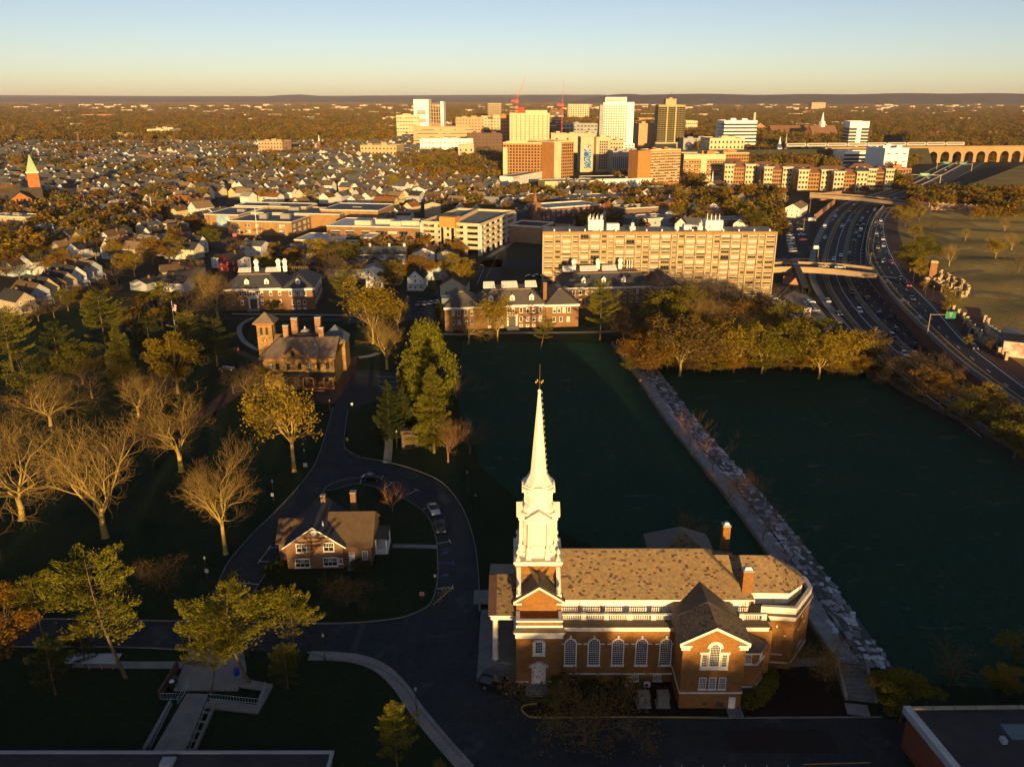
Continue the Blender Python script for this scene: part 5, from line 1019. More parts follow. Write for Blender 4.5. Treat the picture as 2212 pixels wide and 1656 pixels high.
# ---------------------------------------------------------------- apartment slab
tan_brick=BRICK('tan_brick',(0.34,0.215,0.085),(0.27,0.165,0.065),(0.28,0.2,0.1));fin_m=M('apartment_concrete',(0.42,0.36,0.25),(0.34,0.29,0.2),.5)
AXS=[12.53,17.0,19.91,24.16,27.2,31.4,35.78,38.46,41.37,45.62,49.86,52.55,55.68,59.92,64.4,66.85,69.76,74.23,78.48,81.16,84.07,88.32,92.56,95.02,99.27,102.18,106.42]
AZ=[25.3,23.2,21.1,19.0,16.9,14.8,12.7,10.6,8.5,6.4,4.3,2.0]
apt=thing('apartment_block','long ten storey tan apartment slab with concrete fins and balconies','apartment block',(0,334,0))
b=MB();b.box(12.6,.35,1.2,106.3,14,26.6);b.build('wall',tan_brick,apt)
b=MB();b.box(12.3,-.1,26.4,106.7,14.3,27.35);b.build('roof_parapet',tan_brick,apt)
b=MB();b.box(12.9,.5,27.2,106.1,13.7,27.38);b.build('roof',M('apartment_roof',(0.3,0.28,0.24),(0.24,0.22,0.19),.4),apt)
for k,x in enumerate(AXS):
    b=MB();b.box(x-.2,-.25,0,x+.2,.4,26.45);b.build('fin',fin_m,apt)
b=MB();b.box(90,1.0,0,106,13.6,1.2);b.build('ground_floor',dark_metal,apt)
for z in AZ:b=MB();b.box(12.6,.22,z-.95,106.3,.36,z-.78);b.build('floor_band',fin_m,apt)
BAL={(2,r)for r in(1,3,5)}|{(c_,r)for c_ in(4,5)for r in(0,2,4)}|{(c_,r)for c_ in(8,9)for r in(1,3,5)}|{(c_,r)for c_ in(12,13)for r in(0,2,4,6)}|{(c_,r)for c_ in(16,17)for r in(1,3,5)}|{(c_,r)for c_ in(20,21)for r in(0,2,4,6)}|{(23,r)for r in(1,3,5)}
apt_fr=M('apartment_sash',(0.34,0.30,0.22),rough=.6)
for c_ in range(26):
    xa,xb=AXS[c_]+.32,AXS[c_+1]-.32;w=xb-xa
    for r,z in enumerate(AZ):
        if r==11 and c_<20:continue
        if(c_,r)in BAL:
            put('balcony_door',win_mesh(w*.92,1.75,3,1,apt_fr,glass,.07,False,random.choice((0,1.0,1.0,.8))),apt,((xa+xb)/2,.33,z-.85))
            b=MB();b.box(xa-.3,-1.35,z-1.0,xb+.3,.35,z-.85);ba=b.build('balcony',fin_m,apt)
            b=MB();b.box(xa-.3,-1.35,z-.12,xb+.3,-1.28,z-.05);[b.box(xa-.3+(w+.6)*q/9-.02,-1.34,z-.85,xa-.3+(w+.6)*q/9+.02,-1.3,z-.12)for q in range(10)];b.build('railing',M('rail_bronze',(0.12,0.09,0.05)),ba)
        else:put('window',win_mesh(w*.88,.95,4 if w>3.5 else 3,1,apt_fr,glass,.07,True,random.choice((0,.35,.6,1.0))),apt,((xa+xb)/2,.34,z-.3))
for(x0,x1,y0,y1,h,nm)in((31,37,4,10,4.2,'lift_house'),(32.5,36.5,3,4,1.9,'plant_box'),(38.5,43.5,4,8,2.6,'plant_box'),(78.5,85.5,4,10,4.0,'lift_house'),(80,85,3,4,2.0,'plant_box'),(70,73,5,9,2.0,'plant_box')):b=MB();b.box(x0,y0,27.3,x1,y1,27.3+h);b.build(nm,white_paint,apt)
for(x,r)in((49,1.3),(67,1.0),(76.5,1.2)):b=MB();b.lathe([(r,27.3),(r,28.9),(r*.5,28.9),(r*.5,30.2)],14,x,5);b.build('roof_drum',white_paint,apt)
for cx in(34,82):
    for k in range(12):b=MB();x=cx-3+k*.55+random.uniform(-.1,.1);y=4.2+(k%3)*2.4;z0=31.2;b.box(x-.12,y-.1,z0,x+.12,y+.1,z0+1.0+random.random()*1.2);b.tube((x,y,z0-.2),(x,y,z0+2.2),.04,n=4);b.build('antenna',white_paint,apt)
for k in range(15):b=MB();x=17+k*6.2;b.lathe([(.3,27.3),(.3,28.0),(.45,28.0),(.1,28.3)],8,x,1.2);b.build('roof_vent',white_paint,apt)
# ---------------------------------------------------------------- highway in its cutting, frontage road and riverside park on the terrace right of it
HZ=lambda pts,z=0.0:[G(1620.1+.3915*x,378+.3915*y,z)for x,y in pts]
TER=5.0
L0=smooth_line(HZ([(1180,-110),(1000,-30),(860,50),(690,105),(570,140),(505,172),(455,215),(410,280),(375,350),(350,430),(340,500),(345,570),(375,640),(430,720),(490,795),(570,880),(680,985),(800,1090),(960,1220),(1250,1440)]),4)
B1=smooth_line(HZ([(1215,-105),(1060,-30),(900,50),(735,110),(610,145),(548,187),(500,240),(455,320),(428,400),(412,480),(415,550),(440,630),(490,710),(540,780),(620,870),(720,970),(850,1080),(1020,1210),(1330,1430)]),4)
B2=smooth_line(HZ([(1250,-100),(1120,-30),(960,50),(790,110),(665,150),(608,200),(572,260),(545,340),(528,420),(522,490),(535,560),(575,640),(640,730),(715,815),(800,900),(900,990),(1030,1090),(1200,1210),(1500,1420)]),4)
B3=smooth_line(HZ([(1330,-90),(1230,-30),(1080,50),(860,120),(735,160),(688,205),(658,270),(640,340),(625,420),(625,480),(650,550),(700,620),(765,700),(850,800),(940,890),(1050,990),(1180,1090),(1330,1190),(1620,1390)]),4)
FL=smooth_line(HZ([(735,175),(700,215),(668,280),(648,350),(640,420),(660,490),(705,560),(760,640),(850,740),(960,850),(1090,975),(1230,1090),(1400,1210),(1640,1380)],TER),4)
FR=smooth_line(HZ([(790,190),(757,232),(745,290),(757,360),(782,430),(818,500),(865,570),(935,640),(1015,720),(1085,800),(1175,900),(1285,990),(1405,1080),(1620,1240)],TER),4)
hw_m=M('highway_asphalt',(0.030,0.031,0.036),(0.022,0.023,0.027),.15,.85,.25)
b=MB();n=len(L0);b.add([(x,y,.03)for x,y in L0]+[(x,y,.03)for x,y in B3],[(i,n+i,n+i+1,i+1)for i in range(n-1)]);struct(b.build('highway',hw_m))
b=MB();n=len(FL);b.add([(x,y,TER+.02)for x,y in FL]+[(x,y,TER+.02)for x,y in FR],[(i,n+i,n+i+1,i+1)for i in range(n-1)]);struct(b.build('frontage_road',hw_m))
park_m=M('park_grass',(0.34,0.25,0.08),(0.19,0.155,0.05),.03,.95,.05,.6,c3=(0.32,0.25,0.11),s3=.09,t3=.56,bs=1.2)
pk=[p for p in FL]+HZ([(1900,1500),(2600,1300),(2600,60),(1500,-60),(1180,60),(1000,150),(900,165)],TER)
b=MB();b.poly([(x,y,TER-.9)for x,y in pk]);struct(b.build('park_terrace',park_m))
def in_poly(x,y,P):
    r=False;j=len(P)-1
    for i in range(len(P)):
        if(P[i][1]>y)!=(P[j][1]>y)and x<(P[j][0]-P[i][0])*(y-P[i][1])/(P[j][1]-P[i][1])+P[i][0]:r=not r
        j=i
    return r
def park_z(x,y):
    d=min(math.hypot(x-p[0],y-p[1])for p in FR[::3]);f=max(0,min(1,(d-14)/30))
    return TER+f*(.75*math.sin(y*.13+math.sin(x*.02)*2+x*.015)+.5*math.sin(y*.052+x*.03+1))
gx,gy,gs=130,130,5.0;ni,nj=90,105;vid={};b=MB();vs_=[];fs_=[]
for i in range(ni):
    for j in range(nj):
        x,y=gx+i*gs,gy+j*gs
        if all(in_poly(x+a*gs,y+c_*gs,pk)for a,c_ in((0,0),(1,0),(0,1),(1,1))):
            q=[]
            for a,c_ in((0,0),(1,0),(1,1),(0,1)):
                k=(i+a,j+c_)
                if k not in vid:vid[k]=len(vs_);vs_.append((x+a*gs,y+c_*gs,park_z(x+a*gs,y+c_*gs)))
                q.append(vid[k])
            fs_.append(tuple(q))
b.add(vs_,fs_);struct(b.build('park_lawn',park_m,smooth=True))
b=MB();ribbon(b,FR,-9,9,TER-.01);struct(b.build('park_verge',park_m))
sw_m=BRICK('pavement_brick',(0.10,0.05,0.04),(0.075,0.04,0.035),(0.06,0.045,0.04),1,.8,.4,.08)
b=MB();ribbon(b,FR,0.0,7.0,TER+.08);struct(b.build('pavement',sw_m));b=MB();strip(b,FR,.2,TER,TER+.15);struct(b.build('kerb',kerb_m))
ret=M('retaining_brick',(0.12,0.062,0.048),(0.09,0.05,0.042),.4)
b=MB();n=min(len(FL),len(FL));w_in=offset_line(FL,.5);
for i in range(len(FL)-1):b.prism([FL[i],FL[i+1],w_in[i+1],w_in[i]],0,TER-.4)
rw_=b.build('retaining_wall',ret);tag(rw_,'long curved brick retaining wall between highway and frontage road','wall')
b=MB();strip(b,FL,.55,TER-.4,TER+1.1);b.build('parapet',M('parapet_concrete',(0.22,0.21,0.2),(0.17,0.165,0.155),.5),rw_)
bar_m=M('barrier_concrete',(0.27,0.25,0.22),(0.2,0.185,0.165),.4)
for ln,lab in((B1,'concrete barrier between the exit lanes and the main lanes'),(B2,'concrete median barrier in the middle of the highway')):
    b=MB();strip(b,ln,1.1,0,.35);strip(b,ln,.5,.35,1.05);tag(b.build('median_barrier',bar_m),lab,'barrier')
b=MB();strip(b,L0[:58],3.0,0,.16);struct(b.build('pavement',concrete))
sheet('pavement',[(1690,640),(1725,625),(1760,650),(1790,690),(1798,710),(1782,712),(1756,690),(1735,672),(1715,655)],.06,concrete)
def dash(line,off,z,mat,w=.15,on=3.0,gap=9.0,name='lane_line',maxn=90):
    l=offset_line(line,off);b=MB()
    for(x,y,h)in along(l,on+gap)[:maxn]:
        c,s=math.cos(h),math.sin(h);b.poly([(x-s*-w,y+c*-w,z),(x+c*on-s*-w,y+s*on+c*-w,z),(x+c*on-s*w,y+s*on+c*w,z),(x-s*w,y+c*w,z)])
    return struct(b.build(name,mat))
def solid(line,off,z,mat,w=.16):b=MB();ribbon(b,line,off-w,off+w,z);return struct(b.build('lane_line',mat))
for ln,o_,m_ in((L0,1.0,paint_w),(B1,-1.0,paint_y),(B1,1.2,paint_y),(B2,-1.0,paint_y),(B2,1.0,paint_y),(B3,-1.2,paint_w),(B1,5.0,paint_w)):solid(ln,o_,.045,m_)
for ln,o_ in((B1,-4.8),(B1,8.6),(B1,12.2),(B2,4.8),(B2,8.4)):dash(ln,o_,.047,paint_w)
solid(FR,-.9,TER+.035,paint_w);solid(FL,1.2,TER+.035,paint_y);dash(FR,-4.6,TER+.035,paint_w);dash(FR,-8.2,TER+.035,paint_w)
b=MB();solid(FL,3.4,TER+.036,paint_y)
for(x,y,h)in along(offset_line(FL[4:40],1.2),4.5):
    c,s=math.cos(h),math.sin(h);b.poly([(x-c*.12,y-s*.12,TER+.04),(x+c*.12,y+s*.12,TER+.04),(x+c*.12-s*2.2,y+s*.12+c*2.2,TER+.04),(x-c*.12-s*2.2,y-s*.12+c*2.2,TER+.04)])
struct(b.build('hatching',paint_y))
for k in range(8):marking('crossing_bar',HZ([(727+k*14.5,559+k*1.6),(738+k*14.5,560+k*1.6)],TER),1.9,paint_w,TER+.04,False)
# lane words and turn arrows
def text_mesh(cu):
    o=bpy.data.objects.new('lettering',cu);me=bpy.data.meshes.new_from_object(o);bpy.data.objects.remove(o);return me
def ground_text(txt,x,y,h,size,z,mat,name='lane_text'):
    cu=bpy.data.curves.new(name,'FONT');cu.body=txt;cu.size=size;cu.align_x='CENTER';cu.materials.append(mat)
    o=put(name,text_mesh(cu),None,(x,y,z),h,(1,2.2,1));return struct(o)
for(x,y)in((765,590),(855,695),(945,785)):
    X,Y=HZ([(x,y)],TER)[0];ground_text('ONLY',X,Y,R(38),1.5,TER+.04,paint_w)
    A=HZ([(x-12,y-8),(x-8,y-14),(x-2,y-16)],TER);marking('turn_arrow',A,.3,paint_w,TER+.04,False)
# street bridge over the highway
def bridge(label,near,far,z,pier_at=(),th=1.3,par=1.05,mat=None):
    mat=mat or M('bridge_concrete',(0.36,0.27,0.17),(0.29,0.215,0.14),.4)
    near=smooth_line(HZ(near,z),4);far=smooth_line(HZ(far,z),4);n=len(near)
    t=thing('road_bridge',label,'bridge',(*near[n//2],0));ox,oy=near[n//2]
    loc=lambda P:[(x-ox,y-oy)for x,y in P]
    near,far=loc(near),loc(far);b=MB()
    for i in range(n-1):b.prism([near[i],near[i+1],far[i+1],far[i]],z-th,z)
    b.build('deck',mat,t)
    b=MB();ribbon(b,near,-.0,.0,z)
    b=MB();b.add([(p[0],p[1],z+.02)for p in offset_line(near,1.0)]+[(p[0],p[1],z+.02)for p in offset_line(far,-1.0)],[(i,i+1,n+i+1,n+i)for i in range(n-1)]);b.build('carriageway',hw_m,t)
    for ln in(near,far):
        m=len(ln);k=0
        for i in range(0,m-1,2):b=MB();strip(b,ln[i:i+3],.4,z,z+par);b.build('parapet_panel',mat,t)
        b=MB()
        for(x,y,h)in along(ln,2.2):b.tube((x,y,z+par),(x,y,z+par+1.3),.04,n=4)
        strip(b,ln,.06,z+par+1.25,z+par+1.33);b.build('fence',dark_metal,t)
    b=MB();
    for q in(.25,.5,.75):
        for i in range(n-1):
            P=[(near[j][0]+(far[j][0]-near[j][0])*q,near[j][1]+(far[j][1]-near[j][1])*q)for j in(i,i+1)];strip(b,P,.5,z-th-.8,z-th)
    b.build('girders',mat,t)
    for pt in pier_at:
        X,Y=HZ([pt],0)[0];b=MB();b.box(X-ox-1,Y-oy-2,0,X-ox+1,Y-oy+5,z-th);b.build('pier',mat,t)
    return t,(ox,oy)
br1,o1=bridge('concrete street bridge over the highway beside the apartment block',[(95,522),(180,518),(270,519),(380,524),(500,534),(600,546),(700,558)],[(95,496),(180,490),(250,489),(380,494),(500,502),(600,512),(680,522)],6.2,[(530,548)])
br2,o2=bridge('farther concrete bridge over the highway with a single pier',[(330,112),(460,121),(580,129),(690,142),(790,154),(870,166),(1000,190)],[(330,103),(470,109),(590,117),(700,128),(800,140),(880,152),(1005,176)],7.0,[(700,172)])
pink=M('pink_abutment',(0.36,0.20,0.13),(0.29,0.165,0.11),.3)
for(p,q,dz,lab)in(((110,530),(270,535),6,'pink concrete abutment wall under the left end of the street bridge'),((180,600),(285,605),3.4,'lower pink wall at the foot of the bridge abutment'),((355,250),(465,160),4,'long pale ramp wall left of the highway'),((375,142),(500,128),6,'pink abutment wall of the farther bridge'),((860,178),(985,198),5.5,'pink panel wall at the right end of the farther bridge')):
    z0=TER if 'right end' in lab else 0
    A,B_=HZ([p,q],z0);b=MB();strip(b,[A,B_],.8,z0,z0+dz);tag(b.build('abutment_wall',pink),lab,'wall')
A,B_=HZ([(1000,192),(1275,212)],TER);tw_=thing('panel_wall','tan panelled wall with piers at the top of the park','wall',(*A,TER));L_=math.hypot(B_[0]-A[0],B_[1]-A[1]);tw_.rotation_euler.z=math.atan2(B_[1]-A[1],B_[0]-A[0])
for k in range(9):b=MB();b.box(k*L_/9+.5,-.2,0,(k+1)*L_/9-.5,.2,5);b.build('panel',pink,tw_);b=MB();b.box(k*L_/9-.5,-.35,0,k*L_/9+.5,.35,5.6);b.build('pier',fin_m,tw_)
# dark covered stair from the bridge down to the pavement
t=thing('footbridge_stair','dark steel enclosed stair descending from the street bridge','stair',(0,0,0));P=HZ([(238,500),(262,545),(300,610)],6.2)[:1]+HZ([(275,570)],4.2)+HZ([(305,655)],.4)
t.location=(*P[2],0);zz=[6.4,3.6,.2]
for i in range(2):
    a,c=P[i],P[i+1];dx,dy=c[0]-a[0],c[1]-a[1];l=math.hypot(dx,dy);nx,ny=-dy/l*1.3,dx/l*1.3;f=lambda p,s,z:(p[0]+nx*s-P[2][0],p[1]+ny*s-P[2][1],z)
    b=MB();b.add([f(a,-1,zz[i]),f(a,1,zz[i]),f(c,1,zz[i+1]),f(c,-1,zz[i+1]),f(a,-1,zz[i]+2.6),f(a,1,zz[i]+2.6),f(c,1,zz[i+1]+2.6),f(c,-1,zz[i+1]+2.6)],[(0,1,2,3),(4,7,6,5),(0,3,7,4),(1,5,6,2)]);b.build('stair_flight',dark_metal,t)
    for s in(-1,1):
        for k in range(8):u=k/7;p=(a[0]+dx*u,a[1]+dy*u);z=zz[i]+(zz[i+1]-zz[i])*u;b=MB();b.tube(f(p,s*1.05,z-.1),f(p,s*1.05,z+2.7),.06,n=4);b.build('frame_post',M('steel_brown',(0.10,0.075,0.045)),t)
# overhead signs
green=M('sign_green',(0.01,0.16,0.08),(0.012,0.14,0.075),1,.5);sign_w=M('sign_white',(0.75,0.75,0.72),rough=.6)
def label_text(parent,txt,size,loc,mat,rx=R(90),name='lettering'):
    cu=bpy.data.curves.new(name,'FONT');cu.body=txt;cu.size=size;cu.align_x='CENTER';cu.extrude=.004;cu.materials.append(mat);o=put(name,text_mesh(cu),parent,loc);o.rotation_euler=(rx,0,0);return o
def gantry(label,base,z0,h,arm,sw,sh,txt,board=green,rz=0):
    t=thing('road_sign',label,'sign',(*base,z0),rz)
    b=MB();b.tube((0,0,0),(0,0,h),.16,.12,7);b.tube((0,0,h-.3),(arm,0,h-.3),.1,.08,6);b.build('post',M('galv_post',(0.3,0.24,0.14),rough=.5),t)
    b=MB();b.box(arm-sw/2,-.16,h-.4-sh/2,arm+sw/2,-.1,h-.4+sh/2);s=b.build('board',board,t)
    for k,tx in enumerate(txt):label_text(s,tx,sh*.28,(arm,-.17,h-.4+sh*(.18-.36*k)),sign_w)
    return t
gantry('green exit sign on a cantilever post beside the frontage road',HZ([(978,880)],TER)[0],TER,7.0,6.5,3.4,2.3,('Ave','N'))
gantry('green street name sign hanging at the highway bridge crossing',HZ([(660,500)],TER)[0],TER,6.0,4.0,2.2,.6,())
gantry('back of a pale sign on the highway left shoulder before the bridge',HZ([(372,470)])[0],0,7.0,-1.5,2.4,1.6,(),sign_w)
for k,(lx,rx_,py,xs)in enumerate(((1862,2030,378,(1946,1995)),(2023,2098,352,(2043,2078)))):
    A,B_=G(lx,py+14),G(rx_,py+18);t=thing('sign_gantry',['nearer green sign gantry across the far highway','farther green sign gantry across the far highway'][k],'sign',(*A,0));L_=math.hypot(B_[0]-A[0],B_[1]-A[1]);t.rotation_euler.z=math.atan2(B_[1]-A[1],B_[0]-A[0])
    b=MB();b.tube((0,0,0),(0,0,8.5),.35,n=6);b.tube((L_,0,0),(L_,0,8.5),.35,n=6);b.tube((0,0,7.6),(L_,0,7.6),.25,n=6);b.build('frame',fin_m,t)
    for j,x in enumerate(xs):u=(x-lx)/(rx_-lx)*L_;b=MB();b.box(u-4.5,-.5,6.2,u+4.5,-.3,9.4);b.build('board',green,t);b=MB();b.box(u-3.6,-.53,8.2,u+3.6,-.5,8.7);b.box(u-2.6,-.53,7.2,u+2.6,-.5,7.6);b.build('lettering',sign_w,t)
# fuel price sign
X,Y=G(1741,700);t=thing('fuel_sign','white fuel price sign on two legs by the highway','sign',(X,Y,0))
b=MB();b.box(-1.25,-.15,1.9,1.25,.15,6.1);bd=b.build('board',sign_w,t);b=MB();b.box(-1.2,-.12,0,-.95,.12,1.9);b.build('leg',sign_w,t);b=MB();b.box(.95,-.12,0,1.2,.12,1.9);b.build('leg',sign_w,t)
red_m=M('sign_red',(0.55,0.03,0.03),rough=.5);blue_m=M('sign_blue',(0.02,0.04,0.35),rough=.5)
label_text(bd,'EXXON',.62,(0,-.16,5.2),red_m);b=MB();b.box(-.9,-.17,4.75,.9,-.15,4.95);b.build('stripe',dark_metal,bd);b=MB();b.box(-1.1,-.17,3.4,-.2,-.15,4.5);b.build('price_panel',blue_m,bd);b=MB();b.box(-.2,-.172,3.4,1.1,-.152,4.5);b.build('price_panel',red_m,bd);label_text(bd,'2 4 9',.5,(.1,-.18,3.6),sign_w)
# pillars, arches and tiers of the riverside amphitheatre
pil=M('pale_pillar_stone',(0.40,0.31,0.18),(0.32,0.245,0.15),.6);pbm=M('amphitheatre_brick',(0.26,0.12,0.06),(0.2,0.095,0.05),.6)
FZ=lambda x,y,z=TER:G((3500+x*.2899)/1.8517,(1000+y*.2899)/1.8517,z)
t=thing('amphitheatre','riverside terrace of curved low walls with pale stone pillars','amphitheatre',(*FZ(950,520),TER));ox,oy=t.location[:2]
pm=MB();pm.box(-.45,-.45,0,.45,.45,2.1);pm.box(-.6,-.6,2.1,.6,.6,2.45);pme=pm.mesh('pillar',pil)
rows_=[[(740,470),(830,505),(915,560)],[(810,460),(880,450),(905,410)],[(895,505),(985,470),(1000,445)],[(930,560),(1050,535),(1095,500)],[(1010,590),(1090,590),(1145,590),(1190,540)],[(1110,630),(1190,655),(1250,640),(1280,590)],[(885,370),(905,345)],[(985,390),(1010,410),(1075,450),(1160,460),(1190,480),(1245,545),(1270,560)]]
for r in rows_:
    P=[FZ(*p)for p in r];P=[(x-ox,y-oy)for x,y in P]
    b=MB();strip(b,smooth_line(P,4)if len(P)>2 else P,.35,0,.9);b.build('curved_wall',pil,t)
    for p in P:put('pillar',pme,t,(p[0],p[1],0))
    if len(P)>2:
        for(x,y,h)in along(P,5.0,2.5):put('pillar',pme,t,(x,y,0))
b=MB();a_=FZ(750,465);c_=FZ(915,580);strip(b,[(a_[0]-ox,a_[1]-oy),(c_[0]-ox,c_[1]-oy)],.5,0,2.4);b.build('brick_wall',pbm,t)
for(x,y,h)in((745,430,8.0),(795,400,7.0),(700,500,3)):
    p=FZ(x,y);b=MB();b.box(p[0]-ox-.8,p[1]-oy-.8,0,p[0]-ox+.8,p[1]-oy+.8,h);b.build('gate_pier',pbm,t);b=MB();b.prism([(p[0]-ox-1.1,p[1]-oy-1.1),(p[0]-ox+1.1,p[1]-oy-1.1),(p[0]-ox+1.1,p[1]-oy+1.1),(p[0]-ox-1.1,p[1]-oy+1.1)],h,h+.9,0,[(p[0]-ox-.6,p[1]-oy-.6),(p[0]-ox+.6,p[1]-oy-.6),(p[0]-ox+.6,p[1]-oy+.6),(p[0]-ox-.6,p[1]-oy+.6)]);b.build('pier_cap',pil,t)
t=thing('pillar_wall','low brick wall with pale pillars along the frontage pavement','wall',(*FZ(1350,1120),TER));ox,oy=t.location[:2]
Wl=smooth_line([(x-ox,y-oy)for x,y in(FZ(*p)for p in((1010,800),(1110,880),(1220,960),(1290,1060),(1360,1140),(1450,1250),(1560,1340),(1680,1430),(1800,1520)))],3);b=MB();strip(b,Wl,.5,0,1.0);b.build('wall',pbm,t)
for(x,y,h)in along(Wl,5.5):put('pillar',pme,t,(x,y,0))
t=thing('pillar_row','row of pale pillars round the lower amphitheatre','pillar row',(*FZ(1600,1120),TER));ox,oy=t.location[:2]
Wl=smooth_line([(x-ox,y-oy)for x,y in(FZ(*p)for p in((1500,990),(1545,1030),(1515,1090),(1530,1170),(1600,1230),(1660,1280),(1720,1310),(1795,1345)))],3)
for(x,y,h)in along(Wl,4.0):put('pillar',pme,t,(x,y,0))
for(pts,w,m_)in(([(1510,850),(1700,950),(1850,1060),(2056,1180)],4,concrete),([(1270,640),(1400,580),(1700,600),(2056,650)],3.5,M('dirt_path',(0.2,0.17,0.13),(0.16,0.135,0.1),.3)),([(1090,330),(1300,300),(1500,280)],3,MATS['dirt_path']),([(1330,790),(1390,850),(1370,940),(1420,1010),(1400,1100)],5,sw_m)):
    P=smooth_line([FZ(*p)for p in pts],4);b=MB();ribbon(b,P,-w/2,w/2,TER+.03);struct(b.build('park_path',m_))
P=[FZ(*p)for p in((1720,1130),(1800,1080),(1960,1130),(2056,1190),(2056,1330),(1900,1330),(1780,1290))];b=MB();b.poly([(x,y,TER+.035)for x,y in P]);struct(b.build('park_path',M('plaza_paving',(0.15,0.165,0.17),(0.12,0.13,0.135),.4)))
for k in range(5):
    X,Y=FZ(1960,1240);b=MB();P=[(X+(5+k*2.2)*math.cos(a),Y+(5+k*2.2)*math.sin(a))for a in np.linspace(1.6,4.4,14)];strip(b,P,.5,TER,TER+.35+.2*k);tag(b.build('seating_tier',MATS['plaza_paving']),['innermost','second','third','fourth','outermost'][k]+' curved stone seating tier of the lower amphitheatre','seating tier','amphitheatre seating tiers')
# mural kiosk at the right edge
X,Y=FZ(1930,1500);t=thing('mural_kiosk','low building with a blue mural at the right edge','building',(X+5,Y+4,TER),R(-28));b=MB();b.box(-6,-4,0,8,5,4.6);b.build('wall',M('kiosk_white',(0.62,0.58,0.5)),t);b=MB();b.box(-6.06,-3.9,.3,-6.01,4.9,4.4);b.build('mural',M('mural_blue',(0.02,0.10,0.32),(0.10,0.28,0.45),.5,.7,c3=(0.01,0.03,0.12),s3=1.2,t3=.55),t);b=MB();b.box(-6.3,-4.3,4.6,8.3,5.3,4.9);b.build('roof',flat_roof,t);b=MB();b.box(-5.9,-4.06,.3,7.9,-4.01,4.4);b.build('mural',M('mural_pale',(0.6,0.55,0.45),(0.5,0.12,0.1),.4,.7),t)
# ---------------------------------------------------------------- lamps, poles and signs
pole_g=M('pole_wood',(0.22,0.15,0.085),(0.17,0.115,0.065),.8)
def lamp(X,Y,h,label,z=0.0,group='lamp posts',style='post',rz=0.0):
    t=thing('lamp_post',label,'lamp post',(X,Y,z),rz,group);b=MB();b.tube((0,0,0),(0,0,h),.07,.05,6);b.lathe([(.16,0),(.16,.4),(.08,.5)],8);b.build('post',dark_metal,t)
    b=MB()
    if style=='post':b.lathe([(.05,h),(.16,h+.1),(.19,h+.4),(.05,h+.62)],8)
    else:b.tube((0,0,h-.1),(1.6,0,h+.2),.045,n=5);b.box(1.3,-.12,h+.12,2.0,.12,h+.26)
    b.build('lantern',M('lamp_housing',(0.3,0.3,0.28),rough=.4),t)
for i,(x,y,lab)in enumerate(((1010,1060,'dark lamp post beside the loop road'),(1028,1112,'dark lamp post on the lawn right of the loop road'),(858,968,'lamp post beside the path under the firs'),(592,1080,'lamp post with white sign left of the cottage drive'),(665,1388,'lamp post at the start of the curved walk'),(388,1404,'lamp post by the left end of the footbridge'),(448,1252,'lamp post on the lawn left of the lower drive'),(660,1010,'lamp post by the drive below the tall rusty tree'),(702,1425,'thin post on the curved walk'),(900,1545,'lamp post on the lower curved walk'),(714,898,'lamp post at the mansion drive'))):lamp(*G(x,y),4.0,lab)
for i,(x,y)in enumerate(((520,455),(665,565),(690,620),(785,690),(945,830),(1005,980),(1195,1150),(1340,1250),(1430,1330))):lamp(*FZ(x,y),5.0,'dark lamp post on the brick pavement of the frontage road, number %s from the crossing'%['one','two','three','four','five','six','seven','eight','nine'][i],TER,'lamp posts along the frontage road')
def signpost(x,y,label,w=.6,h=.75,col=None,hh=2.2,zoff=0.0,rz=0.0):
    t=thing('small_sign',label,'sign',(*G(x,y,zoff),zoff),rz);b=MB();b.tube((0,0,0),(0,0,hh),.035,n=5);b.build('post',dark_metal,t);b=MB();b.box(-w/2,-.06,hh-h,w/2,-.03,hh);b.build('panel',col or sign_w,t);return t
signpost(449,1252,'white notice sign on the lamp post of the left lawn');signpost(761,887,'white speed sign at the fork of the drive');signpost(751,965,'yellow warning sign beside the drive',.6,.8,M('sign_yellow',(0.6,0.42,0.02)),2.4);signpost(660,1012,'white notice board by the drive',.9,.9,None,1.4);signpost(516,770,'orange banner on a post before the mansion',.5,1.0,M('banner_orange',(0.6,0.12,0.03)),3.0);signpost(590,1085,'small white sign beside the cottage drive');signpost(940,1260,'blue parking sign by the hatched bay',.4,.5,sign_w,1.8)
ne=signpost(912,1296,'white do not enter sign with red disc on the island corner',.75,.75,None,1.6,.16);b=MB();b.T=Matrix.Translation((0,-.07,1.22))@Matrix.Rotation(math.pi/2,4,'X');b.lathe([(.34,0),(.34,.012)],18);b.build('disc',red_m,ne);b=MB();b.box(-.24,-.1,1.17,.24,-.085,1.27);b.build('bar',sign_w,ne)
t=thing('flagpole','flagpole with a drooping striped flag among the pines','flag',(*G(383,745),0));hz_=HT(*G(383,745),652);b=MB();b.tube((0,0,0),(0,0,hz_),.09,.05,6);b.lathe([(.02,hz_),(.15,hz_+.12),(.02,hz_+.26)],8);b.build('pole',sign_w,t)
fl=MB()
for k in range(9):fl.add([(.06+.02*math.sin(k),-.05*(k%2),hz_-.4-k*.28),(1.5-.05*k,.12*math.sin(k*1.7),hz_-1.0-k*.26),(1.5-.05*k,.12*math.sin(k*1.7),hz_-1.24-k*.26),(.06,-.05*(k%2),hz_-.66-k*.28)],[(0,1,2,3)],k%2)
fl.build('flag',[M('flag_red',(0.5,0.04,0.05)),sign_w],t);b=MB();b.add([(.05,-.09,hz_-.35),(.75,-.09,hz_-.65),(.75,-.09,hz_-1.75),(.05,-.09,hz_-1.5)],[(0,1,2,3)]);b.build('canton',M('flag_blue',(0.02,0.03,0.18)),t)
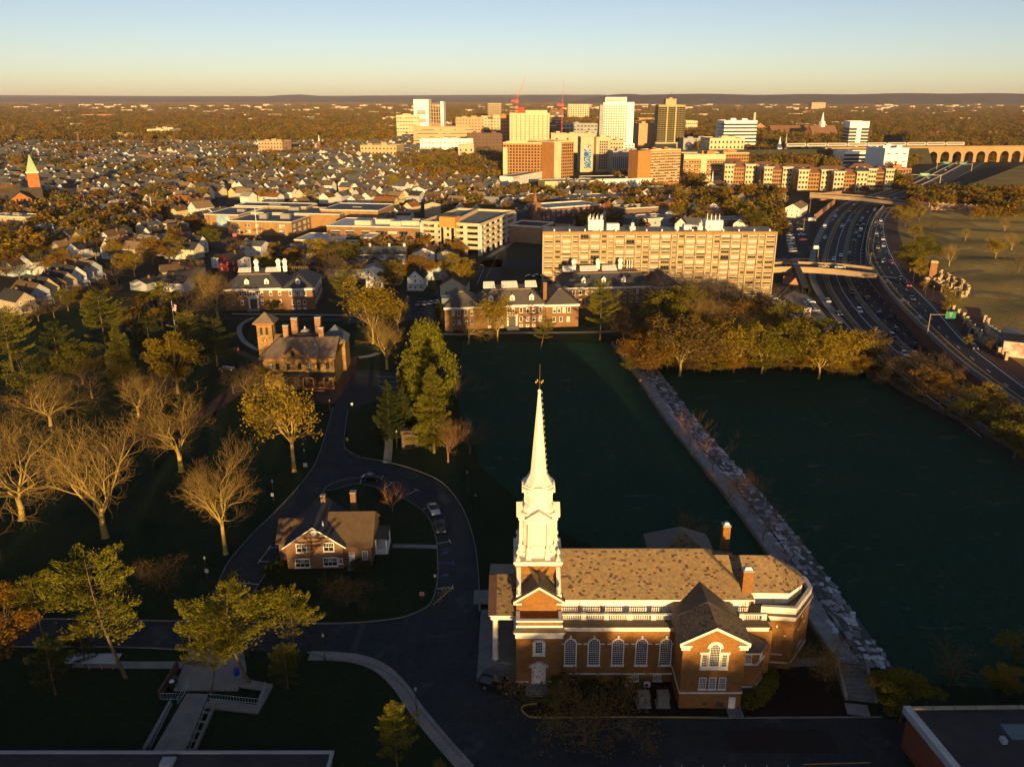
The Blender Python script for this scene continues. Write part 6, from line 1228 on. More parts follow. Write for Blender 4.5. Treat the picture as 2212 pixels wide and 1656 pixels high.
# utility poles in the town
for i,(x,y,ty,lab)in enumerate(((105,632,572,'wooden pole on the left street with a red sign'),(214,600,546,'lit wooden pole right of the row houses'),(450,500,462,'tall pole at the school corner'),(556,508,448,'white flagpole by the office lawn'),(330,470,425,'lamp pole on the avenue before the big white house'),(390,460,415,'lit pole on the avenue left of the school'),(1747,470,425,'wooden utility pole at the parking lot beside the highway'),(1735,500,470,'second wooden utility pole above the bridge'),(1580,470,420,'utility pole among the town houses'),(1480,440,408,'utility pole before the small white church'),(1100,445,415,'utility pole behind the garage'))):
    X,Y=G(x,y);hh=HT(X,Y,ty);t=thing('utility_pole',lab,'pole',(X,Y,0));b=MB();b.tube((0,0,0),(0,0,hh),.22,.15,6);b.build('pole',sign_w if 'white' in lab else pole_g,t)
    if 'flag' not in lab:b=MB();b.box(-1.4,-.1,hh-1.3,1.4,.1,hh-1.05);b.build('crossarm',pole_g,t)
# ---------------------------------------------------------------- vehicles
tyre_m=M('tyre_rubber',(0.012,0.012,0.012),rough=.8);rim_m=M('wheel_rim',(0.35,0.36,0.37),rough=.35,metal=.7);car_glass=GLASS('car_glass',(0.01,0.012,0.015),.06);head_m=M('headlamp',(0.7,0.7,0.66),rough=.2);tail_m=M('tail_lamp',(0.35,0.01,0.01),rough=.25)
PAINT={}
def paint(n,c,met=0.3):
    m,nt,b=_base('car_paint_'+n);b.inputs['Base Color'].default_value=(*c,1);b.inputs['Metallic'].default_value=met;b.inputs['Roughness'].default_value=.32;b.inputs['Coat Weight'].default_value=.6;PAINT[n]=m
for n,c in(('white',(0.72,0.72,0.70)),('silver',(0.42,0.45,0.48)),('black',(0.012,0.013,0.016)),('grey',(0.10,0.11,0.12)),('dark',(0.03,0.035,0.045)),('red',(0.30,0.02,0.02)),('blue',(0.03,0.07,0.18)),('yellow',(0.62,0.36,0.03)),('tan',(0.3,0.25,0.17))):paint(n,c,.1 if n in('white','yellow')else.35)
CARM={}
def car_kind(kind):
    if kind in CARM:return CARM[kind]
    # side profile (x forward, z) of body and of glasshouse, half width
    S={'sedan':(4.6,.90,[(-2.3,.35),(-2.28,.72),(-1.75,.86),(1.0,.90),(2.15,.74),(2.3,.5),(2.28,.3)],[(-1.75,.85),(-1.05,1.38),(.15,1.42),(1.0,.88)],.33),
         'suv':(4.7,.94,[(-2.35,.4),(-2.33,1.0),(1.1,1.06),(2.2,.9),(2.35,.6),(2.3,.38)],[(-2.25,1.0),(-1.95,1.66),(.25,1.68),(1.05,1.05)],.37),
         'pickup':(5.7,.98,[(-2.85,.5),(-2.85,1.05),(1.5,1.1),(2.7,1.0),(2.85,.7),(2.8,.48)],[(-.75,1.08),(-.55,1.78),(.75,1.8),(1.55,1.08)],.4),
         'van':(5.6,1.0,[(-2.8,.4),(-2.8,2.25),(1.2,2.3),(1.6,2.1),(2.2,1.2),(2.8,1.0),(2.8,.4)],[(1.25,1.25),(1.3,2.0),(1.62,2.0),(2.12,1.22)],.37),
         'bus':(10.5,1.2,[(-5.2,.5),(-5.2,2.9),(3.2,2.95),(3.7,2.7),(4.0,1.5),(5.2,1.3),(5.25,.5)],[(3.35,1.6),(3.4,2.55),(3.75,2.55),(3.98,1.6)],.48)}[kind]
    Ln,hw,prof_,gl,wr=S
    def shell(b,pr,w0,w1,mi=0,zr=None):
        n=len(pr);zmax=max(z for _,z in pr);zmin=min(z for _,z in pr)
        wd=lambda z:w0+(w1-w0)*((z-zmin)/max(.01,zmax-zmin))
        b.add([(x,-wd(z),z)for x,z in pr]+[(x,wd(z),z)for x,z in pr],[tuple(range(n-1,-1,-1)),tuple(range(n,2*n))]+[(i,(i+1)%n,n+(i+1)%n,n+i)for i in range(n)],mi)
    body=MB();shell(body,prof_,hw*.97,hw)
    x0,x1=gl[1][0],gl[2][0];zr=gl[1][1]
    if kind in('sedan','suv','pickup'):body.add([(x0+.03,-hw*.72,zr+.03),(x1-.03,-hw*.72,zr+.03),(x1-.03,hw*.72,zr+.03),(x0+.03,hw*.72,zr+.03),(x0-.06,-hw*.76,zr-.03),(x1+.06,-hw*.76,zr-.03),(x1+.06,hw*.76,zr-.03),(x0-.06,hw*.76,zr-.03)],[(0,1,2,3),(0,4,5,1),(1,5,6,2),(2,6,7,3),(3,7,4,0)])
    if kind=='pickup':body.box(-2.8,-hw,1.05,-.75,-hw+.12,1.22);body.box(-2.8,hw-.12,1.05,-.75,hw,1.22);body.box(-2.85,-hw,1.05,-2.72,hw,1.2)
    g=MB()
    if kind=='bus':
        for s in(-1,1):
            for k in range(9):g.box(-4.8+k*.88,s*(hw+.005)-.01,1.65,-4.1+k*.88,s*(hw+.005)+.01,2.4)
    shell(g,gl,hw*.9,hw*.72)
    pil_=MB()
    wheel=MB();wheel.T=Matrix.Rotation(math.pi/2,4,'X');wheel.lathe([(wr*.6,-.11),(wr,-.1),(wr,.1),(wr*.6,.11)],12);rim=MB();rim.T=Matrix.Rotation(math.pi/2,4,'X');rim.lathe([(wr*.58,-.118),(wr*.58,.118)],10)
    hl=MB();hl.box(-.06,-.17,-.07,.04,.17,.07);ax=Ln*.29
    CARM[kind]=dict(body=body.mesh('body',PAINT['white']),glass=g.mesh('windows',car_glass),wheel=wheel.mesh('wheel',tyre_m),rim=rim.mesh('rim',rim_m),hl=hl.mesh('headlight',head_m),tl=hl.mesh('tail_light',tail_m),L=Ln,hw=hw,wr=wr,ax=ax,hz=prof_[-2][1]+.12,rz=.78 if kind!='bus' else 1.1)
    return CARM[kind]
def car(kind,col,X,Y,heading,label,group,z=0.0,detail=2):
    m=car_kind(kind);t=thing({'sedan':'car','suv':'car','pickup':'pickup_truck','van':'van','bus':'bus'}[kind],label,{'pickup':'pickup truck','van':'van','bus':'bus'}.get(kind,'car'),(X,Y,z),heading,group)
    put('body',m['body'],t,mat=PAINT[col]);put('windows',m['glass'],t)
    for sx in(-1,1):
        for sy in(-1,1):
            w=put('wheel',m['wheel'],t,(sx*m['ax'],sy*(m['hw']-.1),m['wr']))
            if detail>1:put('rim',m['rim'],w)
    for sy in(-1,1):put('headlight',m['hl'],t,(m['L']/2-.02,sy*m['hw']*.72,m['hz']));put('tail_light',m['tl'],t,(-m['L']/2-.0,sy*m['hw']*.75,m['rz']))
    return t
car('pickup','black',*G(1076,1487),R(-22),'black pickup truck parked at the church portico steps',None)
car('sedan','silver',*G(937,1104),R(-72),'silver sedan parked on the loop road',None);car('sedan','black',*G(951,1142),R(-80),'black sedan parked behind the silver one',None);car('sedan','black',*G(804,1036),R(-8),'dark sedan parked at the top of the cottage loop',None)
car('sedan','black',*G(490,800),R(20),'black car on the brick court left of the mansion',None)
ORD=['nearest','second nearest','third nearest','fourth nearest','fifth nearest','sixth nearest','seventh nearest','eighth nearest','ninth nearest','tenth nearest']+['%s nearest'%w for w in('eleventh','twelfth','thirteenth','fourteenth','fifteenth','sixteenth','seventeenth','eighteenth','nineteenth','twentieth','twenty-first','twenty-second','twenty-third','twenty-fourth')]
def head_at(line,X,Y):
    i=min(range(len(line)-1),key=lambda k:(line[k][0]-X)**2+(line[k][1]-Y)**2);return math.atan2(line[i+1][1]-line[i][1],line[i+1][0]-line[i][0])
def fleet(pts,line,flip,z,where,group):
    pts=sorted(pts,key=lambda p:-p[1]);cnt={}
    for(x,y,c_,k)in pts:
        X,Y=HZ([(x,y)],z)[0];key=(c_,k);n=cnt.get(key,0);cnt[key]=n+1
        nm={'sedan':'car','suv':'tall car','van':'box van','pickup':'pickup truck','bus':'bus'}[k]
        tot=sum(1 for p in pts if(p[2],p[3])==key)
        lab='%s %s %s'%(c_,nm,where)+(', %s of these'%ORD[n]if tot>1 else '')
        car(k,c_,X,Y,head_at(line,X,Y)+(math.pi if flip else 0),lab,group,z+.03,1)
S_,U_,V_='sedan','suv','van'
fleet([(430,700,'white',S_),(490,772,'dark',S_),(412,350,'white',S_),(412,294,'white',V_),(457,258,'dark',S_),(480,197,'white',S_),(470,232,'white',U_)],L0,False,.03,'in the exit lanes left of the highway','cars in the exit lanes')
fleet([(602,757,'white',U_),(560,657,'dark',U_),(697,863,'white',S_),(850,995,'white',S_),(462,468,'white',S_),(500,450,'white',S_),(508,284,'white',S_),(506,298,'dark',S_),(550,203,'yellow',U_),(575,215,'dark',S_),(548,260,'dark',S_),(785,899,'black',U_),(640,165,'dark',S_),(690,125,'white',S_)],B1,False,.03,'in the oncoming lanes of the highway','cars in the oncoming lanes')
fleet([(645,686,'grey',S_),(710,771,'black',S_),(776,794,'dark',S_),(804,859,'grey',S_),(902,994,'silver',S_),(910,948,'dark',U_),(547,437,'silver',S_),(620,241,'white',S_),(687,200,'white',V_),(650,207,'white',S_),(610,262,'black',S_),(625,285,'red',U_),(610,313,'white',V_),(583,324,'white',S_),(603,345,'silver',S_),(573,368,'grey',S_),(594,287,'black',S_),(800,130,'white',S_),(740,145,'grey',S_)],B2,True,.03,'in the outbound lanes of the highway','cars in the outbound lanes')
fleet([(697,266,'white',S_),(693,286,'dark',S_),(722,256,'white',S_),(722,274,'red',S_),(725,294,'dark',S_),(698,326,'silver',S_),(730,327,'black',S_),(699,341,'dark',S_),(733,358,'white',S_),(736,396,'white',U_),(705,406,'tan',S_),(713,438,'dark',S_),(753,438,'black',S_),(736,481,'silver',S_),(776,488,'red',S_),(832,577,'black',S_),(872,614,'red',U_),(894,688,'grey',S_),(1230,956,'black',S_)],FR,False,TER,'on the frontage road','cars on the frontage road')
for(x,y,c_,d)in((405,510,'tan',0),(495,514,'silver',math.pi)):X,Y=HZ([(x,y)],6.2)[0];car('sedan',c_,X,Y,R(-8)+d,'%s car crossing the street bridge'%c_,None,6.25,1)
far_=[(985,20,'white'),(1010,0,'white'),(900,60,'dark'),(930,62,'white'),(1080,-25,'white'),(1105,-40,'dark'),(1060,30,'dark'),(1140,-60,'white'),(1165,-75,'silver'),(1180,-85,'red'),(1000,75,'white'),(955,90,'dark')]
fleet([(x,y,c_,S_)for x,y,c_ in far_],B2,False,.03,'on the far bend of the highway','cars on the far highway');X,Y=HZ([(1047,92)])[0];car('bus','yellow',X,Y,head_at(B2,X,Y),'yellow bus on the far bend of the highway',None,.03,1)
# parking lots by the apartment block
def lot(x0,y0,x1,y1,n,head,where,group,skip=()):
    cols=['white','silver','dark','white','black','grey','white','blue','silver','red'];seen={}
    for k in range(n):
        if k in skip:continue
        u=k/max(1,n-1);X,Y=G(x0+(x1-x0)*u,y0+(y1-y0)*u);c_=random.choice(cols);kd=random.choice(['sedan','sedan','suv']);q=seen.get((c_,kd),0);seen[(c_,kd)]=q+1
        car(kd,c_,X,Y,head+random.choice((0,math.pi))+random.uniform(-.04,.04),'%s %s %s, %s of its colour'%(c_,'car' if kd=='sedan' else 'tall car',where,['first','second','third','fourth','fifth','sixth','seventh','eighth'][min(q,7)]),group,0.05,1)
sheet('parking_lot',[(1665,640),(1690,600),(1720,625),(1780,705),(1740,712),(1640,690)],.03,asphalt);sheet('parking_lot',[(1680,560),(1690,470),(1740,460),(1752,500),(1735,560)],.03,asphalt)
lot(1668,648,1700,672,7,R(20),'in the lot at the apartment corner','cars parked at the apartment corner');lot(1660,670,1712,682,6,R(-55),'in the front row below the apartment corner','cars parked below the apartment corner');lot(1748,655,1760,680,5,R(10),'behind the fuel sign','cars parked behind the fuel sign');lot(1700,480,1712,545,12,R(10),'in the lot between apartments and highway','cars in the lot beside the highway');lot(1725,485,1735,520,4,R(10),'along the ramp wall of the highway lot','cars along the ramp wall')
for(x,y,lab)in((1692,696,'white-roofed school bus, left of the pair'),(1708,698,'all yellow school bus, right of the pair')):car('bus','yellow',*G(x,y),R(-75),lab,'school buses',.05,1)
lot(45*7.9,500,445,462,9,R(38),'on the avenue left of the school','cars on the avenue by the school');lot(375,492,430,470,4,R(38),'along the near kerb of the avenue','cars on the near kerb of the avenue')
lot(1145,600,1180,598,3,R(5),'behind the farther hall','cars behind the farther hall');lot(905,660,945,655,4,R(80),'in the small lot right of the yellow tree','cars in the small campus lot')
car('van','white',*G(553,552),R(-8),'white van in the yard behind the left hall',None,.02,1);car('sedan','red',*G(1041,578),R(85),'red car waiting on the street by the garage',None,.05,1);car('van','white',*G(1768-15,478),R(8),'white box truck in the highway lot',None,.05,1)
# ---------------------------------------------------------------- stone walk across the field, steps, field wall, footbridge, flat roofs at the bottom edge
stone_p=PIECES('walk_stone',[(0,(0.24,0.25,0.255)),(.3,(0.32,0.33,0.34)),(.5,(0.17,0.175,0.18)),(.65,(0.48,0.5,0.52)),(.88,(0.11,0.11,0.115))],.9,.15,.3)
wl=smooth_line(GP([(1336,745),(1365,785),(1396,825),(1440,890),(1490,955),(1540,1015),(1600,1090),(1660,1170),(1715,1250),(1765,1330),(1812,1400),(1836,1440)]),3)
o=MB();ribbon(o,wl,-1.7,1.7,.05);wk=struct(o.build('field_walk',M('walk_concrete',(0.30,0.30,0.285),(0.2,0.2,0.195),.4,.9,c3=(0.42,0.43,0.44),s3=.5,t3=.6)))
b=MB();strip(b,offset_line(wl,-2.0),.35,0,.75);lw=tag(b.build('walk_wall',M('walk_wall_stone',(0.22,0.16,0.1),(0.15,0.115,0.08),.6)),'low stone wall along the left side of the diagonal walk','wall')
for(x,y,h)in along(offset_line(wl,-2.0)[:18],13):b=MB();b.box(x-.35,y-.35,.0,x+.35,y+.35,1.15);b.build('pillar',MATS['walk_wall_stone'],lw)
tr_=thing('stone_terrace','ruined stone terrace of broken slabs along the diagonal walk','terrace',(*wl[18],0));ox,oy=wl[18]
sm_=MB();sm_.prism([(-.5,-.5),(.5,-.42),(.46,.5),(-.44,.46)],0,1);sme=sm_.mesh('stone_slab',stone_p);rs=random.Random(3);cnt=0;tl=offset_line(wl,2.2)
b=MB()
for r in range(5):strip(b,[(x-ox,y-oy)for x,y in offset_line(wl[4:],2.3+r*.85)],.8,0,.24-r*.05)
b.build('terrace_bed',M('terrace_bed',(0.09,0.09,0.085),(0.06,0.06,0.058),.8),tr_)
SL=[]
for r in range(6):
    for(x,y,h)in along(offset_line(wl[4:],1.5+r*.85),1.75):
        if rs.random()>.14:SL.append((x-ox+rs.uniform(-.25,.25),y-oy+rs.uniform(-.25,.25),max(.03,.24-max(0,r-1)*.05-.01)if r else.05,h+rs.uniform(-.5,.5),rs.uniform(.8,2.2),rs.uniform(.5,1.15),rs.uniform(.03,.1)))
SL.sort(key=lambda q:q[1]);jb=MB()
for k,(x,y,z,h,sx,sy,sz)in enumerate(SL):
    if k<298:put('stone_slab',sme,tr_,(x,y,z),h,(sx,sy,sz))
    else:jb.T=Matrix.Translation((x,y,z))@Matrix.Rotation(h,4,'Z')@Matrix.Diagonal((sx,sy,sz,1));jb.prism([(-.5,-.5),(.5,-.42),(.46,.5),(-.44,.46)],0,1)
jb.build('stone_slab',stone_p,tr_)['kind']='stuff'
A=G(1836,1445);B_=G(1860,1515);L_=math.hypot(B_[0]-A[0],B_[1]-A[1]);t=thing('stone_steps','flight of concrete steps from the walk down to the car park','steps',(*A,0),math.atan2(B_[1]-A[1],B_[0]-A[0]))
for k in range(10):b=MB();b.box(k*L_/10,-1.7,0,(k+1)*L_/10-.08,1.7,1.5-k*.15);b.build('step',step_m,t)
for s in(-1,1):b=MB();b.add([(-.3,s*1.95-.2,1.9),(L_,s*1.95-.2,.5),(L_,s*1.95+.2,.5),(-.3,s*1.95+.2,1.9),(-.3,s*1.95-.2,0),(L_,s*1.95-.2,0),(L_,s*1.95+.2,0),(-.3,s*1.95+.2,0)],[(0,1,2,3),(0,4,5,1),(1,5,6,2),(2,6,7,3),(3,7,4,0)]);b.build('cheek_wall',concrete,t)
pavement('walk',[(1700,1432),(1770,1428),(1812,1420)],1.8,2.0)
fw=smooth_line(GP([(1790,808),(1830,802),(1862,799),(1890,803),(1905,818),(1935,838),(1985,866),(2040,893),(2090,918),(2140,945),(2200,978),(2280,1030)]),3);b=MB();strip(b,fw,.5,0,1.0);fwo=tag(b.build('field_wall',M('field_wall_stone',(0.12,0.085,0.06),(0.085,0.062,0.045),.7)),'low stone balustrade wall curving round the right field','wall')
for(x,y,h)in along(fw,6.5):b=MB();b.box(x-.4,y-.4,0,x+.4,y+.4,1.35);b.build('pillar',MATS['field_wall_stone'],fwo)
b=MB();ribbon(b,fw,-3.6,-.4,.035);struct(b.build('field_path',M('field_path',(0.03,0.028,0.026),(0.022,0.02,0.019),.5)))
# footbridge and ramp
Z3=lambda x,y,z=0.0:G((x*.7046)/1.8517,(1900+y*.7046)/1.8517,z)
t=thing('footbridge','concrete footbridge with pale railings leading to the roof at the bottom','footbridge',(*Z3(1030,1380),0));ox,oy=t.location[:2];q=lambda x,y,z=.3:(Z3(x,y,z)[0]-ox,Z3(x,y,z)[1]-oy);fb_m=M('footbridge_concrete',(0.25,0.235,0.21),(0.19,0.18,0.165),.5);rail_m=M('pale_railing',(0.36,0.42,0.45),rough=.5)
deck=[q(870,1560),q(1050,1560),q(1175,1240),q(1060,1235)];b=MB();b.prism(deck,0,.3);b.build('deck',fb_m,t);b=MB();b.prism([q(985,1215),q(1350,1215),q(1400,1100),q(1380,990),q(1080,985),q(1020,1130)],0,.28);b.build('landing',fb_m,t)
def rail(pts,z=.3,h=1.1):
    P=[q(*p,z)for p in pts];b=MB()
    for(x,y,hh)in along(P,.42):b.tube((x,y,z),(x,y,z+h),.02,n=4)
    for zz_ in(z+h,z+.15):strip(b,P,.05,zz_,zz_+.05)
    b.build('railing',rail_m,t)
rail([(850,1560),(980,1300)]);rail([(1075,1560),(1180,1290)]);rail([(1010,1300),(1075,1200)]);rail([(915,1275),(1015,1275)])
for(a,c_)in(((815,1560),(965,1290)),((1105,1560),(1220,1300))):
    b=MB();strip(b,[q(*a),q(*c_)],.3,0,.6);b.build('side_beam',fb_m,t)
for k in range(5):b=MB();u=k/5;p0=q(1060+(1175-1060)*u,1560-270*u);p1=q(1105+(1220-1105)*u,1560-260*u);strip(b,[p0,p1],.2,.2,.5);b.build('cross_beam',fb_m,t)
b=MB();strip(b,[q(1180,1290),q(1460,1325),q(1520,1200),q(1350,1170)],1.6,0,.35);b.build('ramp',fb_m,t);rail([(1180,1270),(1470,1300),(1510,1200)],.35,.9)
b=MB();strip(b,[q(905,1260),q(1010,1085)],.3,0,1.3);b.build('plank_wall',M('brown_planks',(0.09,0.05,0.035),(0.07,0.04,0.03),1),t)
for(p,lab,cl,h)in(((980,1200),'dark litter bin with white top beside the footbridge',dark_metal,1.1),((995,1175),'second dark litter bin beside the footbridge',dark_metal,1.0),((1345,1130),'blue bin on the footbridge landing',blue_m,.9)):
    X,Y=Z3(*p,.28);tt=thing('litter_bin',lab,'bin',(X,Y,.28 if 'blue' in lab else.1));b=MB();b.lathe([(.38,0),(.42,h*.8),(.42,h)],12);b.build('body',cl,tt);b=MB();b.lathe([(.36,h),(.3,h+.12),(.1,h+.16)],12);b.build('lid',sign_w if 'white' in lab else cl,tt)
X,Y=Z3(540,1070);tt=thing('flat_shelter','pale flat shelter roof with yellow posts beside the lower walk','shelter',(X,Y,0));b=MB();b.box(-4.0,-1.1,.9,3.6,1.1,1.0);b.build('roof',M('shelter_pale',(0.42,0.47,0.5)),tt)
for x in(-.2,1.6,3.2):b=MB();b.tube((x,-1.3,0),(x,-1.3,.95),.07,n=6);b.build('post',M('post_yellow',(0.4,0.3,0.06)),tt)
for(x,y,lab)in((1150/2,0,''),):pass
X,Y=Z3(1385,1045,.28);tt=thing('bicycle','dark bicycle leaning at the landing edge','bicycle',(X,Y,.28),R(20))
for x in(-.5,.5):b=MB();b.T=Matrix.Translation((x,0,.35))@Matrix.Rotation(math.pi/2,4,'X');n_=14;[b.tube((.34*math.cos(2*math.pi*k/n_),.34*math.sin(2*math.pi*k/n_),0),(.34*math.cos(2*math.pi*(k+1)/n_),.34*math.sin(2*math.pi*(k+1)/n_),0),.025,n=4)for k in range(n_)];b.build('wheel',tyre_m,tt)
b=MB();[b.tube(p,r_,.025,n=4)for p,r_ in(((-.5,0,.35),(-.15,0,.85)),((-.15,0,.85),(.35,0,.85)),((.35,0,.85),(.5,0,.35)),((-.5,0,.35),(0,0,.33)),((0,0,.33),(.35,0,.85)),((.35,0,.85),(.33,0,1.05)),((.33,-.25,1.05),(.33,.25,1.05)))];b.build('frame',dark_metal,tt);b=MB();b.box(-.3,-.06,.9,-.05,.06,.96);b.build('saddle',dark_metal,tt)
# roof at the lower left edge, building at the lower right
froof=M('dark_gravel_roof',(0.05,0.048,0.05),(0.036,0.035,0.038),.4,.95)
A=G(722,1622,3.0);t=thing('flat_roofed_hall','flat dark roof with pale edge along the lower left','building',(A[0],A[1],0));b=MB();b.box(-75,-30,0,-.25,-.25,2.95);b.build('wall',cot_brick,t);b=MB();b.box(-74.5,-29.5,2.95,-.5,-.5,3.0);b.build('roof',froof,t)
edge=M('roof_edge_metal',(0.34,0.37,0.4),(0.28,0.31,0.34),.4,.5);b=MB();b.box(-75,-.4,2.8,0,0,3.15);b.box(-.4,-30,2.8,0,-.4,3.15);b.build('roof_edge',edge,t)
for x in(-51.5,-19.5):b=MB();b.box(x-.8,-2.5,3.0,x+.8,-1.2,3.35);b.build('roof_hatch',edge,t)
A=G(1962,1530,6.0);t=thing('flat_roofed_building','flat roofed brick building with pale blue parapet at the lower right','building',(A[0],A[1],0));b=MB();b.add([(0,0,0),(50,.8,0),(50,-45,0),(5.5,-45,0),(0,0,5.9),(50,.8,5.9),(50,-45,5.9),(5.5,-45,5.9)],[(4,7,6,5),(0,4,5,1),(0,3,7,4)]);b.build('wall',BRICK('lower_brick',(0.22,0.07,0.04),(0.17,0.055,0.035),(0.12,0.08,0.06)),t)
b=MB();b.add([(0,0,5.92),(50,.8,5.92),(50,-45,5.92),(5.5,-45,5.92)],[(3,2,1,0)]);b.build('roof',froof,t);pb=M('pale_blue_coping',(0.36,0.42,0.48),(0.3,0.35,0.4),.5,.6);b=MB();strip(b,[(-.15,.2),(5.35,-45)],.9,5.3,6.3);b.build('parapet',pb,t)
for k in range(9):b=MB();strip(b,[(.4+k*2.7,.0+k*.04),(3.0+k*2.7,.04+k*.04)],.35,5.5,6.25);b.build('coping_stone',M('coping_sunlit_tint',(0.35,0.3,0.22)),t)  # warm tint stands in for low sun catching the far edge
for(x,y,w_,d_)in((10.0,-5.2,5.2,2.6),(13.5,-10.5,6.0,2.4),(11.5,-8.5,2.6,2.0)):b=MB();b.box(x,y,5.93,x+w_,y+d_,5.95);b.build('roof_patch',M('roof_patch_pale',(0.16,0.2,0.24),(0.12,0.15,0.18),.6),t)
b=MB();b.box(8.4,-6.0,5.93,9.0,-5.2,6.5);b.build('roof_vent',edge,t);b=MB();b.box(-2.4,-12.0,0,1.0,-6,1.8);b.build('annex',pb,t)
# small stone shelter under the firs, cast behind the spruce
X,Y=G(886,962);t=thing('stone_shelter','small square stone ruin under the conifers','ruin',(X,Y,0),R(8));sr=M('ruin_stone',(0.10,0.065,0.045),(0.07,0.05,0.035),1)
for s in(-1,1):b=MB();b.box(s*1.6-.35,-1,0,s*1.6+.35,1,3.4);b.build('pier',sr,t)
b=MB();b.box(-2.1,-1.1,3.4,2.1,1.1,4.2);b.build('lintel',sr,t);b=MB();b.box(-1.25,.4,0,1.25,.8,3.4);b.build('back_wall',sr,t)
sheet('court_paving',[(866,950),(905,945),(912,966),(868,972)],.03,MATS['court_brick'])
# ---------------------------------------------------------------- streets of the town (asphalt sheets)
for pts in([(1022,620),(1080,620),(1085,560),(1115,520),(1165,480),(1190,455),(1170,455),(1140,478),(1090,512),(1060,545),(1035,570)],[(1060,560),(1175,560),(1175,575),(1050,578)],[(660,560),(900,575),(1060,575),(1060,562),(900,560),(660,548)],
            [(0,690),(110,650),(240,600),(330,560),(300,556),(200,600),(80,648),(0,676)],[(320,520),(470,455),(520,432),(500,430),(430,460),(290,515)],[(330,500),(480,505),(650,545),(640,560),(470,530),(320,525)],
            [(1180,470),(1300,440),(1420,420),(1560,400),(1560,390),(1400,410),(1280,428),(1170,455)],[(1380,420),(1490,395),(1500,410),(1400,440)],[(820,360),(860,345),(880,300),(870,300),(845,340),(800,360)]):
    sheet('street',pts,.02,asphalt)
for pts in([(1060,556),(1130,512),(1180,480)],[(1000,620),(1020,575)],[(660,547),(900,558)]):P=smooth_line(GP(pts),3);b=MB();ribbon(b,P,0,3.0,.03);struct(b.build('pavement',concrete))
for k in range(10):marking('bay_line',[(560+k*1,0)]*0+[(376+k*9,495-k*3.2),(384+k*9,499-k*3.2)],.15,paint_w,.03)
marking('lane_line',[(1050,600),(1075,552),(1150,490)],.15,paint_y,.03);marking('lane_line',[(1030,615),(1045,580)],.15,paint_w,.03)
# ---------------------------------------------------------------- houses
WALLC={'white':(0.66,0.65,0.62),'cream':(0.55,0.47,0.32),'grey':(0.36,0.38,0.39),'pale blue':(0.34,0.42,0.47),'tan':(0.40,0.31,0.20),'yellow':(0.52,0.42,0.18),'red brick':(0.24,0.09,0.05),'dark red':(0.20,0.02,0.02),'brown':(0.17,0.11,0.07)}
ROOFC={'grey':(0.10,0.105,0.11),'dark':(0.045,0.047,0.052),'brown':(0.13,0.085,0.05),'rust':(0.26,0.11,0.04),'tan':(0.22,0.16,0.10),'pale':(0.30,0.29,0.27)}
for k,c_ in WALLC.items():M('house_wall_'+k.replace(' ','_'),c_,tuple(v*.88 for v in c_),.5,.75)
for k,c_ in ROOFC.items():M('house_roof_'+k,c_,tuple(v*.8 for v in c_),.7,.9,.1)
HMESH={}
def house_meshes(w,d,e,r,porch,ell):
    key=(w,d,e,r,porch,ell)
    if key in HMESH:return HMESH[key]
    W=MB();gwall(W,-w/2,w/2,0,d,0,e,r)
    if ell:gwall(W,w/2-.3,w/2+ell,d*.45,d*.9,0,e*.8,e*.8+(r-e)*.7,'x')
    Rf=MB();gable(Rf,-w/2,w/2,0,d,e,r,'y',.4,.12)
    if ell:gable(Rf,-w*.1,w/2+ell,d*.45,d*.9,e*.8,e*.8+(r-e)*.7,'x',.3,.12)
    Pm=None
    if porch:
        Pm=MB();Pm.add([(-w/2,-1.9,2.5),(w/2,-1.9,2.5),(w/2,0,3.1),(-w/2,0,3.1),(-w/2,-1.9,2.35),(w/2,-1.9,2.35),(w/2,0,2.35),(-w/2,0,2.35)],[(0,1,2,3),(0,4,5,1),(4,7,6,5),(1,5,6,2),(0,3,7,4)])
        for x in(-w/2+.15,0,w/2-.15):Pm.box(x-.1,-1.8,0,x+.1,-1.6,2.36)
        Pm=Pm.mesh('porch',MATS['house_wall_grey'])  # porches greyed as well, standing in for shade on the porch row
    ch=MB();ch.box(w*.12,d*.55,r-1.2,w*.12+.7,d*.55+.7,r+.9)
    HMESH[key]=(W.mesh('wall',MATS['house_wall_white']),Rf.mesh('roof',MATS['house_roof_grey']),Pm,ch.mesh('chimney',ch_brick));return HMESH[key]
HOUSES=[]
HGRP='houses of the town'
def house(X,Y,rz,w,d,e,r,wall,roof,label,group=HGRP,porch=False,ell=0,wn=2,fl=2,detail=2,cat='house',fr=None):
    t=thing('house',label,cat,(X,Y,0),rz,group);W,Rf,Pm,ch=house_meshes(w,d,e,r,porch,ell)
    put('wall',W,t,mat=MATS['house_wall_'+wall.replace(' ','_')]);put('roof',Rf,t,mat=MATS['house_roof_'+roof])
    if Pm and detail>0:put('porch',Pm,t)
    if detail>0:put('chimney',ch,t)
    if detail>1:
        for f in range(fl):
            z=.9+f*2.7
            if z+1.4>e:break
            wins(t,(-w/2,0),(w/2,0),spread_u(w,wn),z,.85,1.35,1,2,fr,glass,'window',.3,.1)
            wins(t,(w/2,0),(w/2,d),spread_u(d,3),z,.8,1.3,1,2,fr,glass,'window',.3,.1)
            wins(t,(-w/2,d),(-w/2,0),spread_u(d,3),z,.8,1.3,1,2,fr,glass,'window',.3,.1)
        if r-e>2:put('window',win_mesh(.7,.95,1,2,fr,glass,.09),t,(0,0,e+.1))
    HOUSES.append((X,Y,max(w,d)*.75));return t
def phouse(px,py,rz,w,d,e,r,wall,roof,place,**k):
    X,Y=G(px,py);return house(X,Y,R(rz),w,d,e,r,wall,roof,'%s house with %s roof %s'%(wall,roof,place),**k)
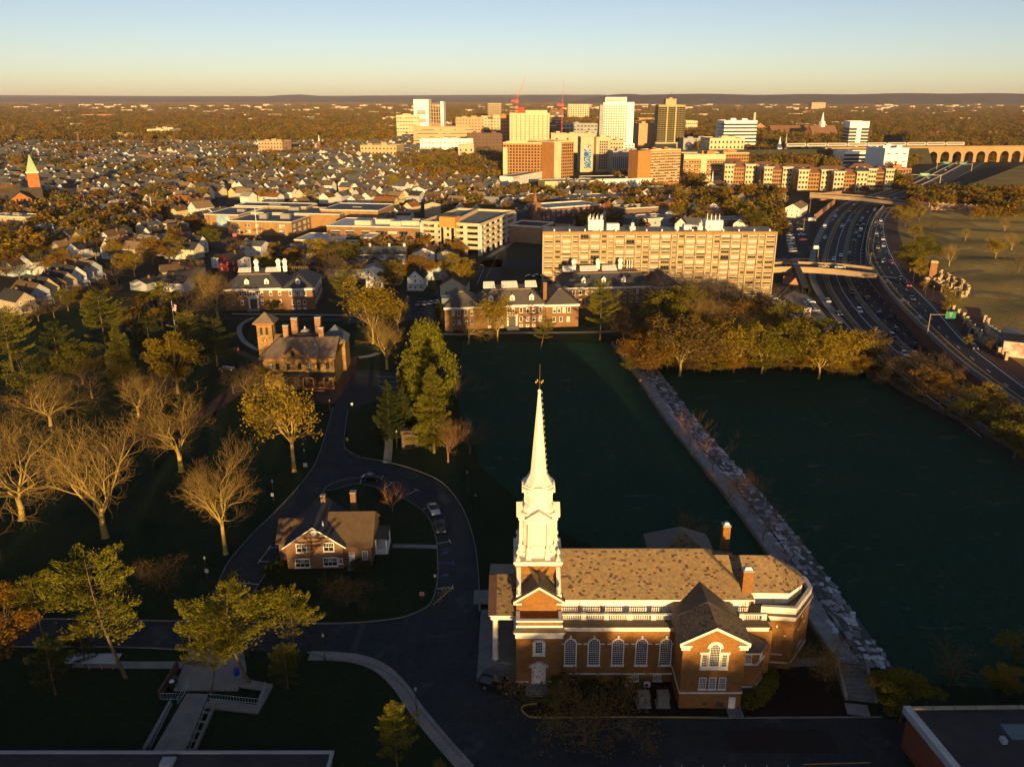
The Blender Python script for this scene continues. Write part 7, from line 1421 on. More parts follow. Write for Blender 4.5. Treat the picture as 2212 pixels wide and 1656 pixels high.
for a,kw in(
 ((810,622,4,7.5,9,8.3,9.6,'white','pale','lit at the top behind the yellow-twigged tree'),dict(wn=3,fl=3)),((898,628,-4,6.8,11,5.6,8.6,'white','dark','with a front porch and three upper windows'),dict(porch=True,wn=3)),
 ((916,570,5,11,12,5.4,8.0,'white','tan','with two chimneys above the porch house'),dict()),((965,572,-6,10,12,5.4,7.6,'cream','grey','just left of the campus street'),dict()),((945,605,8,10,10,5.0,7.4,'pale blue','dark','left of the campus street behind a tree'),dict()),((978,640,-5,10.5,14,4.6,7.6,'cream','brown','nearest the campus street'),dict()),
 ((868,612,90,7,9,4.0,6.2,'tan','brown','low behind the porch house'),dict(detail=1)),((858,597,92,8,24,4.6,7.0,'grey','brown','long and low in the second row'),dict(detail=1)),
 ((487,588,-20,7,12,5.6,8.6,'dark red','dark','left of the long white house'),dict()),((530,582,62,8,18,5.2,6.2,'white','dark','long with many windows above the left hall'),dict(wn=3)),((537,546,-25,8,9,5.4,8.2,'cream','dark','with a steep gable below the fuel station'),dict()),((575,552,75,9,12,5.6,7.6,'white','grey','behind bare branches below the fuel station'),dict()),
 ((690,562,70,12,17,4.6,7.6,'grey','grey','wide, below the office lawn'),dict()),((762,598,60,9,12,4.2,7.0,'grey','dark','behind the bright conifer'),dict(detail=1)),
 ((58,592,-25,11,12,6.0,9.0,'white','dark','standing alone at the far left street'),dict(porch=True,wn=3)),((15,596,-25,10,10,5.0,7.8,'pale blue','dark','at the left edge'),dict()),
 ((350,606,-60,9,14,4.6,7.0,'tan','brown','left of the pair of tan town houses'),dict(detail=1)),((378,600,-60,9,13,4.6,7.2,'cream','brown','right of the pair of tan town houses'),dict(detail=1)),((300,628,-20,9,9,3.4,5.0,'grey','dark','flat and low behind the golden tree'),dict(detail=1)),((410,628,75,8,14,4,6.2,'white','dark','hidden behind the bare trees'),dict(detail=1)),
 ((106,535,-22,9,12,5.2,8.0,'grey','grey','first of the row above the left trees'),dict(porch=True)),((145,530,-20,8.5,12,5.4,8.6,'cream','grey','second of the row above the left trees'),dict(porch=True)),((170,535,-18,8,11,5.6,8.8,'tan','grey','third of the row above the left trees'),dict(porch=True)),((192,540,-18,8,12,5.6,8.8,'pale blue','grey','fourth of the row above the left trees'),dict(porch=True)),((229,540,-25,9.5,13,6.4,10.2,'white','brown','tallest gable of the row above the left trees'),dict(porch=True,wn=3)),
 ((122,556,-22,9,11,5.0,8.2,'tan','tan','below the row, left one'),dict(porch=True)),((160,560,-22,9.5,12,5.2,8.2,'white','dark','below the row, right one'),dict(porch=True)),((320,526,-30,9,12,5.6,9.0,'white','dark','with a wide white gable left of the tan gabled one'),dict(porch=True,wn=3)),((365,522,-30,10,12,5.4,9.4,'tan','brown','with a hipped look beside the dark roofed one'),dict(porch=True)),
 ((275,515,65,9,15,5.2,7.8,'yellow','tan','long yellow one above the dark hedge'),dict()),((305,508,-20,7,10,5.4,8.0,'cream','grey','behind the long yellow one'),dict()),((418,475,-40,11,13,8.0,12.0,'white','tan','big and bright on the avenue'),dict(wn=3,fl=3)),((455,478,-35,9,13,6.2,8.4,'white','grey','on the avenue next to the school'),dict(wn=3)),((398,500,60,8,14,4.6,6.4,'white','tan','low on the avenue below the big bright one'),dict()),((340,500,70,9,12,4.8,7.6,'pale blue','grey','left of the avenue'),dict()),((298,488,-20,10,12,5,8,'grey','dark','dark among the trees left of the avenue'),dict()),
 ((410,455,-40,8,12,5.4,8.4,'red brick','brown','behind the big bright one'),dict()),((105,470,60,9,14,4.6,7.4,'white','dark','with garage doors right of the brick church'),dict()),((150,490,-20,9,13,4.6,7.0,'tan','brown','below the garage row'),dict(detail=1)),
 ((857,452,70,9,17,6.0,9.0,'yellow','rust','large, above the office roof'),dict(wn=2)),((880,460,-30,8,11,4.5,7.4,'cream','rust','right of the large yellow one'),dict()),((852,470,-25,8,10,4.2,7.0,'white','dark','below the large yellow one'),dict()),((890,478,75,7.5,9,4.5,6.6,'white','dark','small cube above the garage'),dict()),((935,470,5,11,11,9.0,10.5,'tan','grey','tall plain one left of the garage top'),dict(wn=1,fl=3)),((905,432,-25,11,11,8.5,10.5,'white','tan','three storeyed with tall windows behind the garage'),dict(wn=3,fl=3)),
 ((1058,462,66,7.5,9,4.4,7.4,'white','grey','left of three alike above the garage'),dict()),((1078,464,66,7.5,9,4.4,7.4,'pale blue','dark','middle of three alike above the garage'),dict()),((1098,467,66,7.5,9,4.4,7.4,'cream','grey','right of three alike above the garage'),dict()),((1010,480,-25,7,9,4.2,6.8,'white','grey','behind the garage ramp'),dict()),((1040,482,-25,8,9,4.2,6.6,'tan','dark','right behind the garage ramp'),dict()),
 ((640,456,-25,8,12,6,9,'white','tan','left of the avenue crossing'),dict(wn=3)),((607,440,65,9,15,5.4,8,'white','rust','bright with an orange roof behind the school'),dict()),((648,432,-30,8,11,5.4,8.6,'cream','brown','behind the orange roofed one'),dict()),((700,440,-25,9,11,5,8.2,'white','brown','first gable behind the school'),dict()),((730,438,-25,8,11,5.4,8.4,'grey','grey','second gable behind the school'),dict()),((760,446,-25,8,11,5,8,'white','tan','third gable behind the school'),dict()),((790,440,-25,9,12,5.4,8.4,'white','tan','fourth gable behind the school'),dict()),
 ((1505,440,60,9,20,5.5,8.4,'cream','brown','long lit gable in the middle town'),dict()),((1540,462,-25,9,12,5.0,7.8,'white','brown','gable among the middle town trees'),dict()),((1610,455,-35,9,22,5.4,8.2,'pale blue','brown','row of terraces in the middle town'),dict()),((1655,470,55,10,24,5.6,8.2,'cream','tan','long lit terrace near the highway'),dict()),((1710,470,-30,10,26,6.4,9.2,'white','tan','bright white terrace with striped roof beside the highway'),dict(wn=3)),((1640,435,65,9,22,5.4,8,'tan','brown','terrace below the red brick flats'),dict()),((1695,440,65,9,18,5.4,8,'cream','tan','lit terrace above the highway wall'),dict())):
    phouse(*a,**kw)
# row of gable-fronted houses on the left street
rowc=[('tan','dark'),('grey','brown'),('yellow','dark'),('brown','grey'),('tan','dark'),('white','dark'),('grey','brown'),('pale blue','tan')]  # wall colours darkened to stand in for the deep shade on this row
for i,(px_,py_)in enumerate(((60,676),(92,660),(112,650),(130,642),(152,632),(172,622),(190,613),(208,606))):phouse(px_,py_,62+(i*37%9)-4,7.5+(i%3)*.5,13+i%3,5.2+(i%2)*.6,8.2+(i%3)*.7,rowc[i][0],rowc[i][1],'in the left street porch row, %s from left'%['first','second','third','fourth','fifth','sixth','seventh','eighth'][i],porch=True,wn=2)
# long town-house row with wood infill panels
X,Y=G(728,572);t=thing('town_house_row','long white town house row with grey roof and chimneys behind the left hall','town houses',(X,Y,0),R(2));L_=G(877,572)[0]-X
b=MB();gwall(b,0,L_,0,11,0,5.3,8.2,'x');b.build('wall',MATS['house_wall_white'],t);b=MB();gable(b,0,L_,0,11,5.3,8.2,'x',.4);b.build('roof',MATS['house_roof_grey'],t)
for k,u in enumerate((.22,.55,.78)):b=MB();b.box(L_*u-2.2,-.12,2.6,L_*u+2.2,0,5.0);b.build('wood_panel',MATS['house_wall_tan'],t);b=MB();gable(b,L_*u-3.0,L_*u+3.0,-2.5,0,2.0,3.6,'y',.2);b.build('porch_gable',MATS['house_roof_grey'],t)
wins(t,(0,0),(L_,0),[L_*u for u in(.05,.34,.43,.65,.93)],3.2,2.2,1.3,3,1);wins(t,(0,0),(L_,0),[L_*u for u in(.08,.36,.45,.66,.9)],.7,1.2,1.5,2,1)
for u in(.05,.47,.75,.97):chimney(t,L_*u,5.5,7.4,9.6,1.1,1.0,MATS['house_wall_white'])
# ---------------------------------------------------------------- school, office, garage, fuel station
sch=BRICK('school_brick',(0.32,0.185,0.075),(0.26,0.15,0.065),(0.24,0.17,0.09));sch_roof=M('school_roof',(0.085,0.115,0.16),(0.065,0.09,0.13),.15,.8,c3=(0.2,0.22,0.24),s3=.12,t3=.62)
def flat_block(t,x0,x1,y0,y1,h,wall,roofm,z0=0,par=.5,copm=None,nm='wall'):
    b=MB();b.box(x0,y0,z0,x1,y1,h);w=b.build(nm,wall,t);b=MB();b.box(x0+.35,y0+.35,h,x1-.35,y1-.35,h+.12);b.build('roof',roofm,t)
    b=MB();[b.box(*q)for q in((x0-.1,y0-.1,h,x1+.1,y0+.3,h+par),(x0-.1,y1-.3,h,x1+.1,y1+.1,h+par),(x0-.1,y0+.3,h,x0+.3,y1-.3,h+par),(x1-.3,y0+.3,h,x1+.1,y1-.3,h+par))];b.build('parapet',copm or stone_white,t);return w
A=G(560,508);t=thing('school','large tan brick school with blue flat roofs and a mural','school',(*A,0),R(-9))
flat_block(t,-19,21,0,30,8.0,sch,sch_roof);flat_block(t,-42,-19.3,14,50,9.5,sch,sch_roof);flat_block(t,-19,40,30.4,62,9.0,sch,sch_roof);flat_block(t,24,62,40,75,10.5,sch,sch_roof);flat_block(t,-40,10,50.5,70,10.5,sch,sch_roof)
b=MB();b.box(-34,13.9,2.2,-25,13.96,9.0);b.build('mural',M('school_mural',(0.45,0.5,0.5),(0.08,0.25,0.42),.25,.8),t)
for z in(1.2,4.6):wins(t,(-19,0),(21,0),[4,6,11,13,18,20,33,35],z,1.5,1.9,2,2,white_paint,glass_b);wins(t,(21,0),(21,30),[3,5,11,13,19,21,26],z,1.5,1.9,2,2,white_paint,glass_b)
wins(t,(62,40),(62,75),[5,8,14,17,24,27],5,1.6,2,2,2,white_paint,glass_b);wins(t,(24,40),(62,40),[4,8,14,18,26,30],5.5,1.6,2,2,2,white_paint,glass_b);wins(t,(40,30.4),(40,62),[3,6],5,1.5,1.9,2,2,white_paint,glass_b)
for x in(-19.2,-9,1,11,20.8):b=MB();b.box(x-.5,-.4,0,x+.5,0,8);b.build('pilaster',sch,t)
for(x,y,w_)in((-5,12,5),(8,14,6),(-28,30,5),(0,45,7),(20,48,5),(-20,60,8),(40,55,6)):b=MB();b.box(x,y,8,x+w_,y+3,11.2);b.build('roof_unit',concrete,t)
A=G(775,548);t=thing('office_building','brown brick office with flat white roof, ribbon windows and glazed entrance','office',(*A,0),R(-8));ob=BRICK('office_brick',(0.25,0.14,0.07),(0.20,0.11,0.055),(0.12,0.08,0.05),1,3.0,.6,.1);wroof=M('white_roof',(0.52,0.54,0.56),(0.42,0.44,0.46),.2,.8)
flat_block(t,-34,-8,-4,20,7.0,ob,wroof);flat_block(t,-22,36,14,46,12.0,ob,wroof);flat_block(t,2,8,-2,14,8.6,ob,wroof)
b=MB();b.box(-33,-4.08,4.6,-9,-4.0,6.0);b.box(-28,-4.08,.6,-9,-4.0,2.6);b.build('ribbon_window',GLASS('ribbon_glass',(0.05,0.11,0.11),.1),t);b=MB();b.box(-7.8,4,0,2,4.1,8.0);b.build('entrance_glazing',glass_b,t);b=MB();b.box(-8.5,.5,6.4,1.5,4,6.7);b.build('canopy',sign_w,t)
label_text(t,'MEDICAL PAVILION',.9,(-26,-4.15,6.2),sign_w)
for z in(4.6,8.6):wins(t,(-22,14),(36,14),[5,13,22,30,37,43,52],z,5,1.5,4,1,M('office_sash',(0.2,0.2,0.16)),glass_b,'window',.5,.08);wins(t,(36,14),(36,46),[5,12],z,5,1.5,4,1,MATS['office_sash'],glass_b,'window',.5,.08)
for(x,y,w_)in((-8,20,9),(2,26,10),(12,20,6),(18,22,10),(22,30,12)):b=MB();b.box(x,y,12.1,x+w_,y+3.5,14.6);b.build('roof_unit',M('roof_unit_cream',(0.55,0.5,0.38)),t)
# parking garage
gA,gB,gC,gD=(-48,443),(-16.6,432),(-3.0,474),(1.6,486);t=thing('parking_garage','cream concrete parking garage with orange stair tower','parking garage',(*gB,0));gz=[3.6,6.6,9.6,12.6,15.6];cream=M('garage_cream',(0.56,0.45,0.28),(0.47,0.375,0.24),.4);gcol=M('garage_column',(0.50,0.50,0.48),(0.42,0.42,0.41),.4)
lc=lambda p:(p[0]-gB[0],p[1]-gB[1]);gE=(-32,497);foot=[lc(p)for p in(gA,gB,gC,gD,gE)]
cen=(sum(p[0]for p in foot)/5,sum(p[1]for p in foot)/5);inn=[(x+(cen[0]-x)*.06,y+(cen[1]-y)*.06)for x,y in foot]
for i,z in enumerate(gz):
    b=MB();b.prism(inn,z-.3,z);b.build('deck',concrete,t)
    for j in range(5):b=MB();strip(b,[foot[j],foot[(j+1)%5]],.4,z-.55,z+1.05);b.build('spandrel',cream,t)
for j in range(5):
    a,c_=foot[j],foot[(j+1)%5];l=math.hypot(c_[0]-a[0],c_[1]-a[1])
    for(x,y,h)in along([a,c_],l/max(1,round(l/9))-.01):b=MB();b.T=Matrix.Translation((x,y,0))@Matrix.Rotation(h,4,'Z');b.box(-1.0,-.1,0,1.0,.9,15.6);b.build('column',gcol,t)
b=MB();b.prism([(x+(cen[0]-x)*.35,y+(cen[1]-y)*.35)for x,y in foot],0,15.2);b.build('core',dark_metal,t)  # dark box standing in for the shaded garage interior
b=MB();a,c_=foot[0],foot[1];strip(b,[(a[0]+(c_[0]-a[0])*.55,a[1]+(c_[1]-a[1])*.55),(foot[4][0]+12,foot[4][1]-10)],.5,15.6,17.6);b.build('ramp_wall',cream,t)
b=MB();b.T=Matrix.Translation(((a[0]+c_[0])/2-1,(a[1]+c_[1])/2-.4,0))@Matrix.Rotation(math.atan2(c_[1]-a[1],c_[0]-a[0]),4,'Z');b.box(-4.2,-1.6,0,4.2,5,14.2);st=b.build('stair_tower',cream,t)
b=MB();b.T=Matrix.Translation(((a[0]+c_[0])/2-1,(a[1]+c_[1])/2-.4,0))@Matrix.Rotation(math.atan2(c_[1]-a[1],c_[0]-a[0]),4,'Z');b.box(-4.4,-1.8,14.2,4.4,5.2,19.6);b.build('tower_top',M('tower_orange',(0.48,0.24,0.06),(0.42,0.2,0.05),.5),st)
b=MB();b.T=Matrix.Translation(((a[0]+c_[0])/2-1,(a[1]+c_[1])/2-.4,0))@Matrix.Rotation(math.atan2(c_[1]-a[1],c_[0]-a[0]),4,'Z');b.box(-3.6,-1.68,1,-2.2,-1.6,14);b.box(2.2,-1.68,1,3.8,-1.6,14);[b.box(-.3,-1.68,3+k*3.3,1.0,-1.6,4.6+k*3.3)for k in range(4)];b.build('stair_glazing',glass,st)
b=MB();strip(b,[(a[0]+1,a[1]-.6),(a[0]+13,a[1]-4.8)],1.2,2.6,3.3);b.build('awning',M('awning_red',(0.35,0.02,0.02)),t)
for k in range(6):
    j=k%3;p=foot[0 if j<1 else 1];q=foot[1 if j<1 else 2];u=random.uniform(.2,.85);z=gz[1+k%4];X_=p[0]+(q[0]-p[0])*u+(cen[0]-p[0])*.06+gB[0];Y_=p[1]+(q[1]-p[1])*u+(cen[1]-p[1])*.1+gB[1]
    car('sedan',random.choice(['white','silver','dark']),X_,Y_,random.uniform(0,3),'car parked on deck %s of the garage behind the %s openings'%(['two','three','four','five'][k%4],'front' if j<1 else 'side'),'cars inside the garage',z,1)
# civic blocks right of the garage
A=G(1128,520);t=thing('bank_building','low civic building with arched tan front and brown roof beside the garage','building',(*A,0),R(66));flat_block(t,-6,14,-14,6,9.0,BRICK('bank_tan',(0.32,0.24,0.14),(0.27,0.2,0.12),(0.2,0.15,0.1)),M('bank_roof',(0.10,0.05,0.035)),0,.9);wins(t,(-6,-14),(14,-14),[3,7,11,15],4.5,1.4,3,2,2);wins(t,(14,-14),(14,6),[3,7,11,15],4.5,1.4,3,2,2)
A=G(1160,500);t=thing('brick_church','dark brick church with slender corner tower behind the bank','church',(*A,0),R(20));b=MB();gwall(b,-22,-2,2,16,0,6,12,'x');b.build('wall',cot_brick,t);b=MB();gable(b,-22,-2,2,16,6,12.2,'x',.4);b.build('roof',hroof,t);b=MB();b.box(-3,0,0,2.5,5.5,17);b.prism([(-3.2,-.2),(2.7,-.2),(2.7,5.7),(-3.2,5.7)],17,17.6);tw=b.build('tower',cot_brick,t);b=MB();b.lathe([(1.4,17.6),(1.2,19),(.1,24)],8,-.25,2.75);b.build('spire',sandt,tw)
A=G(1190,490);t=thing('school_hall','three storey red brick building with white stone bands','building',(*A,0),R(28));flat_block(t,-4,38,0,24,11.5,BRICK('red_hall',(0.24,0.075,0.05),(0.19,0.06,0.045),(0.2,0.14,0.1)),M('grey_blue_roof',(0.25,0.29,0.33)),0,.8)
for z in(1.2,4.6,8.0):wins(t,(-4,0),(38,0),spread_u(42,11),z,2.0,2.3,2,2,white_paint,glass_b);wins(t,(-4,24),(-4,0),spread_u(24,6),z,2,2.3,2,2,white_paint,glass_b)
for(px_,py_,w_,d_,h_,wl,rf,lab,rz)in((1385,472,26,18,7,'brown','tan','flat brown office with tinted windows behind the apartments',20),(1415,490,28,20,5,'grey','pale','low building with pale blue flat roof behind the apartments',25),(1590,490,40,14,4.5,'brown','pale','long low flat roofed building left of the highway lot',12),(1535,470,20,14,4.5,'tan','pale','small flat roofed building behind the rooftop plant',15),(20,500,30,14,9,'tan','pale','tan shop block at the left edge below the brick church',-18),(1290,445,70,26,6,'red brick','pale','low red brick store with pale blue roof',14),(1340,405,60,34,7.5,'white','dark','white supermarket with dark roof',12),(1235,412,50,22,8,'yellow','pale','pale yellow block with blue sign',14),(1150,440,40,20,5,'white','pale','white flat roofed shop row',25)):
    X,Y=G(px_,py_);t=thing('shop_building',lab,'building',(X,Y,0),R(rz));flat_block(t,-w_/2,w_/2,0,d_,h_,MATS['house_wall_'+wl.replace(' ','_')],MATS['house_roof_'+rf]);wins(t,(-w_/2,0),(w_/2,0),spread_u(w_,max(3,int(w_/5))),h_*.35,1.6,1.5,2,1,None,glass)
    for q in range(3):b=MB();x=random.uniform(-w_*.35,w_*.3);y=random.uniform(3,d_-4);b.box(x,y,h_+.1,x+2.5,y+2,h_+1.4);b.build('roof_unit',concrete,t)
# long white lodging with red band, small white church, mansard etc
A,B_=G(1108,402),G(1190,385);t=thing('lodging_block','long white two storey lodging block with red stripe','building',(*A,0),math.atan2(B_[1]-A[1],B_[0]-A[0]));L_=math.hypot(B_[0]-A[0],B_[1]-A[1]);flat_block(t,0,L_,0,14,8,MATS['house_wall_white'],MATS['house_roof_pale']);
for z in(1.5,4.8):wins(t,(0,0),(L_,0),spread_u(L_,16),z,1.6,1.6,2,1)
b=MB();b.box(0,-.1,6.9,14,0,7.5);b.build('stripe',red_m,t)
X,Y=G(1535,418);t=thing('small_church','small cream church with thin white spire in the middle town','church',(X,Y,0),R(-32));b=MB();gwall(b,-8,8,0,22,0,5,10);b.build('wall',MATS['house_wall_cream'],t);b=MB();gable(b,-8,8,0,22,5,10.2,'y',.6);b.build('roof',MATS['house_roof_brown'],t);b=MB();b.lathe([(.9,9.5),(.7,11.5),(.08,19)],6,0,2);b.build('spire',white_paint,t);b=MB();b.box(-2,-.1,0,2,0,7.5);b.build('entrance',glass,t)
# brick church with copper spire at the left
A=G(70,452);t=thing('brick_church','orange brick church with pale green copper spire at far left','church',(*A,0),R(28));ob2=BRICK('orange_brick',(0.38,0.14,0.045),(0.32,0.115,0.04),(0.3,0.17,0.08))
b=MB();gwall(b,-26,8,6,26,0,7,14,'x');b.build('nave_wall',ob2,t);b=MB();gable(b,-26,8,6,26,7,14.2,'x',.5);b.build('nave_roof',M('church_dark_slate',(0.085,0.068,0.045),(0.065,0.053,0.037),.3),t)
b=MB();gwall(b,-14,2,-2,8,0,7,12.5);b.build('transept_wall',ob2,t);b=MB();gable(b,-14,2,-2,14,7,12.7,'y',.5);b.build('transept_roof',MATS['church_dark_slate'],t)
b=MB();b.box(-.5,26,0,7.5,34,24);b.box(-.8,25.7,21,7.8,34.3,21.6);tw=b.build('bell_tower',ob2,t);b=MB();b.box(-.9,25.6,24,7.9,34.4,25);b.build('belfry_band',stone_white,tw);b=MB();b.prism([(-.5,26),(7.5,26),(7.5,34),(-.5,34)],25,37.5,0,[(3.3,29.8),(3.7,29.8),(3.7,30.2),(3.3,30.2)]);b.build('copper_spire',M('copper_green',(0.30,0.42,0.22),(0.24,0.36,0.2),.3,.7),tw)
for x in(-22,-18):b=MB();b.box(x-.6,5.9,2,x+.6,6,7);b.build('lancet_window',glass,t)
for x in(-8.5,-3.5):b=MB();b.box(x-.6,-2.1,2,x+.6,-2,8);b.build('lancet_window',glass,t)
b=MB();b.prism([(-36,10),(-28,6),(-26,8),(-26,24),(-28,26),(-36,22)],0,8);b.build('apse_wall',ob2,t);b=MB();b.prism([(-36.6,10),(-28,5.4),(-26,7),(-26,25),(-28,26.6),(-36.6,22)],8,12.5,0,[(-27,15.8)]*3+[(-27,16.2)]*3);b.build('apse_roof',M('apse_grey_roof',(0.22,0.2,0.17)),t)
# fuel station
A=G(572,500);t=thing('fuel_canopy','red and white fuel station canopy on four columns','fuel station',(*A,0),R(-10));b=MB();b.box(-11,-5,5.2,11,5,6.2);b.build('canopy',red_m,t);b=MB();[b.box(-10.8,-4.6+k*3.2,6.2,10.8,-3.2+k*3.2,6.3)for k in range(3)];b.box(-11.05,-5.05,5.2,11.05,-4.99,5.5);b.build('white_band',sign_w,t)
for(x,y)in((-7,-3),(7,-3),(-7,3),(7,3)):b=MB();b.box(x-.4,y-.4,0,x+.4,y+.4,5.2);b.build('column',sign_w,t)
for(x,y)in((-7,-1),(7,-1)):b=MB();b.box(x-.5,y-.4,0,x+.5,y+.4,1.9);b.build('fuel_pump',MATS['grey_cabinet'],t)
A=G(522,506);t=thing('fuel_shop','fuel station shop with lit window outlines','shop',(*A,0),R(-10));b=MB();gwall(b,-9,9,0,11,0,3.6,6,'x');b.build('wall',cot_brick,t);b=MB();gable(b,-9,9,0,11,3.6,6.2,'x',.6);b.build('roof',MATS['house_roof_grey'],t)
m_,nt_,b_=_base('lit_window_trim');b_.inputs['Emission Color'].default_value=(1,.95,.6,1);b_.inputs['Emission Strength'].default_value=2.0;MATS['lit_window_trim']=m_
for k in range(6):b=MB();x=1+k*1.3;[b.box(*q)for q in((x,-.1,.7,x+.1,-.02,2.7),(x+.95,-.1,.7,x+1.05,-.02,2.7),(x+.1,-.1,2.6,x+.95,-.02,2.7),(x+.1,-.1,.7,x+.95,-.02,.8))];b.build('lit_window',m_,t);b=MB();b.box(x+.1,-.05,.8,x+.95,-.01,2.6);b.build('pane',glass,t)
t=thing('pylon_sign','fuel station pylon with a glowing red panel','sign',(*G(508,520),0));b=MB();b.tube((0,0,0),(0,0,4),.15,n=6);b.build('post',dark_metal,t);m2,_,b_=_base('red_glow');b_.inputs['Base Color'].default_value=(.6,.02,.02,1);b_.inputs['Emission Color'].default_value=(1,.05,.04,1);b_.inputs['Emission Strength'].default_value=1.5;b=MB();b.box(-.9,-.2,2.6,.9,.2,4.0);b.build('panel',m2,t)
# ---------------------------------------------------------------- downtown blocks
def facade(t,p0,p1,z0,z1,nx,nz,w,h,gl,fr=None,skip=0.0,vert=False,single=None):
    """grid of windows on a wall; each its own part where it shows large enough, else joined"""
    dx,dy=p1[0]-p0[0],p1[1]-p0[1];L=math.hypot(dx,dy);an=math.atan2(dy,dx);D=math.hypot(*t.location[:2])
    me=win_mesh(w,h,2 if w>1.6 else 1,1,fr or M('far_sash',(0.3,0.26,0.18)),gl,min(.14,w*.1),False,0,.1)
    me2=win_mesh(w,h,2 if w>1.6 else 1,1,fr or MATS['far_sash'],gl,min(.14,w*.1),False,.55,.1)
    big=single if single is not None else(w*828/D>2.0 and nx*nz<=170);jb=MB()
    for i in range(nx):
        for j in range(nz):
            if random.random()<skip:continue
            u=L*(i+.5)/nx;z=z0+(z1-z0)*(j+.5)/nz-h/2;x,y=p0[0]+dx/L*u,p0[1]+dy/L*u
            if big:put('window',me if random.random()<.65 else me2,t,(x,y,z),an)
            else:
                jb.T=Matrix.Translation((x,y,z))@Matrix.Rotation(an,4,'Z');jb.box(-w/2,-.08,0,w/2,0,h,0)
    if not big and jb.f:o=jb.build('window',gl,t);o['kind']='stuff'
def block(label,x0,x1,yb,yt,depth,rz,wall,roofm,nx,nz,ns,ww=1.6,wh=1.6,gl=None,name='city_block',fr=None,par=1.0,cat='building',bandm=None,units=3,side=None,zb=0.0):
    """front wall between photo columns x0..x1 standing at photo row yb, top at yt; both side walls glazed"""
    A=G(x0,yb);W=(G(x1,yb)[0]-A[0])/max(.3,math.cos(R(rz)));H=HT(A[0],A[1],yt)
    t=thing(name,label,cat,(*A,0),R(rz));gl=gl or glass
    flat_block(t,0,W,0,depth,H,wall,roofm,0,par,wall if bandm is None else bandm)
    if nx:facade(t,(0,0),(W,0),H*.06,H*.97,nx,nz,ww,wh,gl,fr)
    if ns:facade(t,(W,0),(W,depth),H*.06,H*.97,ns,nz,ww,wh,gl,fr);facade(t,(0,depth),(0,0),H*.06,H*.97,ns,nz,ww,wh,gl,fr)
    for k in range(units):
        x=W*random.uniform(.1,.75);y=depth*random.uniform(.15,.7);s=min(W,depth)*.14;b=MB();b.box(x,y,H+.1,x+s*1.6,y+s,H+.1+random.uniform(2,4));b.build('roof_unit',side or wall,t)
    return t,W,H
cw=lambda n,c_,k=.85:M('city_'+n,c_,tuple(v*k for v in c_),.1,.8)
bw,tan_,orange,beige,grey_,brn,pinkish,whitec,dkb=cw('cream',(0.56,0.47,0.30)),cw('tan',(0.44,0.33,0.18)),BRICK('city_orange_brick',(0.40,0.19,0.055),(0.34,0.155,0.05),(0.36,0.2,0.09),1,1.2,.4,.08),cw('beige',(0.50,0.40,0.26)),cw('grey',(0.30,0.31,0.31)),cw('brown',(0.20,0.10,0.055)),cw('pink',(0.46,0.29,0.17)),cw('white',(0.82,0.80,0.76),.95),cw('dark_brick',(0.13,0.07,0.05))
rf_l,rf_d=cw('roof_light',(0.34,0.33,0.31)),cw('roof_dark',(0.09,0.09,0.09));bglass=GLASS('city_glass',(0.03,0.04,0.045),.1);gold_gl=GLASS('city_warm_glass',(0.05,0.045,0.02),.2)
# bright white tower with regular grid
t,W,H=block('tall dazzling white tower with a grid of square windows',1300,1362,330,224,34,-3,whitec,rf_l,12,18,0,2.9,2.8,gold_gl,'white_tower',whitec,1.5,'tower',units=0)
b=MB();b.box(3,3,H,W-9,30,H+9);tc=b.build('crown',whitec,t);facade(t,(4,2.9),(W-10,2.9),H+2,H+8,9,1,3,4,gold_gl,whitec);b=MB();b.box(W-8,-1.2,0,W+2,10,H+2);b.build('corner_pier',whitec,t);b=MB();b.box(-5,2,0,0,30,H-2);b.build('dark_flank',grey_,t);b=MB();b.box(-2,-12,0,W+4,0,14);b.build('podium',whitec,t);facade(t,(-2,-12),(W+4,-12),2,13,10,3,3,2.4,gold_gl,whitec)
t,W,H=block('olive glass and tan tower with stepped crown right of the white tower',1418,1475,322,228,34,0,cw('olive_tower',(0.36,0.30,0.15)),rf_d,9,21,7,4.6,2.5,M('tinted_glass',(0.035,0.032,0.012),rough=.7,spec=.1),'glass_tower',tan_,1,'tower',units=0)
b=MB();b.box(12,6,H,W-14,26,H+10);b.box(18,10,H+10,W-20,22,H+12);b.build('crown',tan_,t);b=MB();[b.box(W*u-1.0,-.5,0,W*u+1.0,0,H)for u in(.34,.66)];b.build('pier',tan_,t);b=MB();b.box(-4,-10,0,W+20,0,11);b.build('podium',beige,t);b=MB();b.tube((W/2,15,H+12),(W/2,15,H+20),.3,n=5);b.build('mast',dark_metal,t)
t,W,H=block('cream slab tower with narrow dark window strips and a red roof block',1101,1186,330,246,30,2,bw,rf_l,9,14,3,1.5,2.2,bglass,'slab_tower',bw,1,'tower',units=0)
b=MB();b.box(W*.22,4,H,W*.36,16,H+9);b.build('red_plant_room',cw('red',(0.55,0.06,0.03)),t);b=MB();b.box(W*.4,5,H,W*.95,20,H+5);b.build('plant_room',bw,t);b=MB();[b.box(W*u-.5,-.6,0,W*u+.5,0,H)for u in np.linspace(.02,.98,10)];b.build('rib',bw,t)
t,W,H=block('white and grey hospital tower with open construction floors',896,928,300,216,36,-4,whitec,rf_l,0,0,0,name='hospital_tower',units=0,cat='tower')
b=MB();b.box(6,-.3,H*.62,W-6,0,H*.74);b.box(6,-.3,H*.42,W-6,0,H*.52);b.build('louvre_band',grey_,t);b=MB()
for k in range(9):b.box(W,2,8+k*(H-12)/9,W+26,30,9+k*(H-12)/9)
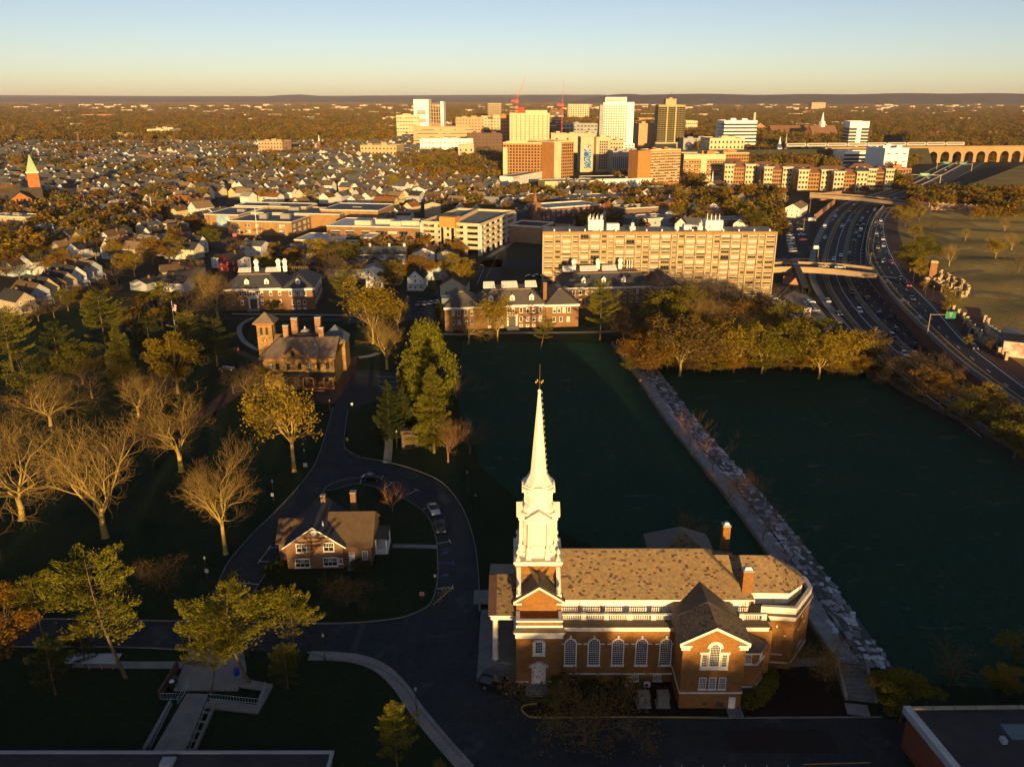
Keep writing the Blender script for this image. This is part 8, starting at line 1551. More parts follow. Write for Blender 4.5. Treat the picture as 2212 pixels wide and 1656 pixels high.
b.build('open_floor',pinkish,t);b=MB();[b.box(W+3+k*5.5,1.5,0,W+4+k*5.5,2.5,H-6)for k in range(5)];b.build('open_column',beige,t);b=MB();b.box(W+24,0,0,W+30,30,H-3);b.build('white_fin',whitec,t)
block('cream banded office block left of the hospital tower',858,908,300,250,40,-6,bw,rf_l,8,6,4,4.5,2.0,bglass,'office_block',bw);block('long tan parking deck with dark slots before the hospital',894,1018,318,276,40,6,tan_,rf_l,16,5,3,9,1.6,bglass,'parking_deck',tan_,units=0);block('white low block with yellow window bands',908,1022,335,303,30,2,whitec,rf_l,14,3,3,4,1.8,gold_gl,'low_block',whitec);block('red brick block between hospital and deck',915,965,300,268,30,0,cw('redbrick',(0.36,0.13,0.06)),rf_d,0,0,0,name='brick_block')
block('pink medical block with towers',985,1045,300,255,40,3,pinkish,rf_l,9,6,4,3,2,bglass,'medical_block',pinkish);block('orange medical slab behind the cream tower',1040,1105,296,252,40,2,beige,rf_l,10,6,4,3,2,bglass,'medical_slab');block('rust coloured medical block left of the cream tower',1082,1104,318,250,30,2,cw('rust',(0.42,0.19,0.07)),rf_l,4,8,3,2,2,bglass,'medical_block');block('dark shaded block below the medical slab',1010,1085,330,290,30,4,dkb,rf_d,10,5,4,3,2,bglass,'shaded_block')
block('distant twin tan apartment slab on the horizon',1054,1083,262,224,40,0,tan_,rf_l,8,8,0,5,4,bglass,'distant_slab',units=0);block('distant cream apartment slab right of the crane',1226,1272,262,226,40,0,bw,rf_l,9,8,0,5,4,bglass,'distant_slab',units=0);block('steel framed building under construction between the cranes',1186,1216,300,240,30,0,brn,rf_d,6,8,3,6,4,bglass,'unfinished_building',brn)
block('dark glass block behind the cream tower',1215,1290,300,268,30,0,grey_,rf_d,10,4,0,5,3,bglass,'glass_block');block('beige block right of the brick slab front',1190,1285,330,290,26,2,beige,rf_l,4,2,0,3,3,bglass,'beige_block')
# orange brick courtyard dormitory
t,W,H=block('wide orange brick residence with cream window bays',1087,1205,388,310,22,-7,orange,rf_l,18,11,3,2.0,1.9,bglass,'residence_hall',bw,1.2,bandm=bw,units=1);b=MB();[b.box(W*u,-.9,0,W*u+W*.08,0,H*.9)for u in(.0,.32+.4)];b.build('cream_bay',bw,t)
t2,W2,H2=block('right wing of the orange brick residence',1196,1240,392,308,40,38,orange,rf_l,9,11,0,2.0,1.9,bglass,'residence_wing',bw,1.2,bandm=bw,units=0);b=MB();b.box(0,-.6,0,W2*.35,0,H2);b.build('cream_pier',bw,t2)
t,W,H=block('tan tower with a blue mosaic strip',1253,1317,372,298,26,3,beige,rf_l,0,0,0,name='mosaic_tower',units=1,cat='tower');facade(t,(W*.62,0),(W*.92,0),3,H-3,4,11,1.8,2.0,bglass,beige);b=MB();b.box(W*.44,-.3,0,W*.52,0,H+1);b.build('brown_pier',brn,t)
mos=PIECES('mosaic_tile',[(0,(0.02,0.08,0.3)),(.35,(0.05,0.2,0.42)),(.6,(0.15,0.35,0.5)),(.8,(0.4,0.45,0.42))]);jb=MB()
for i in range(6):
    for j in range(26):
        if j/26+random.random()*.3<.95:jb.box(W*.12+i*W*.04,-.35,4+j*H*.03,W*.12+(i+.94)*W*.04,-.05,4+(j+.94)*H*.03)
o=jb.build('mosaic',mos,t);o['kind']='stuff'
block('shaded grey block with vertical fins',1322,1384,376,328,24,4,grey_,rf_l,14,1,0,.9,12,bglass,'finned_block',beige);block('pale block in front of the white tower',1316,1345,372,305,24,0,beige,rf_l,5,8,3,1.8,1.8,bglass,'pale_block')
# tall orange brick slab
t,W,H=block('tall orange brick slab with dark roof plant',1400,1472,402,326,16,24,orange,rf_d,14,11,0,2.2,1.6,bglass,'brick_slab',orange,1.0,bandm=bw);b=MB();[b.box(0,-.5,2+k*(H-4)/11,W,0,2.7+k*(H-4)/11)for k in range(1,12)];b.build('floor_band',beige,t);b=MB();b.box(-14,-2.4,0,-.2,14,H+.5);b.build('end_wall',orange,t)
t,W,H=block('curved brick and cream apartment building right of the brick slab',1474,1562,392,335,30,-3,orange,rf_l,16,6,4,2.2,2.0,bglass,'apartment_building',bw,1.0,bandm=bw);b=MB();b.box(0,-.4,0,W,0,H*.22);b.box(0,-.5,H*.84,W,0,H);b.box(W*.42,-.6,0,W*.56,0,H);b.build('cream_base',bw,t)
block('brick and cream apartment building behind the curved one',1560,1618,372,332,30,12,orange,rf_l,10,5,4,2.2,2.0,bglass,'apartment_building',bw,bandm=bw)
block('cream stone courthouse block with small windows',1530,1606,350,300,40,5,bw,rf_l,9,4,5,2.0,3.0,bglass,'courthouse',bw);block('white office with dark horizontal bands',1560,1632,330,262,36,6,whitec,rf_l,0,0,0,name='banded_office')
o=bpy.data.objects['banded_office'];b=MB();Hh=HT(*G(1560,330),262);Ww=(G(1632,330)[0]-G(1560,330)[0]);[b.box(0,-.4,4+k*Hh/9,Ww+1,37,6.6+k*Hh/9)for k in range(8)];b.build('dark_band',bglass,o)
t,W,H=block('slim white tower with dark horizontal bands at the right',1826,1866,352,264,26,-4,whitec,rf_l,0,0,0,name='banded_tower',units=0,cat='tower');b=MB();[b.box(-.3,-.3,8+k*(H-14)/9,W*.38,26.3,11+k*(H-14)/9)for k in range(9)];[b.box(W*.62,-.3,8+k*(H-14)/9,W+.3,26.3,11+k*(H-14)/9)for k in range(9)];b.build('dark_band',bglass,t)
t,W,H=block('long low white office with window bands below the slim tower',1820,1905,362,330,30,4,whitec,rf_l,0,0,0,name='low_office',units=1);b=MB();[b.box(0,-.3,4+k*H/4,W,0,7+k*H/4)for k in range(3)];b.build('dark_band',bglass,t);block('white cubic block at the end of the low office',1905,1958,378,322,40,6,whitec,rf_l,3,3,0,4,1.4,bglass,'cubic_block',whitec);block('red brick block at the end of the cream flats',1935,1968,392,366,30,10,cw('redflat',(0.42,0.16,0.07)),rf_d,5,4,3,2,2,bglass,'brick_block')
block('brick stadium building on the far plain',1380,1418,268,256,60,0,pinkish,rf_d,0,0,0,name='stadium_stand',units=0);block('pink block far right of the glass tower',1378,1415,318,268,40,4,pinkish,rf_l,0,0,0,name='pink_block');block('grey shaded podium right of the glass tower',1475,1535,325,300,40,0,grey_,rf_l,0,0,0,name='podium_block');block('far tan block on the wooded plain',1752,1782,240,222,60,0,pinkish,rf_l,0,0,0,name='distant_block',units=0);block('far cream hall among trees',1480,1505,290,262,40,0,bw,rf_l,6,3,0,3,3,bglass,'distant_hall',units=0)
block('cream flats left of the theatre',560,614,338,306,30,-10,pinkish,rf_l,8,4,3,2,2,bglass,'shop_block');block('yellow and cream factory in the left distance',320,370,300,280,50,-5,bw,rf_l,5,2,2,6,3,bglass,'factory_block');block('tan warehouse in the left distance',225,300,306,292,50,-4,tan_,rf_l,8,1,0,5,3,bglass,'warehouse_block');block('red brick mill on the far left plain',170,245,258,248,60,0,cw('millred',(0.40,0.17,0.09)),rf_d,8,1,0,8,4,bglass,'mill_block',units=0);block('cream shop building at the main street',780,860,345,315,30,-12,tan_,rf_l,10,3,4,2,2,bglass,'shop_block');block('cream house of worship with pediment among the trees',990,1024,348,316,30,0,beige,rf_d,3,2,2,2,3,bglass,'columned_hall')
# white steepled church in the trees, second spire, left white spire
for(px_,py_,ty,lab,nm,w_)in((1682,352,296,'white tiered church steeple in the trees right of downtown','white_steeple',7),(1695,350,288,'slender pale green spire behind the white steeple','green_spire',5),(690,330,292,'white spire above the left neighbourhood','white_spire',6)):
    X,Y=G(px_,py_);H=HT(X,Y,ty);t=thing(nm,lab,'church',(X,Y,0));m_=MATS['copper_green']if 'green' in nm else whitec;b=MB();gwall(b,-w_*3,w_,2,w_*2.5,0,H*.25,H*.42,'x');b.build('nave',brn,t);b=MB();b.box(-w_/2,0,0,w_/2,w_,H*.45);b.box(-w_*.36,w_*.14,H*.45,w_*.36,w_*.86,H*.66);b.build('tower',m_ if nm=='white_steeple' else brn,t);b=MB();b.lathe([(w_*.32,H*.66 if 'steeple' in nm else H*.45),(.2,H)],8,0,w_/2);b.build('spire',m_,t)
# brick college hall with cupola, plain stack
X,Y=G(1780,302);t=thing('college_hall','brick hall with white cupola on the wooded hill','hall',(X,Y,0),R(20));b=MB();gwall(b,-30,30,0,22,0,14,26,'x');b.build('wall',cw('hallbrick',(0.40,0.19,0.08)),t);b=MB();gable(b,-30,30,0,22,14,26.5,'x',1);b.build('roof',brn,t);b=MB();b.box(-4,7,24,4,15,34);b.lathe([(3.5,34),(2.5,40),(.2,52)],8,0,11);b.build('cupola',whitec,t)
X,Y=G(1705,298);t=thing('college_hall','long brick hall with dormered dark roof on the wooded hill','hall',(X,Y,0),R(6));b=MB();gwall(b,-40,45,0,22,0,15,24,'x');b.build('wall',MATS['city_hallbrick'],t);b=MB();gable(b,-40,45,0,22,15,24.5,'x',1);b.build('roof',brn,t)
X,Y=G(1640,292);t=thing('college_hall','gabled brick hall left of the dormered one','hall',(X,Y,0),R(-15));b=MB();gwall(b,-14,14,0,26,0,16,26);b.build('wall',MATS['city_hallbrick'],t);b=MB();gable(b,-14,14,0,26,16,26.5,'y',1);b.build('roof',brn,t)
X,Y=G(1627,285);t=thing('chimney_stack','tall pale power plant chimney behind the banded office','chimney',(X,Y,0));H=HT(X,Y,243);b=MB();b.lathe([(4,0),(2.6,H)],10);b.build('stack',bw,t)
# tower cranes
crane_m=M('crane_red',(0.6,0.07,0.05),rough=.6)
for(px_,py_,cab_y,tip,lab)in((1116,318,222,(1135,164),'red tower crane with raised jib, left one'),(1213,310,230,(1215,170),'red tower crane with raised jib, right one')):
    X,Y=G(px_,py_);H=HT(X,Y,cab_y);t=thing('tower_crane',lab,'crane',(X,Y,0));b=MB()
    for sx in(-1,1):
        for sy in(-1,1):b.tube((sx,sy,0),(sx,sy,H),.22,n=4)
    for k in range(int(H/4)):b.tube((-1,-1,k*4),(1,-1,k*4+4),.14,n=4);b.tube((1,1,k*4),(-1,1,k*4+4),.14,n=4)
    b.build('mast',crane_m,t);b=MB();b.box(-3,-2,H,3,2,H+4);b.box(-9,-1.5,H+1,-3,1.5,H+4);b.build('cab',crane_m,t)
    d=(tip[0]-px_)/F_PX*Y;tz=HT(X,Y,tip[1]);b=MB();b.tube((0,-.9,H+3),(d,0,tz),.3,.15,4);b.tube((0,.9,H+3),(d,0,tz),.3,.15,4);b.tube((0,0,H+5.5),(d,.1,tz),.25,.12,4);b.tube((-6,0,H+4),(0,0,H+14),.2,n=4);b.tube((0,0,H+14),(2,0,H+4),.2,n=4)
    for k in range(14):u,v=k/14,(k+.5)/14;b.tube((d*u,-.9*(1-u),H+3+(tz-H-3)*u),(d*v,0,H+5.5+(tz-H-5.5)*v),.12,n=4)
    b.build('jib',crane_m,t)
# cream and brick flats below the white offices, in a row
flats=[(1563,1628,400),(1648,1706,406),(1722,1792,412),(1798,1868,416),(1872,1925,410)]
for k,(x0,x1,yb)in enumerate(flats):
    A=G(x0,yb);W=G(x1,yb)[0]-A[0];H=HT(*A,yb-44);t=thing('flats_block','cream and brick flats with brown hip roofs, %s from the left'%['first','second','third','fourth','fifth'][k],'flats',(*A,0),R(-4),'row of flats above the highway')
    b=MB();b.box(0,3,0,W,18,H*.86);b.build('brick_wall',orange,t)
    for j,(u0,u1)in enumerate(((0,.3),(.68,1.0))):b=MB();b.box(W*u0,0,0,W*u1,10,H);b.build('cream_bay',bw,t);b=MB();b.box(W*u0-1,-1,H,W*u1+1,11,H+.8);b.build('bay_roof',bw,t);facade(t,(W*u0,0),(W*u1,0),1,H,3,4,1.8,2.0,bglass,bw)
    b=MB();hip(b,W*.2,W*.8,3,20,H*.86,H*1.12,7,1.2);b.build('roof',brn,t);facade(t,(W*.32,3),(W*.66,3),1,H*.84,4,4,1.8,2.0,bglass,bw)
    t=thing('flats_block','shaded flats behind the row, %s from the left'%['first','second','third','fourth','fifth'][k],'flats',(A[0]+W*.5,A[1]+42,0),R(-4),'second row of flats');b=MB();b.box(-W*.6,0,0,W*.6,18,H*.86);b.build('wall',orange,t);b=MB();hip(b,-W*.6,W*.6,0,18,H*.86,H*1.1,8.9,1.2);b.build('roof',brn,t);b=MB();b.box(-W*.3,-2,0,W*.1,0,H*.96);b.build('cream_bay',bw,t)
# railway viaduct and train
A,B_=G(2000,352),G(2330,348);L_=math.hypot(B_[0]-A[0],B_[1]-A[1]);t=thing('viaduct','stone railway viaduct with round arches at the right','viaduct',(*A,0),math.atan2(B_[1]-A[1],B_[0]-A[0]));Hv=HT(*A,320);st_m=M('viaduct_stone',(0.36,0.23,0.11),(0.28,0.18,0.09),.08);na=13;sp=L_/na
for k in range(na):
    x0=k*sp;r=sp*.36;xc=x0+sp/2;zc=Hv*.45;n=10;out=[(x0,0),(xc-r,0)]+[(xc-r*math.cos(math.pi*q/n),zc+r*.9*math.sin(math.pi*q/n))for q in range(n+1)]+[(xc+r,0),(x0+sp,0),(x0+sp,Hv),(x0,Hv)]
    b=MB();top=[(xc-r*math.cos(math.pi*q/n),zc+r*.9*math.sin(math.pi*q/n))for q in range(n+1)]
    for y in(0,9):
        b.poly([(x0,y,0),(xc-r,y,0),(xc-r,y,zc),(x0,y,zc)]if y==0 else[(x0,y,zc),(xc-r,y,zc),(xc-r,y,0),(x0,y,0)]);b.poly([(xc+r,y,0),(x0+sp,y,0),(x0+sp,y,zc),(xc+r,y,zc)])
        b.poly([(x0,y,zc),(x0,y,Hv)]+[(top[0][0],y,Hv)]+[(top[0][0],y,zc)])
        for q in range(n):b.poly([(top[q][0],y,top[q][1]),(top[q+1][0],y,top[q+1][1]),(top[q+1][0],y,Hv),(top[q][0],y,Hv)])
        b.poly([(xc+r,y,zc),(x0+sp,y,zc),(x0+sp,y,Hv),(xc+r,y,Hv)])
    for q in range(n):b.add([(top[q][0],0,top[q][1]),(top[q+1][0],0,top[q+1][1]),(top[q+1][0],9,top[q+1][1]),(top[q][0],9,top[q][1])],[(0,1,2,3)])
    b.add([(xc-r,0,0),(xc-r,9,0),(xc-r,9,zc),(xc-r,0,zc),(xc+r,0,0),(xc+r,9,0),(xc+r,9,zc),(xc+r,0,zc)],[(0,1,2,3),(4,7,6,5)]);b.build('arch',st_m,t)
b=MB();b.box(-140,-.6,Hv,L_,9.6,Hv+2);b.build('parapet',st_m,t);b=MB();b.prism([(-420,-14),(0,-14),(0,22),(-420,22)],0,Hv,0,[(-420,0),(0,0),(0,9),(-420,9)]);b.build('embankment',ground_m,t)
for k in range(9):tr=thing('train_car','silver train car on the railway, %s from the left'%['first','second','third','fourth','fifth','sixth','seventh','eighth','ninth'][k],'train car',tuple(Vector((*A,Hv+2))+Matrix.Rotation(t.rotation_euler.z,3,'Z')@Vector((-190+k*27,4.5,0))),t.rotation_euler.z,'cars of the train');b=MB();b.box(0,-1.5,1,26,1.5,4.6);b.box(.5,-1.2,4.6,25.5,1.2,5.0);b.build('body',M('train_silver',(0.42,0.4,0.36),rough=.5),tr);b=MB();b.box(2,-1.56,2.8,24,-1.5,3.7);b.build('window_band',glass,tr);b=MB();b.box(2,-1,0,6,1,1);b.box(20,-1,0,24,1,1);b.build('bogie',dark_metal,tr)
# pylons carrying lines across the plain
py_m=M('pylon_rust',(0.26,0.16,0.09),(0.2,0.125,0.075),.3)
for k,(px_,yb,yt)in enumerate(((12,300,272),(33,300,270),(150,296,274),(172,318,284),(318,290,275),(340,290,275),(490,292,272),(508,292,272),(660,288,270),(676,288,270),(820,286,266),(835,286,266),(1855,300,282),(1866,300,280),(2008,308,284),(2022,308,282),(2135,308,282),(2148,308,282))):
    X,Y=G(px_,yb);H=HT(X,Y,yt);t=thing('power_pylon','rusty lattice power pylon, %s from the left'%ORDW[k],'pylon',(X,Y,0),0,'line of power pylons');b=MB();w_=H*.05
    for sx in(-1,1):
        for sy in(-1,1):b.tube((sx*w_,sy*w_,0),(sx*.5,sy*.5,H),.28,.2,4)
    for q in range(6):z0,z1=H*q/6,H*(q+1)/6;a0,a1=w_*(1-q/6.5),w_*(1-(q+1)/6.5);b.tube((-a0,-a0,z0),(a1,-a1,z1),.16,n=4);b.tube((a0,-a0,z0),(-a1,-a1,z1),.16,n=4)
    b.build('lattice',py_m,t);b=MB();[b.tube((-H*.14,0,H*u),(H*.14,0,H*u),.22,n=4)for u in(.8,.93)];b.build('crossarm',py_m,t)
# ---------------------------------------------------------------- neighbourhoods to the horizon: more houses and trees, then woods, hills and haze
rr_=random.Random(21)
block_out=[(-205,490,30),(-150,500,45),(-140,545,60),(-80,480,55),(-25,460,40),(60,340,60)]
zones=[(o.location.x,o.location.y)for o in C.objects if o.parent is None and o.type=='EMPTY' and o.get('category')in('building','tower','flats','church','school','office','parking garage','apartment block','hall','viaduct')]
def free(X,Y,r):
    if Y<330:return False
    px_,py_=pix(X,Y,0)
    if px_>1640 and py_>385-max(0,(px_-1640))*.06 and py_<1200:return False # highway and park
    if px_>1900 and py_>335 and py_<420:return False
    if 1010<px_<1680 and py_>505:return False
    if 480<px_<930 and 440<py_<560:return False
    if 905<px_<1120 and 470<py_<545:return False
    if 1075<px_<1960 and py_<420 and py_>300:return False
    if px_<480 and py_>610:return False
    if 300<px_<520 and 430<py_<520 and abs((py_-520)+(px_-300)*.42)<16:return False
    return all((X-a)**2+(Y-b_)**2>(r+q*.9)**2 for a,b_,q in HOUSES)and all((X-a)**2+(Y-b_)**2>(r+16)**2 for a,b_ in zones)and all((X-a)**2+(Y-b_)**2>(r+q)**2 for a,b_,q in block_out)
cand=[]
for row in range(150):
    Yr=430*1.0155**row if row<110 else 430*1.0155**110+(row-110)*60
    if Yr>3400:break
    x=-.62*Yr
    while x<.62*Yr:
        x+=rr_.uniform(7,13)*(1+Yr/3500);y=Yr+x*.22+rr_.uniform(-7,7)
        if y<420:continue
        px_,py_=pix(x,y,0)
        if px_<-30 or px_>2240:continue
        d_=1.0 if px_<1000 else(.6 if px_<1500 else.25)
        if y>1700:d_*=.45
        if px_>1500 and y>1200:d_*=.3
        if rr_.random()>d_*.78:continue
        if free(x,y,4.6):cand.append((x,y));HOUSES.append((x,y,6.6))
cand.sort(key=lambda p:p[1]);n_near=240
wc=['white']*9+['cream']*4+['grey','grey','pale blue','tan','tan','yellow','red brick'];rc=['grey','grey','dark','dark','brown','brown','tan','rust','pale']
shapes=[(7.5,11,5.4,8.6),(8.5,10,5.2,8.2),(7,13,5.6,9.2),(9.5,11,4.6,7.6)]
stuffw={k:MB()for k in('white','cream','tan')};stuffr={k:MB()for k in('grey','brown','tan')}
for i,(x,y)in enumerate(cand):
    w,d,e,r=rr_.choice(shapes);a=R(rr_.choice((-28,-28,62,62,-20,70)))+rr_.uniform(-.06,.06);wl_,rf_=rr_.choice(wc),rr_.choice(rc)
    if i<n_near:
        px_,py_=pix(x,y,0);side='far left' if px_<300 else('left' if px_<700 else('centre' if px_<1100 else 'right'));dep='near' if y<560 else('middle' if y<700 else 'far')
        house(x,y,a,w,d,e,r,wl_,rf_,'%s house, %s roof, %s town streets, %s rows'%(wl_,rf_,side,dep),'houses of the %s town streets'%side,porch=rr_.random()<.3,ell=rr_.choice((0,0,3)),detail=2 if y<600 else 1);HOUSES.pop()
    else:
        T=Matrix.Translation((x,y,0))@Matrix.Rotation(a,4,'Z');kw='white' if wl_ in('white','grey','pale blue')else('cream' if wl_ in('cream','yellow')else 'tan');kr=rf_ if rf_ in stuffr else 'grey';s=1.15
        stuffw[kw].T=T;gwall(stuffw[kw],-w/2*s,w/2*s,0,d*s,0,e*s,r*s);stuffr[kr].T=T;gable(stuffr[kr],-w/2*s,w/2*s,0,d*s,e*s,r*s,'y',.4,.12)
fh=thing('far_houses','countless tiny houses spread over the distant neighbourhoods','houses');del fh['label'];del fh['category'];fh['kind']='stuff'
for k,m_ in stuffw.items():m_.build('house_walls',MATS['house_wall_'+k],fh)['kind']='stuff'
for k,m_ in stuffr.items():m_.build('house_roofs',MATS['house_roof_'+k],fh)['kind']='stuff'
# town trees: the larger ones singly
kinds=[('round_a','olive'),('round_b','gold'),('round_d','brown'),('dark_bare',None),('bare_b',None),('round_c','rust'),('gold_half','gold'),('round_a','rust'),('dark_bare',None),('round_d','olive')]
big_trees=[(850,452-40,378,'yellow','round_a','bright yellow round tree, biggest of the middle neighbourhood'),(996,425,398,'yellow','round_a','second bright yellow tree right of the biggest one'),(1625,500,452,'gold','round_b','golden tree behind the apartment rooftop'),(1462,492,462,'gold','round_a','golden tree behind the rooftop drum'),(1395,496,478,'red','round_a','small red tree behind the apartments'),(1480,500,480,'rust','round_a','small orange tree behind the apartments'),(1640,510,470,'brown','round_d','brown tree left of the highway lot'),(1690,520,480,'rust','round_d','rust tree at the highway lot'),(1865,420,400,'red','round_a','crimson tree at the end of the flats'),(1315,445,425,'red','round_a','crimson tree by the low store'),(1285,446,428,'rust','round_a','orange tree by the low store'),(265,590,545,'gold','round_b','golden tree by the left street lamp'),(255,620,565,'rust','dark_bare','brown tree at the left street pole'),(640,455,425,'gold','round_b','golden tree behind the school roof'),(670,440,408,'yellow','round_b','yellow tree behind the school roof'),(340,545,505,'gold','tall_gold','narrow golden tree beside the tan gabled house'),(310,555,505,'rust','round_d','wide rust hedge tree left of the narrow golden tree'),(180,500,452,'olive','round_b','tall olive tree above the garage row'),(205,505,460,'brown','round_d','brown tree beside the tall olive tree'),(820,330+40,330,'olive','round_b','olive tree above the main street'),(920,372,330,'gold','round_b','tall golden tree before the deck'),(965,370,326,'olive','round_b','tall olive tree before the white low block'),(1010,372,332,'gold','tall_gold','tall tree left of the orange residence'),(1050,385,345,'brown','dark_bare','bare tree at the corner of the orange residence'),(880,378,335,'rust','round_d','rust tree by the main street bend')]
for(px_,yb,yt,m_,k_,lab)in big_trees:
    ptree(k_,px_,yb,yt,lab,'town trees',1.25,mat=m_)
ntree=0;pts_far=[]
for i in range(9000):
    if ntree>=140:break
    y=345+(rr_.random()**1.4)*620;x=rr_.uniform(-.66,.62)*y;px_,py_=pix(x,y,0)
    if px_<-40 or px_>1640 or not free(x,y,1.5):continue
    if any((x-a)**2+(y-b_)**2<60 for a,b_,_ in TREE_AT[-150:]):continue
    k_,m_=rr_.choice(kinds);side='far left' if px_<300 else('left' if px_<700 else('middle' if px_<1100 else 'right'));dep='near' if y<480 else('middle' if y<680 else 'far')
    tree(k_,x,y,rr_.uniform(9,15),'%s %stree among the %s town houses, %s rows'%(words_.get(k_,'leafy'),(m_+' ')if m_ else '',side,dep),'trees among the %s town houses'%side,rr_.uniform(1.1,1.5),mat=m_);ntree+=1
# park trees on the terrace
for i,(px_,py_,h_,k_,m_)in enumerate(((1935,480,11,'tall_gold','gold'),(1955,490,12,'tall_gold','gold'),(1985,478,11,'tall_gold','gold'),(1975,520,9,'round_b','gold'),(1965,590,14,'round_a','olive'),(1990,575,14,'round_a','olive'),(1985,605,9,'round_a','gold'),(2050,575,11,'bare_b',None),(2150,560,11,'gold_half','gold'),(2100,475,9,'round_d','rust'),(2125,470,9,'round_d','rust'),(2085,520,8,'bare_b',None),(2015,500,8,'sparse_leaf',None),(2200,590,11,'dark_bare',None),(2060,670,8,'round_d','olive'),(2045,678,6,'tall_gold','gold'),(1995,628,5,'tall_gold','gold'),(2040,640,5,'tall_gold','gold'),(2140,540,8,'bare_b',None),(2185,540,10,'bare_b',None),(2040,452,7,'round_d','rust'),(2065,458,7,'round_d','brown'),(2090,748,4,'tall_gold','gold'),(2140,760,5,'round_d','brown'),(2030,560,5,'sparse_leaf',None),(2170,500,8,'bare_b',None),(2195,470,9,'round_d','brown'))):
    X,Y=G(px_,py_,TER);tree(k_,X,Y,h_,'%s %stree in the riverside park'%(words_.get(k_,'slim'),(m_+' ')if m_ else ''),'park trees',1.2,mat=m_,z=TER)
# the mass of farther trees: instances on points, too many to count
crown_col=bpy.data.collections.new('far_crowns');hidden=[]
def crown_proto(nm,seed,m_,n,w,size):
    rnd=np.random.default_rng(seed);c=[]
    for k in range(9):
        p=rnd.uniform(-1,1,3)*np.array([w,w,.32])+np.array([0,0,.58]);d=rnd.normal(size=(n//9,3));d/=np.linalg.norm(d,axis=1)[:,None];c.append(p+d*rnd.uniform(.16,.28))
    me=np_mesh(nm,*leaves(np.concatenate(c),size,.7),LV[m_]);o=bpy.data.objects.new(nm,me);crown_col.objects.link(o);return o
for j,(m_,w)in enumerate((('brown',.3),('olive',.34),('rust',.3),('brown',.26),('gold',.26))):crown_proto('far_crown',60+j,m_,250,w,.085)
P=[];rn=np.random.default_rng(77)
def scatter(n,y0,y1,pw,fn):
    for _ in range(n):
        y=y0+(y1-y0)*rn.random()**pw;x=rn.uniform(-.68,.68)*y
        s=fn(x,y)
        if s:P.append((x,y,0,s))
HA=np.array([(a,b_,q)for a,b_,q in HOUSES]);ZA=np.array(zones)
def f_town(x,y):
    px_,py_=pix(x,y,0)
    if not free(x,y,-1.0)and not(px_>1960 and py_<350):return 0
    if math.sin(x*.021+2)+math.sin(y*.017+x*.004)<-.5+.9*rn.random():return 0
    return 6+5.5*rn.random()**1.4+(2 if y>900 else 0)
scatter(9000,420,1550,1.5,f_town)
for(x0,x1,y0,y1,n,s0)in((1610,1830,322,366,700,10),(860,1080,346,396,330,9),(1500,1690,420,500,260,7),(1180,1500,415,470,150,7),(1860,1960,392,412,60,8),(1330,1560,384,402,60,7),(1500,1900,290,330,700,12)):
    for _ in range(n):
        x,y=G(rn.uniform(x0,x1),rn.uniform(y0,y1))
        if all((x-a)**2+(y-b_)**2>18**2 for a,b_ in zones)and all((x-a)**2+(y-b_)**2>36 for a,b_,_ in HOUSES):P.append((x,y,0,s0+4*rn.random()))
def f_far(x,y):
    px_,py_=pix(x,y,0)
    if y<1750 and 850<px_<1960:return 0
    if y<1500:return 0 if px_<850 else 11+4*rn.random()
    cl=math.sin(x*.0031+1.3)*math.sin(y*.0023)+math.sin(x*.0011+y*.0017)
    if cl<-.9 and y<3000 and px_<1000:return 0
    return 11+5*rn.random()+y*.0006
scatter(26000,1300,4200,1.2,f_far);scatter(26000,4000,13000,1.3,f_far)
for _ in range(1600): # wooded river bank right of the far highway and behind the park
    px_,py_=rn.uniform(1960,2260),rn.uniform(268,345);x,y=G(px_,py_);P.append((x,y,0,11+4*rn.random()))
for _ in range(420):
    px_,py_=rn.uniform(1960,2230),rn.uniform(418,470);x,y=G(px_,py_,TER)
    if py_>455-(px_-1960)*.02 and px_<2110:continue
    P.append((x,y,TER,5+4*rn.random()))
for _ in range(260):
    px_,py_=rn.uniform(1905,1990),rn.uniform(345,398)
    if py_>398-(px_-1905)*.55:continue
    x,y=G(px_,py_);P.append((x,y,0,9+4*rn.random()))
P=np.array(P);me=bpy.data.meshes.new('far_woodland');me.vertices.add(len(P));me.vertices.foreach_set('co',P[:,:3].astype(np.float32).ravel());at=me.attributes.new('size','FLOAT','POINT');at.data.foreach_set('value',P[:,3].astype(np.float32));me.update()
fw_=put('far_woodland',me);fw_['kind']='stuff'
ng=bpy.data.node_groups.new('scatter','GeometryNodeTree');ng.interface.new_socket('Geometry',in_out='INPUT',socket_type='NodeSocketGeometry');ng.interface.new_socket('Geometry',in_out='OUTPUT',socket_type='NodeSocketGeometry')
N=ng.nodes;gi,go=N.new('NodeGroupInput'),N.new('NodeGroupOutput');iop=N.new('GeometryNodeInstanceOnPoints');ci=N.new('GeometryNodeCollectionInfo');ci.inputs['Collection'].default_value=crown_col;ci.inputs['Separate Children'].default_value=True;ci.inputs['Reset Children'].default_value=True
na_=N.new('GeometryNodeInputNamedAttribute');na_.data_type='FLOAT';na_.inputs['Name'].default_value='size';rv=N.new('FunctionNodeRandomValue');rv.data_type='FLOAT';rv.inputs[2].default_value=0;rv.inputs[3].default_value=6.28;cx_=N.new('ShaderNodeCombineXYZ')
ng.links.new(gi.outputs[0],iop.inputs['Points']);ng.links.new(ci.outputs[0],iop.inputs['Instance']);iop.inputs['Pick Instance'].default_value=True;ng.links.new(rv.outputs[1],cx_.inputs[2]);ng.links.new(cx_.outputs[0],iop.inputs['Rotation']);ng.links.new(na_.outputs[0],iop.inputs['Scale']);ng.links.new(iop.outputs[0],go.inputs[0])
md=fw_.modifiers.new('scatter','NODES');md.node_group=ng
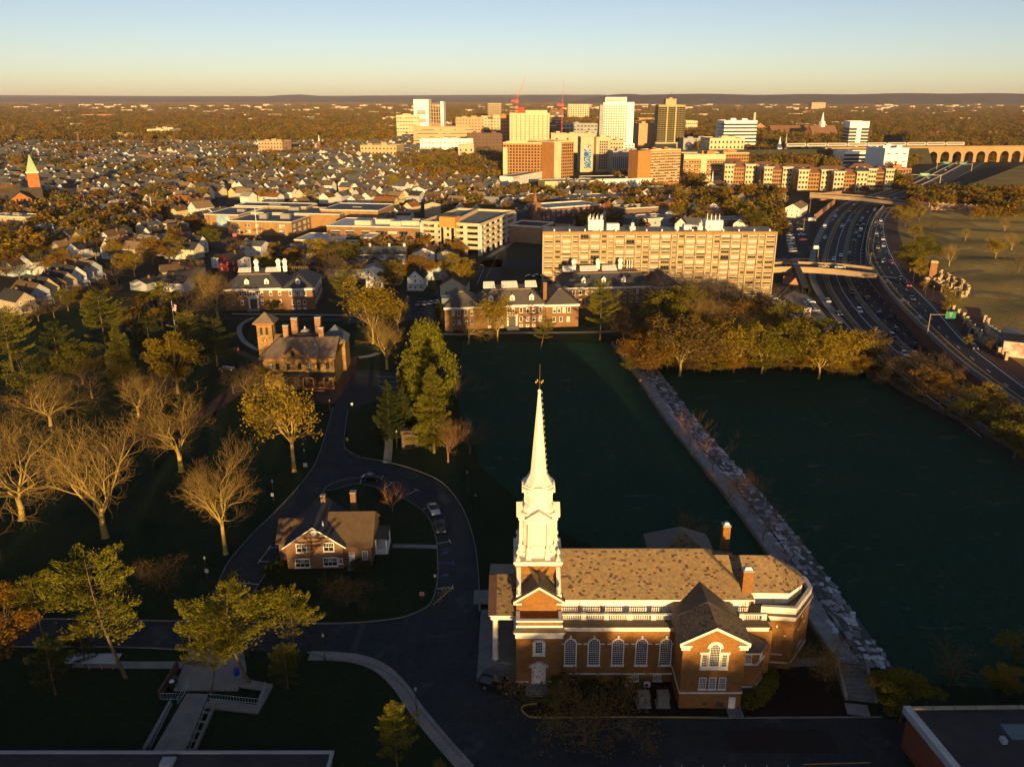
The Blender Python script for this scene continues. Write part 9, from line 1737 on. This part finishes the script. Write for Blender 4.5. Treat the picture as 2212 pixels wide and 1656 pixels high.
# pale distant sheds and roofs on the plain
b=MB()
for _ in range(260):
    y=rn.uniform(1900,9000);x=rn.uniform(-.6,.6)*y;w,d,h=rn.uniform(18,60)*(.6+y/9000),rn.uniform(15,40),rn.uniform(6,13)+y*.0015;b.T=Matrix.Translation((x,y,0))@Matrix.Rotation(rn.uniform(-.4,.4),4,'Z');b.box(-w/2,-d/2,0,w/2,d/2,h)
o=b.build('far_sheds',M('far_shed_cream',(0.6,0.52,0.4),(0.42,0.3,0.2),.004));o['kind']='stuff'
# hills on the horizon
hill_m=M('hill_woods',(0.06,0.05,0.04),(0.04,0.036,0.03),.002,.95,.05,c3=(0.12,0.09,0.06),s3=.004,t3=.6)
def ridge(x0,x1,y,dep,hf,nm='hills',n=90):
    b=MB();V=[];m=9
    for i in range(n+1):
        x=x0+(x1-x0)*i/n;h=max(1,hf(x))
        for j in range(m):t_=j/(m-1);V.append((x,y+dep*t_,h*math.sin(math.pi*t_)**.7 if 0<t_<1 else-1))
    b.add(V,[(i*m+j,(i+1)*m+j,(i+1)*m+j+1,i*m+j+1)for i in range(n)for j in range(m-1)]);return struct(b.build(nm,hill_m,smooth=True))
sn=lambda x,a,p:.5+.5*math.sin(x/a+p)
ridge(-9000,12000,14000,4000,lambda x:78+(45*sn(x,1500,.3)+25*sn(x,420,1))*(1 if x>200 else.35)+(62*math.exp(-((x+3900)/500)**2))+40*math.exp(-((x+2500)/450)**2));ridge(1200,11000,9500,3000,lambda x:70+48*min(1,max(0,(x-1200)/800))+14*sn(x,700,0)+8*sn(x,190,1));ridge(-14000,2000,17000,4000,lambda x:120+30*sn(x,2500,1));ridge(500,2600,10500,1500,lambda x:128*math.exp(-((x-1500)/650)**2)+6*sn(x,150,0))
# the evening air
hz=MB();hz.box(-16000,-420,-2,16000,22000,175);ho=hz.build('haze',M('haze_dummy',(1,1,1)));ho['kind']='stuff';hm=bpy.data.materials.new('haze_air');hm.use_nodes=True;nt=hm.node_tree;nt.nodes.remove(nt.nodes['Principled BSDF']);pv=nt.nodes.new('ShaderNodeVolumePrincipled');pv.inputs['Color'].default_value=(0.82,0.80,0.98,1);pv.inputs['Density'].default_value=HAZE;pv.inputs['Anisotropy'].default_value=0.0
nt.links.new(pv.outputs[0],nt.nodes['Material Output'].inputs['Volume']);ho.data.materials.clear();ho.data.materials.append(hm)
# ---------------------------------------------------------------- behind the viewer: unseen trees and blocks added to shade the campus
behind_wall=BRICK('behind_brick',(0.26,0.12,0.06),(0.2,0.09,0.05),(0.2,0.15,0.1))
_r=random.Random(5)
for i,(x,y,w,d,h)in enumerate(((112,-70,66,16,27.5),(190,-66,70,18,29),(275,-50,80,20,27),(-190,-70,80,18,18))):  # unseen blocks added only for the shade they throw on the field
    t=thing('unseen_shade_block',['brick dormitory block behind the viewer','second brick dormitory block behind the viewer','third brick dormitory block behind the viewer','low brick hall behind the viewer on the left'][i],'building',(x,y,0),_r.uniform(-.06,.06))
    b=MB();b.box(-w/2,-d/2,0,w/2,d/2,h);b.build('wall',behind_wall,t)
    b=MB();b.box(-w/2-.4,-d/2-.4,h,w/2+.4,d/2+.4,h+.5);b.build('roof',flat_roof,t)
for i in range(84):
    x=-190+i*4.6+_r.uniform(-3,3);y=-60+_r.uniform(-22,22);hh=(-y+96)*.0875+(7.2 if 16<x<40 else(5.9 if 40<=x<68 else 5.2))+_r.uniform(-.5,3.5)  # tree heights set by where their shade should end
    if x>72:hh+=6
    tree(_r.choice(['round_a','round_b','round_c','round_d']),x,y,hh,'broadleaf tree on the slope behind the viewer','trees behind the viewer',1.35,mat=_r.choice(['olive','rust','brown']))
# ---------------------------------------------------------------- things that share a label are told apart by their order across the view
_by={}
for o in C.objects:
    if o.parent is None and 'label' in o.keys()and o.location.y>60:_by.setdefault(o['label'],[]).append(o)
for lab,L in _by.items():
    if len(L)<2 or len(L)>len(ORDW):continue
    L.sort(key=lambda o:pix(o.location.x,o.location.y,0)[0])
    for k,o in enumerate(L):o['label']='%s, %s from left'%(lab,ORDW[k])
